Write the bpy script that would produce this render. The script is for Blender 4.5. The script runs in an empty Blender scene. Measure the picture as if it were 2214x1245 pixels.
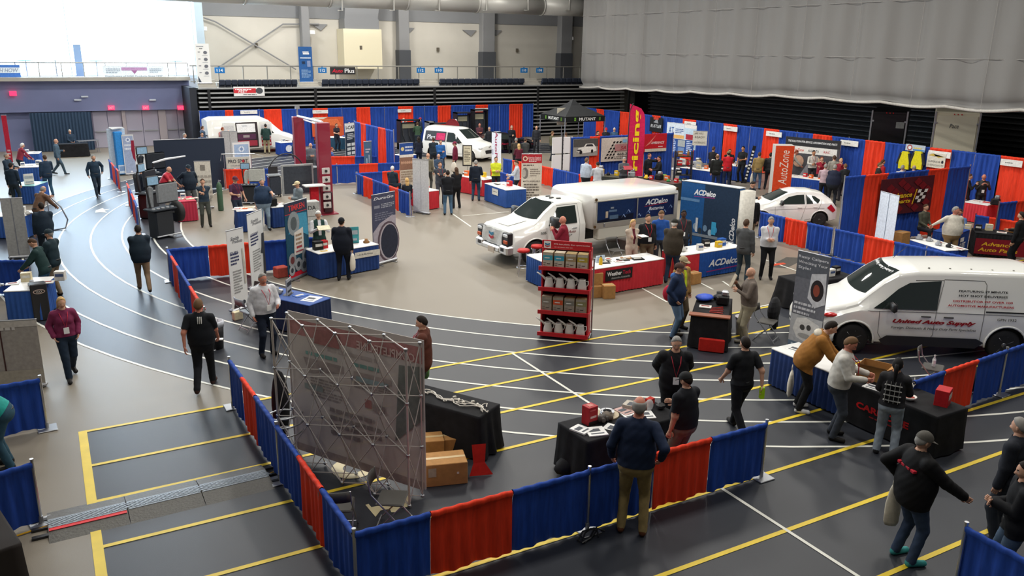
import bpy, math, random
import numpy as np
from mathutils import Vector, Matrix
random.seed(7)
SC = bpy.context.scene
C = SC.collection
PI = math.pi
# ------------------------------------------------------------------ camera
F, PITCH, ROLL, YAW, CAMZ = 1794.744, 0.279038, -0.0138583, 0.5106564, 6.3
W0, H0 = 2214.0, 1245.0
_cp, _sp, _cy, _sy = math.cos(PITCH), math.sin(PITCH), math.cos(YAW), math.sin(YAW)
_fwd = np.array([_sy*_cp, _cy*_cp, -_sp]); _r = np.array([_cy, -_sy, 0.]); _d = np.cross(_fwd, _r)
_right = math.cos(ROLL)*_r + math.sin(ROLL)*_d
_down = -math.sin(ROLL)*_r + math.cos(ROLL)*_d
cam_d = bpy.data.cameras.new('camera'); cam = bpy.data.objects.new('camera', cam_d); C.objects.link(cam)
cam_d.sensor_width = 36.0; cam_d.lens = F/W0*36.0; cam_d.clip_end = 300
M = Matrix.Identity(4)
for i in range(3):
    M[i][0] = _right[i]; M[i][1] = -_down[i]; M[i][2] = -_fwd[i]
M[2][3] = CAMZ
cam.matrix_world = M
SC.camera = cam
# ------------------------------------------------------------------ world, exposure, hall lights
wd = bpy.data.worlds.new('world'); SC.world = wd; wd.use_nodes = True
wd.node_tree.nodes['Background'].inputs[0].default_value = (.75, .86, 1, 1)
wd.node_tree.nodes['Background'].inputs[1].default_value = 0.5
SC.view_settings.view_transform = 'Standard'; SC.view_settings.look = 'None'
SC.view_settings.exposure = EXPOSURE = 0.3; SC.view_settings.gamma = 1.0
SC.view_settings.use_curve_mapping = False
def area(name, loc, size, power, col, rot=(0, 0, 0), sy=None):
    l = bpy.data.lights.new(name, 'AREA'); l.energy = power; l.color = col
    l.shape = 'RECTANGLE'; l.size = size; l.size_y = sy or size
    o = bpy.data.objects.new(name, l); o.location = loc; o.rotation_euler = rot; C.objects.link(o); return o
LAMP = 400.0
for ix in range(5):
    for iy in range(7):
        area('high_bay_lamp', (-4+7.6*ix, 3.5+8.6*iy, 12.6), .9, LAMP*(.5, .85, 1.1, 1.15, 1.15, 1.2, 1.35)[iy]*(.4 if ix == 0 else .8 if ix == 1 else 1), (1.0, .965, .9), sy=2.2)
area('daylight_panel', (-1.5, 59.3, 8.3), 17.5, 1700, (.36, .66, 1.0), (math.radians(-82), 0, 0), sy=7)
# ------------------------------------------------------------------ pixel rays of the calibrated view -> points of the hall
def ray(px, py):
    return _fwd + (px-W0/2)/F*_right + (py-H0/2)/F*_down
def PZ(px, py, z=0.0):
    v = ray(px, py); t = (z-CAMZ)/v[2]; return Vector((v[0]*t, v[1]*t, z))
def PY(px, py, Y):
    v = ray(px, py); t = Y/v[1]; return Vector((v[0]*t, Y, CAMZ+v[2]*t))
def PX(px, py, X):
    v = ray(px, py); t = X/v[0]; return Vector((X, v[1]*t, CAMZ+v[2]*t))
# ------------------------------------------------------------------ materials
MATS = {}
def mat(name, col=(.8, .8, .8), rough=.6, metal=0.0, spec=.5, var=0.0, scale=8.0, bump=0.0, emit=None, estr=0.0, alpha=1.0, trans=0.0, coat=0.0, stretch=None):
    if name in MATS: return MATS[name]
    m = bpy.data.materials.new(name); m.use_nodes = True; nt = m.node_tree; b = nt.nodes['Principled BSDF']
    b.inputs['Base Color'].default_value = (*col, 1); b.inputs['Roughness'].default_value = rough
    b.inputs['Metallic'].default_value = metal; b.inputs['Specular IOR Level'].default_value = spec
    b.inputs['Coat Weight'].default_value = coat; b.inputs['Transmission Weight'].default_value = trans
    if alpha < 1: b.inputs['Alpha'].default_value = alpha
    if emit: b.inputs['Emission Color'].default_value = (*emit, 1); b.inputs['Emission Strength'].default_value = estr
    if var or bump:
        tc = nt.nodes.new('ShaderNodeTexCoord'); mp = nt.nodes.new('ShaderNodeMapping'); nz = nt.nodes.new('ShaderNodeTexNoise')
        nt.links.new(tc.outputs['Object'], mp.inputs[0]); nt.links.new(mp.outputs[0], nz.inputs['Vector'])
        nz.inputs['Scale'].default_value = scale; nz.inputs['Detail'].default_value = 4
        if stretch: mp.inputs['Scale'].default_value = stretch
        if var:
            mx = nt.nodes.new('ShaderNodeMixRGB'); rp = nt.nodes.new('ShaderNodeMapRange')
            rp.inputs[1].default_value = .3; rp.inputs[2].default_value = .7
            nt.links.new(nz.outputs['Fac'], rp.inputs[0]); nt.links.new(rp.outputs[0], mx.inputs[0])
            mx.inputs[1].default_value = (*[c*(1-var) for c in col], 1); mx.inputs[2].default_value = (*[min(1, c*(1+var)) for c in col], 1)
            nt.links.new(mx.outputs[0], b.inputs['Base Color'])
        if bump:
            bm_ = nt.nodes.new('ShaderNodeBump'); bm_.inputs['Strength'].default_value = bump; bm_.inputs['Distance'].default_value = .02
            nt.links.new(nz.outputs['Fac'], bm_.inputs['Height']); nt.links.new(bm_.outputs[0], b.inputs['Normal'])
    MATS[name] = m; return m
def hexc(h):
    r = [int(h[i:i+2], 16)/255 for i in (0, 2, 4)]
    return tuple(c/12.92 if c <= .04045 else ((c+.055)/1.055)**2.4 for c in r)
def cl(h, rough=.85, k=''):      # cloth or paint of a given sRGB colour
    return mat('colour_'+h+k, hexc(h), rough, var=.12, scale=14, spec=.25)
def pt(h, rough=.35, coat=0., metal=0.):
    return mat('paint_'+h+('m' if metal else ''), hexc(h), rough, metal, coat=coat)
BLUE = mat('blue_drape_cloth', hexc('1f459c'), .75, var=.22, scale=5, bump=.15, spec=.3, stretch=(4, 4, .5))
RED = mat('red_drape_cloth', hexc('e23a1c'), .75, var=.16, scale=5, bump=.15, spec=.3, stretch=(4, 4, .5))
CHROME = mat('bright_metal_tube', (.75, .76, .78), .28, 1.0)
STEEL = mat('dull_steel', (.42, .43, .45), .42, .9)
BLACK = mat('black_plastic', (.018, .018, .02), .45)
BCLOTH = mat('black_table_cloth', (.012, .012, .014), .8, var=.3, scale=6, spec=.2)
WHITE = mat('white_print_film', (.8, .8, .78), .45)
PAPER = mat('white_paper', (.82, .82, .8), .7)
CARD = mat('corrugated_cardboard', hexc('a97b45'), .85, var=.1, scale=12)
GLASS = mat('dark_car_glass', (.02, .028, .026), .04, spec=1.0, coat=.5)
CARW = mat('white_car_paint', (.84, .84, .8), .22, coat=.6)
RUBBER = mat('black_rubber', (.015, .015, .015), .75)
GREYF = mat('grey_net_backing', hexc('c9c9c9'), .8)
# ------------------------------------------------------------------ meshes
class MB:
    def __init__(s): s.v = []; s.f = []; s.m = []; s.ms = []
    def mi(s, m):
        if m is None: return 0
        if m not in s.ms: s.ms.append(m)
        return s.ms.index(m)
    def add(s, vs, fs, m=None):
        n = len(s.v); k = s.mi(m); s.v += [tuple(p) for p in vs]
        for f in fs: s.f.append(tuple(i+n for i in f)); s.m.append(k)
        return s
    def box(s, c, d, m=None, rz=0.0, taper=1.0, bev=0.0):
        hx, hy, hz = d[0]/2, d[1]/2, d[2]/2; cr, sr = math.cos(rz), math.sin(rz)
        if bev > 0:
            b = min(bev, hx*.9, hy*.9, hz*.9); vs = []; 
            rings = [(-hz, b), (-hz+b, 0), (hz-b, 0), (hz, b)]
            for z, i in rings:
                X, Y = hx-i, hy-i
                for (x, y) in ((-X+b, -Y), (X-b, -Y), (X, -Y+b), (X, Y-b), (X-b, Y), (-X+b, Y), (-X, Y-b), (-X, -Y+b)):
                    vs.append((c[0]+x*cr-y*sr, c[1]+x*sr+y*cr, c[2]+z))
            fs = [tuple(range(7, -1, -1)), tuple(range(24, 32))]
            for r in range(3):
                for i in range(8): fs.append((r*8+i, r*8+(i+1) % 8, r*8+8+(i+1) % 8, r*8+8+i))
            return s.add(vs, fs, m)
        vs = []
        for z, t in ((-hz, 1), (hz, taper)):
            for x, y in ((-hx, -hy), (hx, -hy), (hx, hy), (-hx, hy)):
                x *= t; y *= t; vs.append((c[0]+x*cr-y*sr, c[1]+x*sr+y*cr, c[2]+z))
        return s.add(vs, [(3, 2, 1, 0), (4, 5, 6, 7), (0, 1, 5, 4), (1, 2, 6, 5), (2, 3, 7, 6), (3, 0, 4, 7)], m)
    def cyl(s, a, b, r, r2=None, n=8, m=None, cap=True):
        a = Vector(a); b = Vector(b); r2 = r if r2 is None else r2; d = (b-a)
        if d.length < 1e-6: return s
        d.normalize(); u = d.orthogonal().normalized(); w = d.cross(u); vs = []
        for p, q in ((a, r), (b, r2)):
            for i in range(n):
                t = 2*PI*i/n; vs.append(p+(u*math.cos(t)+w*math.sin(t))*q)
        fs = [(i, (i+1) % n, n+(i+1) % n, n+i) for i in range(n)]
        if cap: fs += [tuple(range(n-1, -1, -1)), tuple(range(n, 2*n))]
        return s.add(vs, fs, m)
    def tube(s, pts, r, n=6, m=None, rs=None):
        pts = [Vector(p) for p in pts]; vs = []; u = None
        for i, p in enumerate(pts):
            d = (pts[min(i+1, len(pts)-1)]-pts[max(i-1, 0)]).normalized()
            if u is None: u = d.orthogonal().normalized()
            u = (u-d*u.dot(d)); u = u.normalized() if u.length > 1e-5 else d.orthogonal().normalized()
            w = d.cross(u); q = rs[i] if rs else r
            for k in range(n):
                t = 2*PI*k/n; vs.append(p+(u*math.cos(t)+w*math.sin(t))*q)
        fs = []
        for i in range(len(pts)-1):
            for k in range(n): fs.append((i*n+k, i*n+(k+1) % n, (i+1)*n+(k+1) % n, (i+1)*n+k))
        e = (len(pts)-1)*n
        fs += [tuple(range(n-1, -1, -1)), tuple(range(e, e+n))]
        return s.add(vs, fs, m)
    def lathe(s, prof, c=(0, 0, 0), n=16, m=None, ax='z'):
        vs = []
        for r, z in prof:
            for k in range(n):
                t = 2*PI*k/n; x, y = r*math.cos(t), r*math.sin(t)
                p = (x, y, z) if ax == 'z' else ((x, z, y) if ax == 'y' else (z, x, y))
                vs.append((c[0]+p[0], c[1]+p[1], c[2]+p[2]))
        fs = []
        for i in range(len(prof)-1):
            for k in range(n): fs.append((i*n+k, i*n+(k+1) % n, (i+1)*n+(k+1) % n, (i+1)*n+k))
        e = (len(prof)-1)*n
        if prof[0][0] > 1e-4: fs.append(tuple(range(n-1, -1, -1)))
        if prof[-1][0] > 1e-4: fs.append(tuple(range(e, e+n)))
        return s.add(vs, fs, m)
    def ell(s, c, r, n=10, k=7, m=None):
        return s.lathe([(max(math.sin(PI*i/k), 1e-3), -math.cos(PI*i/k)) for i in range(k+1)], n=n, m=m)._xf(n*(k+1), c, r)
    def _xf(s, cnt, c, r):
        for i in range(len(s.v)-cnt, len(s.v)):
            p = s.v[i]; s.v[i] = (c[0]+p[0]*r[0], c[1]+p[1]*r[1], c[2]+p[2]*r[2])
        return s
    def prism(s, poly, y0, y1, m=None, ax='y'):   # poly in (x,z), extruded along y
        n = len(poly); f = (lambda a, b, c: (a, c, b)) if ax == 'y' else (lambda a, b, c: (a, b, c)) if ax == 'z' else (lambda a, b, c: (c, a, b))
        vs = [f(x, z, y0) for x, z in poly]+[f(x, z, y1) for x, z in poly]
        return s.add(vs, [tuple(range(n)), tuple(range(2*n-1, n-1, -1))]+[(i, n+i, n+(i+1) % n, (i+1) % n) for i in range(n)], m)
    def mesh(s, name, m=None, smooth=False):
        me = bpy.data.meshes.new(name); me.from_pydata(s.v, [], s.f)
        for k in (s.ms or [m]): me.materials.append(k if k else m)
        if len(s.ms) > 1: me.polygons.foreach_set('material_index', s.m)
        if smooth: me.polygons.foreach_set('use_smooth', [True]*len(me.polygons))
        return me
def fixn(me):
    import bmesh
    b = bmesh.new(); b.from_mesh(me); bmesh.ops.recalc_face_normals(b, faces=b.faces); b.to_mesh(me); b.free()
def ob(name, mb, m=None, parent=None, smooth=False, label=None, loc=None, rz=None):
    me = mb.mesh(name, m, smooth) if isinstance(mb, MB) else mb
    o = bpy.data.objects.new(name, me); C.objects.link(o)
    if isinstance(mb, MB): fixn(me)
    if parent: o.parent = parent
    if label: o['label'] = label
    if loc is not None: o.location = loc
    if rz is not None: o.rotation_euler = (0, 0, rz)
    return o
def thing(name, label, cat, loc=(0, 0, 0), rz=0.0, group=None):
    o = bpy.data.objects.new(name, None); C.objects.link(o); o.location = loc; o.rotation_euler = (0, 0, rz)
    o['label'] = label; o['category'] = cat
    if group: o['group'] = group
    o.empty_display_size = .1
    return o
def tag(o, label, cat, group=None):
    o['label'] = label; o['category'] = cat
    if group: o['group'] = group
    return o
def struct(name, mb, m=None, parent=None, smooth=False):
    o = ob(name, mb, m, parent, smooth)
    if not parent: o['kind'] = 'structure'
    return o
def dup(root, loc, rz, label=None, group=None):
    r = root.copy(); C.objects.link(r); r.location = loc; r.rotation_euler = (0, 0, rz)
    if label: r['label'] = label
    if group: r['group'] = group
    for ch in list(root.children):
        c = ch.copy(); C.objects.link(c); c.parent = r
        for g in ch.children:
            d = g.copy(); C.objects.link(d); d.parent = c
    return r
# ------------------------------------------------------------------ lettering
_TC = {}
def text_geo(s, shear=0.0, bold=0.0):
    key = (s, shear, bold)
    if key not in _TC:
        cu = bpy.data.curves.new('t', 'FONT'); cu.body = s; cu.size = 1.0; cu.align_x = 'CENTER'; cu.shear = shear
        cu.resolution_u = 2; cu.offset = bold
        o = bpy.data.objects.new('t', cu); me = bpy.data.meshes.new_from_object(o)
        vs = [tuple(v.co) for v in me.vertices]; fs = [tuple(p.vertices) for p in me.polygons]
        bpy.data.objects.remove(o); bpy.data.curves.remove(cu); bpy.data.meshes.remove(me)
        if vs:
            x0 = min(v[0] for v in vs); x1 = max(v[0] for v in vs); y0 = min(v[1] for v in vs); y1 = max(v[1] for v in vs)
            vs = [(v[0]-(x0+x1)/2, v[1]-(y0+y1)/2) for v in vs]
            _TC[key] = (vs, fs, x1-x0, y1-y0)
        else: _TC[key] = ([], [], 1, 1)
    return _TC[key]
def art(prints, w, h, mapf, eps=.004):
    """flat print on a face: prints are given in fractions of the w x h face; mapf(u, v, offset) places them"""
    mb = MB(); k = 0
    for p in prints:
        k += 1; off = eps+.0012*k
        def put(pts, fs, m, rev=False): mb.add([mapf(u, v, off) for u, v in pts], fs, m)
        t = p[0]
        if t == 't':      # ('t', string, cu, cv, width fraction or None, height fraction, colour hex, shear, rot)
            _, s, cu, cv, wf, hf, col = p[:7]; sh = p[7] if len(p) > 7 else 0; rot = p[8] if len(p) > 8 else 0; bold = p[9] if len(p) > 9 else .012
            vs, fs, tw, th = text_geo(s, sh, bold); sy = hf*h/th; sx = sy if wf is None else wf*w/tw
            pts = []
            for x, y in vs:
                x *= sx; y *= sy
                if rot: x, y = x*math.cos(rot)-y*math.sin(rot), x*math.sin(rot)+y*math.cos(rot)
                pts.append((cu*w+x, cv*h+y))
            put(pts, fs, cl(col, .5))
        elif t == 'r':
            _, a, b, c, d, col = p; put([(a*w, b*h), (c*w, b*h), (c*w, d*h), (a*w, d*h)], [(0, 1, 2, 3)], cl(col, .5))
        elif t == 'p':
            put([(a*w, b*h) for a, b in p[1]], [tuple(range(len(p[1])))], cl(p[2], .5))
        elif t == 'e':    # ellipse: cu, cv, ru, rv (fractions of w), col
            _, a, b, ru, rv, col = p; put([(a*w+ru*w*math.cos(q*PI/10), b*h+rv*w*math.sin(q*PI/10)) for q in range(20)], [tuple(range(20))], cl(col, .5))
        elif t == 'l':    # n lines of small unreadable text: x0, x1, y0, y1, n, col
            _, a, c, b, d, n, col = p; rr = random.Random(int(a*99+b*77+n))
            for i in range(n):
                yy = b+(d-b)*(i+.5)/n; hh = (d-b)/n*.26; xe = c if i % 3 else a+(c-a)*rr.uniform(.6, .95); x = a
                while x < xe:
                    ww = min((c-a)*rr.uniform(.06, .2), xe-x)
                    put([(x*w, (yy-hh)*h), ((x+ww)*w, (yy-hh)*h), ((x+ww)*w, (yy+hh)*h), (x*w, (yy+hh)*h)], [(0, 1, 2, 3)], cl(col, .5)); x += ww+(c-a)*.03
    return mb
def flatmap(x0, z0, y=0.0):   # face in the local XZ plane, front towards -Y
    return lambda u, v, o: (x0+u, y-o, z0+v)
def rzof(a, b): return math.atan2(b[1]-a[1], b[0]-a[0])
# ================================================================== THE HALL
TX, TY = 21.36, 29.26                      # centre of the indoor running track
RB = [17.6+.962*k for k in range(7)]       # lane lines
YL = [14.68, 13.32, 12.12, 10.84, 9.53, 8.22, 6.92, 5.6, 4.3]
mf = bpy.data.materials.new('sports_floor'); mf.use_nodes = True; nt = mf.node_tree; N = nt.nodes; Lk = nt.links
bs = N['Principled BSDF']; geo = N.new('ShaderNodeNewGeometry'); sx = N.new('ShaderNodeSeparateXYZ'); Lk.new(geo.outputs['Position'], sx.inputs[0])
def mth(op, a, b=None, clamp=False):
    n = N.new('ShaderNodeMath'); n.operation = op; n.use_clamp = clamp
    for i, q in enumerate((a, b)):
        if q is None: continue
        if isinstance(q, (int, float)): n.inputs[i].default_value = q
        else: Lk.new(q, n.inputs[i])
    return n.outputs[0]
X_, Y_ = sx.outputs[0], sx.outputs[1]
dx = mth('SUBTRACT', X_, TX); dy = mth('SUBTRACT', Y_, TY)
rad = mth('SQRT', mth('ADD', mth('MULTIPLY', dx, dx), mth('MULTIPLY', dy, dy)))
ring = mth('MULTIPLY', mth('GREATER_THAN', rad, RB[0]), mth('LESS_THAN', rad, RB[6]))
lane = mth('MULTIPLY', mth('LESS_THAN', Y_, YL[0]), mth('GREATER_THAN', X_, -.08))
dark = mth('MAXIMUM', ring, lane)
nz = N.new('ShaderNodeTexNoise'); nz.inputs['Scale'].default_value = 140; Lk.new(geo.outputs['Position'], nz.inputs['Vector'])
nz2 = N.new('ShaderNodeTexNoise'); nz2.inputs['Scale'].default_value = .6; Lk.new(geo.outputs['Position'], nz2.inputs['Vector'])
c1 = N.new('ShaderNodeMixRGB'); c1.inputs[1].default_value = (*hexc('272a31'), 1); c1.inputs[2].default_value = (*hexc('33363d'), 1); Lk.new(nz.outputs['Fac'], c1.inputs[0])
c2 = N.new('ShaderNodeMixRGB'); c2.inputs[1].default_value = (*hexc('7a7367'), 1); c2.inputs[2].default_value = (*hexc('847c6f'), 1)
Lk.new(mth('ADD', mth('MULTIPLY', nz.outputs['Fac'], .6), mth('MULTIPLY', nz2.outputs['Fac'], .4)), c2.inputs[0])
cm = N.new('ShaderNodeMixRGB'); Lk.new(dark, cm.inputs[0]); Lk.new(c2.outputs[0], cm.inputs[1]); Lk.new(c1.outputs[0], cm.inputs[2])
Lk.new(cm.outputs[0], bs.inputs['Base Color'])
bs.inputs['Roughness'].default_value = .45; bs.inputs['Specular IOR Level'].default_value = .4
bmp = N.new('ShaderNodeBump'); bmp.inputs['Strength'].default_value = .25; bmp.inputs['Distance'].default_value = .004
Lk.new(nz.outputs['Fac'], bmp.inputs['Height']); Lk.new(bmp.outputs[0], bs.inputs['Normal'])
XL, XR, YF, YB = -32.0, 47.0, -16.0, 66.0
floor = struct('floor', MB().box(((XL+XR)/2, (YF+YB)/2, -.1), (XR-XL, YB-YF, .2)), mf)
LW = mat('white_floor_paint', hexc('dcdcd2'), .5, var=.06, scale=3); LYW = mat('yellow_floor_paint', hexc('dfc22c'), .5, var=.08, scale=3)
def strip(a, b, w, z=.004):
    a = Vector(a[:2]); b = Vector(b[:2]); d = (b-a).normalized(); n = Vector((-d.y, d.x))*w/2
    return MB().add([(*(a-n), z), (*(b-n), z), (*(b+n), z), (*(a+n), z)], [(0, 1, 2, 3)])
for k in range(7):
    n = 96; vs = []
    for i in range(n+1):
        t = PI*.5+.35+(2*PI-1.9)*i/n
        t = PI*.28+(PI*1.5)*i/n
        for r in (RB[k]-.03, RB[k]+.03): vs.append((TX+r*math.cos(t), TY+r*math.sin(t), .004+.0002*k))
    ob('lane_line', MB().add(vs, [(2*i, 2*i+1, 2*i+3, 2*i+2) for i in range(n)]), LW, floor)
for k, y in enumerate(YL):
    ob('court_line', strip((-.08, y), (30, y), .075, .006), LYW, floor)
ob('court_line', strip((-.05, YL[0]+.04), (-.05, 2), .13, .0062), LYW, floor)
ob('court_line', strip((8.26, YL[0]), (8.26, -4), .055, .0065), LW, floor)
ob('court_line', strip((15.3, YL[0]+.12), (30, YL[0]+.12), .055, .0065), LW, floor)
for a, b in (((975, 460), (1018, 490)), ((1340, 597), (1442, 653)), ((1505, 607), (1542, 626)), ((1562, 608), (1645, 664)), ((1655, 562), (1735, 590)), ((1000, 467), (1100, 458))):
    p, q = PZ(*a), PZ(*b)
    ob('court_line', strip(p, q, .055, .0067), LW, floor)
# painted floor emblems in the front booth, lane arrow far left
def decal(pts_px, m, z=.007):
    return ob('floor_marking', MB().add([(*PZ(x, y)[:2], z) for x, y in pts_px], [tuple(range(len(pts_px)))]), m, floor)
CREAM = mat('cream_floor_paint', hexc('c9bd96'), .5)
decal([(790, 1092), (797, 1090), (803, 1097), (830, 1092), (827, 1084), (838, 1082), (842, 1089), (872, 1082), (868, 1070), (880, 1068), (890, 1095), (862, 1100), (858, 1108), (846, 1108), (843, 1101), (823, 1104), (812, 1118)], CREAM)
decal([(822, 1072), (834, 1070), (838, 1078), (828, 1080)], CREAM)
cc = PZ(764, 1012)
ob('floor_marking', MB().add([(cc.x+r*math.cos(t*PI/12), cc.y+r*math.sin(t*PI/12), .007) for t in range(24) for r in (.16, .34)], [(2*i, 2*i+1, (2*i+3) % 48, (2*i+2) % 48) for i in range(24)]), CREAM, floor)
decal([(207, 455), (222, 450), (226, 453), (238, 452), (226, 456), (232, 460), (215, 459), (206, 460)], LW)
decal([(1668, 571), (1694, 568), (1700, 571), (1672, 575)], cl('b8452c'))
decal([(1660, 577), (1700, 556), (1745, 558), (1700, 580)], cl('4f4c47'), .0035)
decal([(1628, 590), (1700, 553), (1830, 558), (1700, 590)], mf, .002)
# walls
WALLU = mat('cream_wall_paint', hexc('d0ccc2'), .85, var=.05, scale=.5)
WALLD = mat('grey_wall_paint', hexc('8b8d90'), .85, var=.06, scale=.5)
DKWALL = mat('dark_wall_paint', hexc('2c2b2c'), .85)
ROOF = mat('grey_roof_deck', hexc('6f7176'), .9)
YW = 61.5
z1 = PY(1000, 50, YW).z
struct('wall_back', MB().box((28.5, YW+.15, (z1)/2), (37, .3, z1)), WALLU)
struct('wall_back_upper', MB().box((28.5, YW+.1, (z1+14)/2), (37, .3, 14-z1)), WALLD)
struct('ceiling', MB().box(((XL+XR)/2, (YF+YB)/2, 14.1), (XR-XL, YB-YF, .2)), ROOF)
struct('wall_right', MB().box((XR, 24, 7), (.3, 84, 14)), DKWALL)
struct('wall_front', MB().box((6, YF, 7), (76, .3, 14)), WALLD)
struct('wall_left', MB().box((XL, 24, 7), (.3, 84, 14)), WALLU)
# concourse deck behind the bleachers
zc = PY(1000, 178, 55.5).z
YS = 55.4                                    # front of the folded bleachers
CONC = mat('pale_concrete', hexc('a9a59c'), .8, var=.08, scale=2)
struct('concourse_floor', MB().box((28.4, (YS+YW)/2+.6, zc-.1), (36.8, YW-YS-1.25, .25)), CONC)
XB = PY(428, 200, YS).x                      # left end of the bleachers
struct('bleacher_end_wall', MB().box((XB-.3, YS+1.75, zc/2-.1), (.4, 3.6, zc-.2)), mat('dark_blue_panel', hexc('20242e'), .7))
# wall columns, wind braces, duct
COL = mat('grey_column_paint', hexc('8e8f91'), .7); COLD = mat('dark_column_pad', hexc('4d5056'), .8)
for i, (pxl, pxr, pyt, pyb) in enumerate(((655, 672, 100, 148), (862, 884, 108, 165), (1040, 1066, 112, 165), (1207, 1231, 115, 165))):
    a = PY(pxl, pyb, YW-.4); b = PY(pxr, pyb, YW-.4); t = struct('trim_%d' % (i+1), MB().box(((a.x+b.x)/2, YW-.35, (a.z+13.5)/2), (b.x-a.x, .7, 13.5-a.z+.4), bev=.04), COL)
    if i:
        zt = PY(pxl, pyt, YW-.4).z
        struct('column_pad', MB().box((0, 0, 0), (b.x-a.x+.12, .84, zt-a.z+.6), bev=.03), COLD, t).location = ((a.x+b.x)/2, YW-.35, (zt+a.z)/2-.3)
def bar(name, a, b, r, m, parent=None, n=6): return ob(name, MB().cyl(a, b, r, n=n), m, parent)
br = thing('cross_brace', 'grey diagonal steel rods crossing on the cream wall left of the columns', 'brace', (0, 0, 0))
for a, b in (((466, 47), (640, 150)), ((478, 142), (612, 52)), ((440, 38), (466, 47)), ((612, 52), (690, 52))):
    bar('brace_rod', PY(*a, YW-.25), PY(*b, YW-.25), .05, COL, br)
for i, (x, y) in enumerate(((880, 60), (1070, 65), (1015, 65), (690, 52), (1225, 66))):
    q = PY(x, y, YW-.07); bt = ob('truss_bracket', MB().prism([(-.6, 0), (.6, 0), (.1, -.45)], -.06, .06), COL, loc=q)  # bracket mounted on the back wall
    tag(bt, ['grey triangular bracket right of the second wall column', 'grey triangular bracket right of the third wall column', 'grey triangular bracket left of the third wall column', 'grey triangular bracket right of the first wall column', 'grey triangular bracket on the last wall column by the net curtain'][i], 'bracket')
# cream chase box and grey duct box
a, b, c = PY(739, 148, YW-.9), PY(820, 148, YW-.9), PY(739, 62, YW-.9)
ch = thing('duct_chase', 'pale cream boxed chase standing on the concourse under a grey duct', 'chase', ((a.x+b.x)/2, YW-.84, a.z))
ob('chase_box', MB().box((0, 0, (c.z-a.z)/2), (b.x-a.x, 1.5, c.z-a.z)), mat('cream_chase', hexc('e4dcc0'), .8), ch)
d = PY(730, 8, YW-.9)
ob('duct_box', MB().box((0, 0, c.z-a.z+.35), (b.x-a.x-.3, 1.3, .7)).prism([(-(b.x-a.x)/2+.2, c.z-a.z+.7), ((b.x-a.x)/2-.2, c.z-a.z+.7), ((b.x-a.x)/2+.2, d.z-a.z+1.2), (-(b.x-a.x)/2+.4, d.z-a.z+1.2)], -.55, .55), mat('grey_duct_sheet', hexc('8b8d90'), .5, .3), ch)
p0, p1 = PY(560, -8, 53), PY(1290, -2, 53); r = .62
du = thing('round_air_duct', 'large round pale grey air duct hanging along the top of the hall', 'duct')
dm = mat('duct_metal', hexc('b9b8b2'), .45, .2)
segs = 9
for k in range(segs):
    a = Vector((p0.x-6+(46*k/segs), 53, p0.z+.15)); b = Vector((p0.x-6+(46*(k+1)/segs), 53, p0.z+.15))
    ob('duct_segment', MB().cyl(a, b, r, n=20), dm, du, True)
    ob('duct_flange', MB().cyl(b-Vector((.05, 0, 0)), b+Vector((.05, 0, 0)), r+.04, n=20), dm, du, True)
for k, px in enumerate((740, 852, 950, 1052, 1142, 1231)):
    q = PY(px, 14, 52.3); ob('hanger_hook', MB().tube([(q.x, 52.3, 13.5), (q.x, 52.3, q.z-.25), (q.x-.3, 52.3, q.z-.25)], .045), dm, du)
# small wall fixtures
for i, (x, y) in enumerate(((554, 98), (780, 103), (947, 107), (1118, 109))):
    q = PY(x, y, YW-.1 if i != 1 else YW-1.55); o = ob('wall_vent', MB().box((0, 0, 0), (.22, .1, .3), bev=.02), cl('6a6357'), loc=q)
    tag(o, ['small brown vent on the wall among the crossed braces', 'small brown vent on the cream chase box', 'small brown vent on the wall between second and third column', 'small dark vent on the wall between third and fourth column'][i], 'vent')
for i, (x, y) in enumerate(((441, 62), (675, 70), (1235, 83))):
    q = PY(x, y, YW-.6); o = ob('flood_light', MB().box((0, 0, 0), (.38, .2, .28), bev=.03), pt('e8e8e8'), loc=q)
    tag(o, ['small white flood light near the bright window edge', 'small white flood light beside the first wall column', 'small white flood light by the last wall column'][i], 'light')
# railing with blue section signs
PIPE = mat('railing_paint', hexc('85837c'), .5, .3)
YR = 56.5
rl = thing('concourse_railing', 'long grey pipe railing along the back concourse above the bleachers', 'railing')
za = PY(900, 143.5, YR).z
ob('top_rail', MB().cyl((XB-.2, YR, za), (43.5, YR, za), .04), PIPE, rl)
ob('bottom_rail', MB().cyl((XB-.2, YR, zc+.12), (43.5, YR, zc+.12), .03), PIPE, rl)
xx = XB
while xx < 43:
    ob('rail_post', MB().cyl((xx, YR, zc), (xx, YR, za), .035, n=6), PIPE, rl); xx += 1.52
PIN = mat('railing_infill', hexc('b6afa0'), .7, alpha=1.0)
def facebox(parent, name, px0, px1, py0, py1, Y, m, prints=(), d=.06):
    a = PY(px0, py1, Y); b = PY(px1, py0, Y); w = b.x-a.x; h = b.z-a.z
    ob(name, MB().box((0, 0, 0), (w, d, h)), m, parent, loc=((a.x+b.x)/2, Y, (a.z+b.z)/2))
    if prints: ob(name+'_print', art(prints, w, h, flatmap(a.x, a.z, Y-d/2)), None, parent)
SB = cl('1f6fb0', .5)
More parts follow.
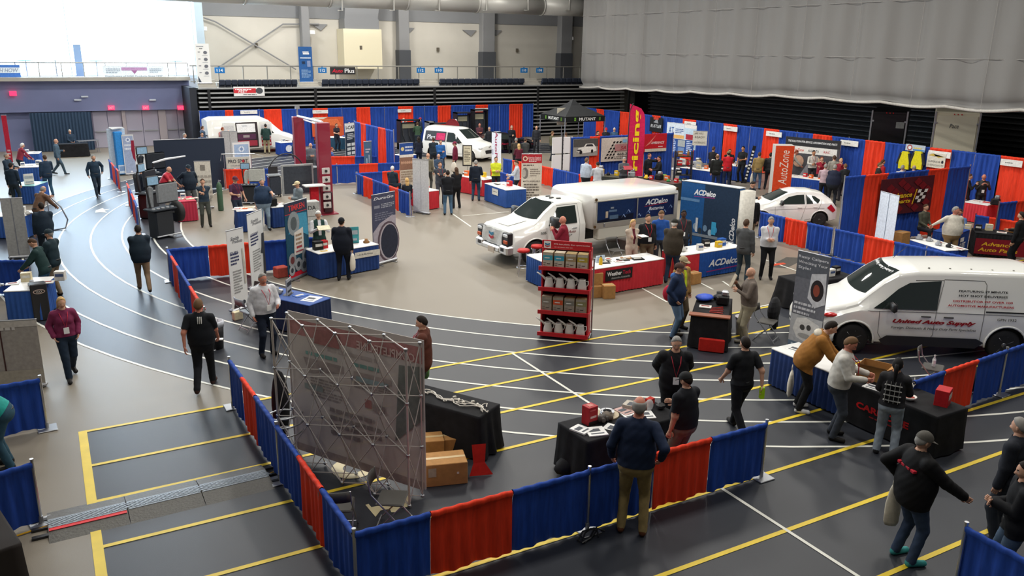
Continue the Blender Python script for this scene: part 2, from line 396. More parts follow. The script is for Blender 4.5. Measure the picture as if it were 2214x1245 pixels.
for i, (px, t, w) in enumerate(((475, '114', 22), (697, '112', 18), (910, '112', 18), (949, '110', 18), (1133, '110', 15), (1167, '108', 15))):
    q = PY(px, 152, YR-.06); s = thing('section_sign', 'blue section sign reading %s, %s' % (t, ['left of the crossed braces', 'beside the tall blue banner', 'left one of the pair by the second column', 'right one of the pair by the second column', 'left one of the pair near the net curtain', 'right one of the pair near the net curtain'][i]), 'sign', (q.x, YR-.06, q.z))
    ww = abs(PY(px+w/2, 152, YR-.1).x-PY(px-w/2, 152, YR-.1).x)
    ob('sign_board', MB().box((0, 0, 0), (ww, .04, .36)).box((0, .03, .2), (.06, .05, .1)), SB, s)
    ob('lettering', art([('t', t, .5, .5, .6, .5, 'f4f4f4')], ww, .36, flatmap(-ww/2, -.18, -.02)), None, s)
q = PY(660, 150, YR-.2)
# blue upright banner, white parts banner, Auto Plus board on the railing
def standing(name, label, cat, a, b, ztop, base_z, Y, m, prints):
    A = PY(*a, Y); B = PY(*b, Y); w = B.x-A.x; h = ztop-base_z
    t = thing(name, label, cat, ((A.x+B.x)/2, Y, base_z))
    ob('banner_sheet', MB().box((0, 0, h/2), (w, .03, h)), m, t)
    ob('printed_artwork', art(prints, w, h, flatmap(-w/2, 0, -.015)), None, t)
    ob('banner_base', MB().box((0, .02, .04), (w+.06, .2, .08), bev=.02), STEEL, t)
    return t
zt = PY(660, 101, 56.0).z
standing('roll_up_banner', 'tall blue upright banner on the concourse beside the first column', 'banner', (648, 168), (677, 168), zt, zc, 56.0, cl('2b5c9a', .5),
    [('r', .3, .84, .75, .87, 'eeeeee'), ('r', .32, .79, .78, .83, 'f4f4f4'), ('r', .1, .68, .9, .71, 'c8d6e6'), ('r', .22, .53, .45, .6, '20324e'), ('r', .6, .45, .85, .62, '7f8fb5'), ('l', .15, .85, .15, .38, 7, '8fb2d6')])
zt = PY(430, 94, 55.9).z
standing('roll_up_banner', 'tall white parts banner at the left end of the bleachers', 'banner', (427, 168), (457, 168), zt, zc, 55.9, WHITE,
    [('r', .1, .92, .6, .94, '8a8f98'), ('l', .3, .6, .85, .9, 1, '777777')]+[q for k in range(4) for q in (('e', .7, .78-.17*k, .14, .12, '6a6d75'), ('e', .25, .79-.17*k, .1, .04, '8e9096'), ('r', .45, .70-.17*k, .85, .71-.17*k, '9aa0a8'))]+[('p', [(.05, .02), (.3, .02), (.05, .2)], '3f4a57')])
zz = PY(740, 145, YR-.06)
s = thing('hanging_sign', 'black board with red and white lettering hung on the concourse railing', 'sign', (zz.x, YR-.06, 0))
a = PY(714, 161, YR-.06); b = PY(768, 145, YR-.06); w = b.x-a.x; h = b.z-a.z
ob('sign_board', MB().box((0, 0, a.z+h/2), (w, .04, h)), BLACK, s, loc=(a.x+w/2-zz.x, 0, 0))
ob('lettering', art([('t', 'Auto', .28, .5, .42, .5, 'd8203c', .3), ('t', 'Plus', .76, .5, .38, .6, 'f2f2f2')], w, h, flatmap(a.x-zz.x, a.z, -.02)), None, s)
# folded bleachers: slat after slat up to the concourse
bl = thing('folded_bleachers', 'folded bank of dark bleachers with pale seat edges along the back wall', 'bleachers')
SLAT = mat('bleacher_seat_edge', hexc('9b9c9b'), .5, .1); BDK = mat('bleacher_dark_face', hexc('161719'), .8)
XE = 41.0
zs = [PY(1000, y, YS).z for y in (186.5, 195, 203, 211, 219, 226.5)]
st = zs[0]-zs[1]; zz = zs[0]; k = 0
ob('bleacher_back', MB().box(((XB+XE)/2, YS+.6, zs[0]/2), (XE-XB, .5, zs[0])), BDK, bl)
while zz > .1:
    off = .02*k
    ob('slat', MB().box(((XB+XE)/2, YS+.12-off, zz), (XE-XB, .5, .085)), SLAT, bl)
    zz -= st; k += 1
for px in (450, 680, 937, 1160, 1357):
    x = PY(px, 200, YS).x; ob('bleacher_post', MB().box((x, YS-.22, zs[0]/2), (.16, .08, zs[0]-.05)), BDK, bl)
ob('bleacher_deck', MB().box(((XB+XE)/2, YS+.55, zs[0]+.02), (XE-XB, 1.2, .06)), SLAT, bl)
# aisle steps between the seat banks
for i, (p0_, p1_) in enumerate(((428, 468), (648, 690), (908, 950), (1135, 1168))):
    a = PY(p0_, 175, YS+.2); b = PY(p1_, 175, YS+.2)
    t = thing('aisle_steps', 'pale aisle steps between the dark seats, %s along the bleachers from the left' % ['first', 'second', 'third', 'fourth'][i], 'steps', (a.x, YS+.2, zs[0]))
    for k in range(3): ob('step', MB().box(((b.x-a.x)/2, .15+.25*k, .08+.09*k), (b.x-a.x, .28, .16+.18*k)), CONC, t)
# folded seats, one by one
SEAT = mat('navy_seat_fabric', hexc('1c2536'), .8, var=.15)
sb = MB().box((0, .12, .12), (.5, .1, .3), bev=.04).box((0, .0, .3), (.5, .16, .34), bev=.05)
proto = None
for bi, (p0_, p1_, n, g) in enumerate(((473, 643, 13, 'left bank'), (696, 907, 15, 'second bank'), (950, 1134, 14, 'third bank'), (1171, 1262, 7, 'right bank by the curtain'))):
    a = PY(p0_, 176, YS+.15); b = PY(p1_, 176, YS+.15)
    for k in range(n):
        x = a.x+(b.x-a.x)*(k+.5)/n; w = (b.x-a.x)/n
        if proto is None:
            proto = thing('arena_chair', 'x', 'seat'); ob('seat_shell', sb, SEAT, proto); ob('seat_bracket', MB().box((0, .1, .03), (.3, .3, .06)), BLACK, proto); s = proto
            s.location = (x, YS+.15, zs[0]+.06)
        else: s = dup(proto, (x, YS+.15, zs[0]+.06), 0)
        s.scale = (w/.52, 1, 1.0); s['label'] = 'navy folded arena seat in the %s above the bleachers' % g; s['group'] = 'folded seats, '+g
# white and red banner hung on the bleachers
s = thing('hanging_banner', 'small red and white banner hung over the bleacher slats', 'banner')
facebox(s, 'banner_sheet', 506, 571, 187, 208, YS-.3, WHITE, [('r', 0, .32, .72, .82, 'c8313a'), ('t', 'FEET', .3, .5, .3, .24, 'f4f4f4', .2), ('l', .05, .6, .6, .8, 1, 'ffffff'), ('l', .3, .9, .08, .22, 1, '444444'), ('e', .83, .55, .12, .1, '4c4f55')], .03)
# ------------------------------------------------ right-hand side bleachers, in the dark
rb = thing('folded_bleachers', 'dark folded bleachers running along the right side behind the blue drapes', 'bleachers')
XRB = 41.3
ob('bleacher_back', MB().box((XRB+.5, 30, 1.95), (.5, 45, 3.9)), BDK, rb)
SLD = mat('shaded_bleacher_slat', hexc('232326'), .5, .1)  # slats darkened in colour to stand in for the shade here
for k in range(11): ob('slat', MB().box((XRB+.1+.02*k, 31.5, zs[0]-st*k), (.4, 42, .07)), SLD, rb)
# ------------------------------------------------ left facade with doors and glazing
YD = 59.0
FAC = mat('hazed_mauve_facade', hexc('8087ad'), .85, var=.05, scale=.6)  # mauve facade, lightened to blue: window haze put into the colour
DOOR = mat('beige_metal_door', hexc('a8a4b4'), .6)
x0, x1 = PY(-700, 300, YD).x, PY(417, 300, YD).x
zf = PY(200, 173, YD).z; zd = PY(300, 238, YD).z
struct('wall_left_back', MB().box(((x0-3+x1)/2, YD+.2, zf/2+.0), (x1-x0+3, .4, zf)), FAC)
struct('concourse_edge', MB().box(((x0-3+x1)/2, YD-.5, zf+.1), (x1-x0+3, 1.4, .22)), CONC)
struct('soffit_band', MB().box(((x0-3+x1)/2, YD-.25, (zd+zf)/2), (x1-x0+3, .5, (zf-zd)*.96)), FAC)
# pairs of doors
bounds = [(208, 271), (279, 349), (365, 414)]
for i, (a_, b_) in enumerate(bounds):
    a = PY(a_, 320, YD-.1); b = PY(b_, 320, YD-.1); w = b.x-a.x
    f = struct('door_%d' % (i+1), MB().box((0, 0, zd+.05), (w+.12, .12, .12)).box((-w/2-.03, 0, zd/2), (.1, .12, zd)).box((w/2+.03, 0, zd/2), (.1, .12, zd)), mat('door_frame_paint', hexc('6a6578'), .6))
    f.location = ((a.x+b.x)/2, YD-.1, 0)
    for s in (-1, 1):
        ob('door_leaf', MB().box((s*w/4, 0, zd/2), (w/2-.03, .06, zd-.04)), DOOR, f)
        ob('push_bar', MB().box((s*w/4, -.08, 1.02), (w/2*.8, .06, .07)), STEEL, f)
    q = PY((a_+b_)/2+1, 233, YD-.6)
    e = thing('exit_sign', 'red glowing exit sign above the %s pair of doors' % ['left', 'middle', 'right'][i], 'sign', (q.x, YD-.6, q.z))
    ob('sign_box', MB().box((0, 0, 0), (.36, .1, .26)), mat('exit_red', hexc('c02038'), .5, emit=hexc('ff2850'), estr=2.2), e)
    ob('lettering', art([('t', 'EXIT', .5, .5, .8, .6, 'ffd0d8')], .36, .26, flatmap(-.18, -.13, -.05)), None, e)
for i, (a_, b_) in enumerate(((271, 279), (349, 365))):
    a = PY(a_, 320, YD-.15); b = PY(b_, 320, YD-.15)
    struct('door_pillar', MB().box(((a.x+b.x)/2, YD-.15, zd/2), (b.x-a.x, .3, zd)), mat('pillar_beige', hexc('a9a0a4'), .8))
q = PY(28, 202, YD-.7)
e = thing('exit_sign', 'red glowing exit sign alone on the far left facade', 'sign', (q.x, YD-.7, q.z))
ob('sign_box', MB().box((0, 0, 0), (.36, .1, .26)), MATS['exit_red'], e)
for i, (x, y) in enumerate(((168, 216), (183, 209), (330, 216))):
    q = PY(x, y, YD-.6); o = ob('wall_lamp', MB().box((0, 0, 0), (.4, .12, .1), bev=.02), pt('dfe6f0'), loc=q)
    tag(o, ['small pale wall lamp left of the doors, lower of two', 'small pale wall lamp left of the doors, upper of two', 'small pale wall lamp over the middle doors'][i], 'lamp')
# dark drape hung at the left of the doors
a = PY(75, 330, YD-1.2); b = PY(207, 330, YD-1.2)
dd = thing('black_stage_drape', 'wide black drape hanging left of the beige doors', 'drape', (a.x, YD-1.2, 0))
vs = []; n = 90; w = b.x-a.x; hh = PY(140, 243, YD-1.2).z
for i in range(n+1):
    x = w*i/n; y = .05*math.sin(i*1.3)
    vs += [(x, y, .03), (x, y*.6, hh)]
ob('drape_cloth', MB().add(vs, [(2*i, 2*i+2, 2*i+3, 2*i+1) for i in range(n)]), mat('hazed_black_drape', hexc('2a4058'), .85), dd, True)  # black cloth, its blue tint is haze put into the colour
# glazing above the left facade: the sky outside, panes, mullions
SKYG = mat('daylight_outside', (.9, .95, 1), .5, emit=(.80, .92, 1.0), estr=6.0)
YG = YD+1.2
xg0 = x0-3; xg1 = PY(421, 100, YG).x
struct('exterior_daylight', MB().box(((xg0+xg1)/2, YG+1.5, (zf+14)/2), (xg1-xg0, .1, 14-zf)), SKYG)
gl = mat('window_glass', (.9, .95, 1), .02, trans=1.0, alpha=.15)
mul = mat('glow_whitened_mullion', hexc('d8e8f4'), .5)  # near white: glow of the windows put into the mullion colour
k = 0; xg = xg1
while xg > xg0:
    k += 1; wv = min(7.4, xg-xg0)
    if k > 6: break
    wn = struct('window_%d' % k, MB().box((-wv/2, 0, .1), (wv, .12, .2)).box((-wv/2, 0, 14-zf-.1), (wv, .12, .2)).box((-.03, 0, (14-zf)/2), (.06, .06, 14-zf)), mul)
    wn.location = (xg, YG, zf+.05)
    ob('window_pane', MB().box((-wv/2, .0, (14-zf)/2), (wv-.2, .02, 13.8-zf)), gl, wn)
    xg -= wv
q = PY(172, 150, YG-.1); struct('window_post', MB().box((q.x, YG-.05, zf+1.05), (.42, .3, 2.1)), mat('blue_post', hexc('8aa3c4'), .6))  # upper part left off: the window glow over it put into the shape
struct('window_return_wall', MB().box((xg1+.35, (YG+YW)/2, (zf+14)/2), (.5, 2.2, 14-zf)), mat('pale_blue_wall', hexc('b6c9d6'), .7))
# railing in front of the glazing, with banners
r2 = thing('concourse_railing', 'pale railing in front of the bright windows at the left', 'railing')
zr = zf+1.05
ob('top_rail', MB().cyl((x0, YD-.6, zr), (x1, YD-.6, zr), .035), PIPE, r2)
for k in range(26): ob('rail_post', MB().cyl((x1-1.2*k, YD-.6, zf+.1), (x1-1.2*k, YD-.6, zr), .03), PIPE, r2)
s = thing('hanging_banner', 'white distributor banner with a triangular emblem on the railing by the bright windows', 'banner')
facebox(s, 'banner_sheet', 224, 353, 142, 168, YD-.75, cl('dfe9f2'), [('p', [(.42, .85), (.6, .85), (.51, .3)], 'a06c9c'), ('r', .3, .6, .72, .85, 'b48fb8'), ('t', 'Distributors of NGK Products Since 1937', .5, .13, .94, .14, '8294a4'), ('l', .05, .28, .35, .8, 3, '9aaab8'), ('l', .76, .96, .4, .8, 3, '9aaab8')], .03)
s = thing('hanging_banner', 'blue banner with slanted white stripes at the far left of the railing', 'banner')
facebox(s, 'banner_sheet', -30, 42, 140, 170, YD-.75, cl('4d7fd0'), [('r', 0, .4, 1, .8, 'e2edf8'), ('t', 'TECH HOW', .55, .6, .8, .3, '8c98b4', .3)], .03)
for i, px in enumerate((58, 122, 210, 380)):
    q = PY(px, 152, YG-.4); t = thing('cafe_table', 'round pale high table before the bright windows, %s from the left' % ['first', 'second', 'third', 'fourth'][i], 'table', (q.x, YG-.5, zf+.1))
    ob('table_top', MB().lathe([(.001, 1.02), (.45, 1.02), (.45, 1.06), (.001, 1.06)]), cl('7fb0b8'), t); ob('table_leg', MB().cyl((0, 0, 0), (0, 0, 1.02), .04), STEEL, t)
# ------------------------------------------------ the hanging net curtain at the right
XC = 33.4
CUR = bpy.data.materials.new('grey_net_curtain'); CUR.use_nodes = True; n_ = CUR.node_tree; b_ = n_.nodes['Principled BSDF']
b_.inputs['Base Color'].default_value = (*hexc('8c8a87'), 1); b_.inputs['Roughness'].default_value = .9; b_.inputs['Alpha'].default_value = .72
q0 = PX(1259, 100, XC); yend = q0.y; y0 = -6.0
bot = [(1252, 187), (1310, 191), (1420, 197), (1528, 201), (1620, 206), (1710, 209), (1857, 219), (1985, 229), (2097, 237), (2214, 241)]
bz = sorted([(PX(x, y, XC).y, PX(x, y, XC).z) for x, y in bot])
def botz(y):
    if y < bz[0][0]: return bz[0][1]
    for (a, za_), (b, zb_) in zip(bz, bz[1:]):
        if a <= y <= b: return za_+(zb_-za_)*(y-a)/(b-a)
    return bz[-1][1]
vs = []; n = 420; mrow = 22
for i in range(n+1):
    y = y0+(yend-y0)*i/n; zb = botz(y)
    hang = (y % 3.2)/3.2; sc = .10*math.sin(PI*hang)          # scallops between the lift lines
    for j in range(mrow+1):
        t = j/mrow; z = zb+.12-sc*(1-t)**3+(13.6-zb)*t**1.5
        x = XC+.10*math.sin(y*2.1+.4*math.sin(z))*(.3+.7*(1-t))+.05*math.sin(y*5.3)+(.25*math.exp(-((z-zb-.15)/.18)**2))*(1 if j else .4)
        vs.append((x, y, z))
fs = [(i*(mrow+1)+j, (i+1)*(mrow+1)+j, (i+1)*(mrow+1)+j+1, i*(mrow+1)+j+1) for i in range(n) for j in range(mrow)]
nc = thing('net_curtain', 'huge grey net divider curtain hanging across the upper right', 'curtain')
ob('curtain_net', MB().add(vs, fs), CUR, nc, True)
ob('bottom_hem', MB().tube([(XC+.1*math.sin(y0+(yend-y0)*i/160*2.1), y0+(yend-y0)*i/160, botz(y0+(yend-y0)*i/160)+.06-.10*math.sin(PI*(((y0+(yend-y0)*i/160) % 3.2)/3.2))) for i in range(161)], .07, 6), cl('b3afa8'), nc, True)
for k in range(15):
    y = 1.6+3.2*k
    if y < yend: ob('lift_line', MB().cyl((XC-.1, y, botz(y)+.1), (XC-.1, y, 13.5), .008, n=5), cl('96938e'), nc)
for k in range(3):
    z = 6.2+2.4*k; ob('seam_tape', MB().cyl((XC-.06, y0, z), (XC-.06, yend, z), .014, n=5), cl('918e8a'), nc)
# ================================================================== BUILDERS
def proj(p):
    q = np.array([p[0], p[1], p[2]-CAMZ]); z = q@_fwd
    return W0/2+F*(q@_right)/z, H0/2+F*(q@_down)/z
def at_px(A, B, px):
    lo, hi = 0.0, 1.0; x0 = proj(A)[0]; x1 = proj(B)[0]
    for _ in range(40):
        m = (lo+hi)/2; x = proj(A.lerp(B, m))[0]
        if (x < px) == (x1 > x0): lo = m
        else: hi = m
    return (lo+hi)/2
def cloth(mb, L, h, x0, pitch=.13, amp=.022, z0=.03, top=.035, m=None, seed=0, back=.0):
    """one gathered drape panel along local x from x0 to x0+L, rod pocket on top"""
    rr = random.Random(seed); n = max(6, int(L/pitch*6)); n = min(n, 90); ph = rr.uniform(0, 6); p2 = rr.uniform(0, 6)
    zs = [z0, z0+(h-z0)*.33, z0+(h-z0)*.7, h-.09, h-.05, h+.012, h+.03, h+.012, h-.05]
    vs = []
    for i in range(n+1):
        x = L*i/n; w = math.sin(x*2*PI/pitch/1.0+ph+.8*math.sin(x*3.1+p2)); w2 = math.sin(x*2*PI/(pitch*3.3)+p2)
        for j, z in enumerate(zs):
            a = amp*(1.25-.5*(z/h)) if j < 3 else (amp*.35 if j == 3 else 0)
            y = a*(w+.7*w2)
            if j == 4: y = -top*.5
            if j == 5: y = -top
            if j == 7: y = top
            if j == 8: y = top*.4
            zz = z+(.006*w if 4 <= j <= 7 else (.012*w2 if j == 0 else 0))
            vs.append((x0+x, y, zz))
    k = len(zs)
    mb.add(vs, [(i*k+j, (i+1)*k+j, (i+1)*k+j+1, i*k+j+1) for i in range(n) for j in range(k-1)], m)
    return mb
COLR = {'b': BLUE, 'r': RED}
def drape(label, a, b, z, cols, bounds=(), posts=(), ends=(1, 1), wa=None, wb=None, group=None, amp=.012, base=True, pitch=.19):
    A = wa or PZ(a[0], a[1], z); B = wb or PZ(b[0], b[1], z)
    L = (B-A).length; rz = rzof(A, B)
    t = thing('pipe_and_drape', label, 'drape', (A.x, A.y, 0), rz, group)
    fr = [0.0]+[at_px(A, B, p) for p in bounds]+[1.0]
    for i, c in enumerate(cols):
        x0, x1 = fr[i]*L, fr[i+1]*L
        if x1-x0 < .02: continue
        mb = cloth(MB(), x1-x0-.01, z-.03, x0+.005, pitch=pitch, amp=amp, seed=int(A.x*10+i*7), z0=.035)
        ob('curtain_panel', mb, COLR[c], t, True)
    ob('cross_rail', MB().cyl((0, 0, z-.035), (L, 0, z-.035), .018), CHROME, t)
    ps = ([0.0] if ends[0] else [])+[at_px(A, B, p)*L for p in posts]+([L] if ends[1] else [])
    for x in ps:
        ob('post', MB().cyl((x, -.0, 0), (x, 0, z+.02), .022, n=8).cyl((x, 0, z+.02), (x, 0, z+.05), .027, n=8), CHROME, t)
        if base: ob('base_plate', MB().box((x, 0, .012), (.3, .3, .02), bev=.008).cyl((x, 0, .02), (x, 0, .12), .03), STEEL, t)
    return t
def table(label, c, L, D=.76, h=.76, rz=0., skirt=BLUE, top=WHITE, name='draped_table', pitch=.11, front=(), group=None, legs=False, over=.02, sk_amp=.012):
    """skirted table; local x along, front towards -Y"""
    t = thing(name, label, 'table', (c[0], c[1], 0), rz, group)
    mb = MB(); hx, hy = L/2, D/2
    if skirt is not None:
        per = [(-hx, -hy), (hx, -hy), (hx, hy), (-hx, hy)]; pts = []
        for k in range(4):
            a, b = Vector(per[k]), Vector(per[(k+1) % 4]); n = max(6, int((b-a).length/pitch*4)); nn = Vector(((b-a).y, -(b-a).x)).normalized()
            for i in range(n):
                q = a.lerp(b, i/n); pts.append((q, nn, i/n*(b-a).length))
        vs = []
        for q, nn, d in pts:
            w = math.sin(d*2*PI/pitch)+.5*math.sin(d*7)
            for z, a in ((.03, 1.6), (h*.5, 1.2), (h-.06, .6), (h-.012, 0)):
                p = q+nn*(sk_amp*a*(w+.6)); vs.append((p.x, p.y, z))
        N_ = len(pts); fs = [(i*4+j, ((i+1) % N_)*4+j, ((i+1) % N_)*4+j+1, i*4+j+1) for i in range(N_) for j in range(3)]
        ob('skirt', MB().add(vs, fs), skirt, t, True)
    ob('tabletop', MB().box((0, 0, h-.005), (L+over, D+over, .03), bev=.01), top, t)
    for s in (-1, 1):
        for q in (-1, 1): ob('leg', MB().cyl((s*(hx-.12), q*(hy-.1), 0), (s*(hx-.12), q*(hy-.1), h-.02), .016, n=6), STEEL, t)
    if front:
        ob('front_sign', art(front[1], front[0][2], front[0][3], flatmap(front[0][0], front[0][1], -hy-.035)), None, t)
    return t
def table_px(label, a, b, D=.76, h=.76, z=None, **k):   # a, b pixels of the front top edge (or base when z=0)
    z = h if z is None else z; A = PZ(*a, z); B = PZ(*b, z); rz = rzof(A, B); n = Vector((-math.sin(rz), math.cos(rz)))
    c = (A.xy+B.xy)/2+n*D/2
    t = table(label, c, (B-A).length, D, h, rz, **k); return t
def loc2w(t, p):
    c, s = math.cos(t.rotation_euler.z), math.sin(t.rotation_euler.z)
    return Vector((t.location.x+c*p[0]-s*p[1], t.location.y+s*p[0]+c*p[1], t.location.z+p[2]))
def banner(label, a, b, h, prints, z=0.0, sheet=None, base='foot', tilt=0.0, name='roll_up_banner', cat='banner', depth=.03, back=None, top=False):
    """upright banner, a and b = pixels of its lower left and lower right corner"""
    A = PZ(*a, h+z if top else z); B = PZ(*b, h+z if top else z); w = (B-A).length; rz = rzof(A, B)
    t = thing(name, label, cat, ((A.x+B.x)/2, (A.y+B.y)/2, 0), rz)
    mb = MB().box((0, 0, z+.05+(h-.05)/2), (w, .012, h-.05)); ob('banner_sheet', mb, sheet or WHITE, t)
    if prints: ob('printed_artwork', art(prints, w, h-.05, flatmap(-w/2, z+.05, -.006)), None, t)
    if back is not None: ob('back_sheet', MB().box((0, .012, z+.05+(h-.05)/2), (w*.99, .004, h-.06)), back, t)
    ob('top_bar', MB().box((0, 0, z+h), (w+.02, .03, .03), bev=.01), STEEL, t)
    if base == 'foot':
        ob('base_case', MB().box((0, .02, .05), (w+.04, .16, .09), bev=.03), STEEL, t)
        ob('support_pole', MB().cyl((0, .04, .05), (0, .03, h), .012, n=6), STEEL, t)
        for s in (-1, 1): ob('foot', MB().box((s*w*.3, 0, .012), (.05, .42, .02)), STEEL, t)
    return t
def signboard(label, c, w, h, prints, rz=0.0, sheet=None, name='sign', cat='sign', d=.02, parent=None):
    """flat board centred at c (world), front towards local -Y"""
    t = thing(name, label, cat, (c[0], c[1], c[2]), rz) if parent is None else parent
    ob('sign_board', MB().box((0, 0, 0), (w, d, h), bev=min(.006, d*.3)), sheet or WHITE, t)
    if prints: ob('lettering', art(prints, w, h, flatmap(-w/2, -h/2, -d/2)), None, t)
    return t
def folding_chair(label, loc, rz, group=None, seatm=None):
    t = thing('folding_chair', label, 'chair', loc, rz, group); m = seatm or mat('grey_chair_plastic', hexc('4a4844'), .5)
    ob('seat', MB().box((0, 0, .45), (.4, .38, .035), bev=.015), m, t)
    vs = []
    for i in range(9):
        x = -.2+.05*i; y = .25+.035*(1-(x/.2)**2)
        for z, e in ((.64, 0), (.80, .02)):
            vs += [(x, y+e, z), (x, y+e+.018, z)]
    fs = []
    for i in range(8):
        a = i*4; b = a+4; fs += [(a, b, b+2, a+2), (a+1, a+3, b+3, b+1), (a+2, b+2, b+3, a+3), (a, a+1, b+1, b)]
    fs += [(0, 2, 3, 1), (32, 33, 35, 34)]
    ob('backrest', MB().add(vs, fs), m, t, True)
    for s in (-1, 1):
        ob('frame_leg', MB().tube([(s*.21, -.27, .0), (s*.21, .24, .6), (s*.2, .28, .8)], .011), STEEL, t)
        ob('frame_leg', MB().tube([(s*.185, .24, .0), (s*.185, -.17, .44)], .011), STEEL, t)
    ob('stretcher', MB().cyl((-.21, -.22, .07), (.21, -.22, .07), .009).cyl((-.185, .2, .07), (.185, .2, .07), .009), STEEL, t)
    return t
def carton(label, c, d, rz=0., m=None, name='cardboard_box', cat='box', group=None, extra=None):
    t = thing(name, label, cat, c, rz, group)
    ob('box_body', MB().box((0, 0, d[2]/2), d, bev=.008), m or CARD, t)
    ob('packing_tape', MB().box((0, 0, d[2]+.001), (d[0]*.98, .06, .003)), mat('clear_tape', hexc('c9b084'), .25), t)
    if extra: ob('printed_label', art(extra, d[0], d[2], flatmap(-d[0]/2, 0, -d[1]/2)), None, t)
    return t
def small(name, label, cat, mb, m, c, rz=0., group=None, smooth=False):
    o = ob(name, mb, m, None, smooth, loc=c, rz=rz); return tag(o, label, cat, group)
def papers(t, pos, label, n=3, col=None, group=None, size=(.22, .28), rz=.2, prints=True):
    c = loc2w(t, pos); s = thing('paper_stack', label, 'papers', c, t.rotation_euler.z+rz, group)
    ob('sheet_stack', MB().box((0, 0, .004*n), (*size, .008*n)), col or PAPER, s)
    if prints: ob('top_sheet_print', MB().box((-.02, .03, .008*n+.002), (size[0]*.6, size[1]*.3, .002)).box((0, -size[1]*.28, .008*n+.002), (size[0]*.7, .03, .002)), cl('5d6066'), s)
    return s
def tote(label, c, rz=0., h=.42, w=.28, col=None, group=None):
    t = thing('shopping_bag', label, 'bag', c, rz, group); vs = []; n = 12
    for z, a, b in ((0, .7, .4), (.06, .95, .85), (h*.5, 1.0, 1.0), (h*.85, .7, .6), (h, .35, .3)):
        for k in range(n):
            q = 2*PI*k/n; vs.append((w/2*a*math.cos(q)*(1+.06*math.sin(5*q)), .06*b*math.sin(q), z))
    fs = [tuple(range(n-1, -1, -1))]+[(i*n+k, i*n+(k+1) % n, (i+1)*n+(k+1) % n, (i+1)*n+k) for i in range(4) for k in range(n)]+[tuple(range(4*n, 5*n))]
    ob('bag_body', MB().add(vs, fs), col or mat('white_bag_plastic', hexc('dcd6c8'), .5, bump=.3, scale=18), t, True)
    ob('bag_handle', MB().tube([(-.04, 0, h-.02), (-.03, 0, h+.08), (0, 0, h+.12), (.03, 0, h+.08), (.04, 0, h-.02)], .008), col or MATS['white_bag_plastic'], t)
    return t
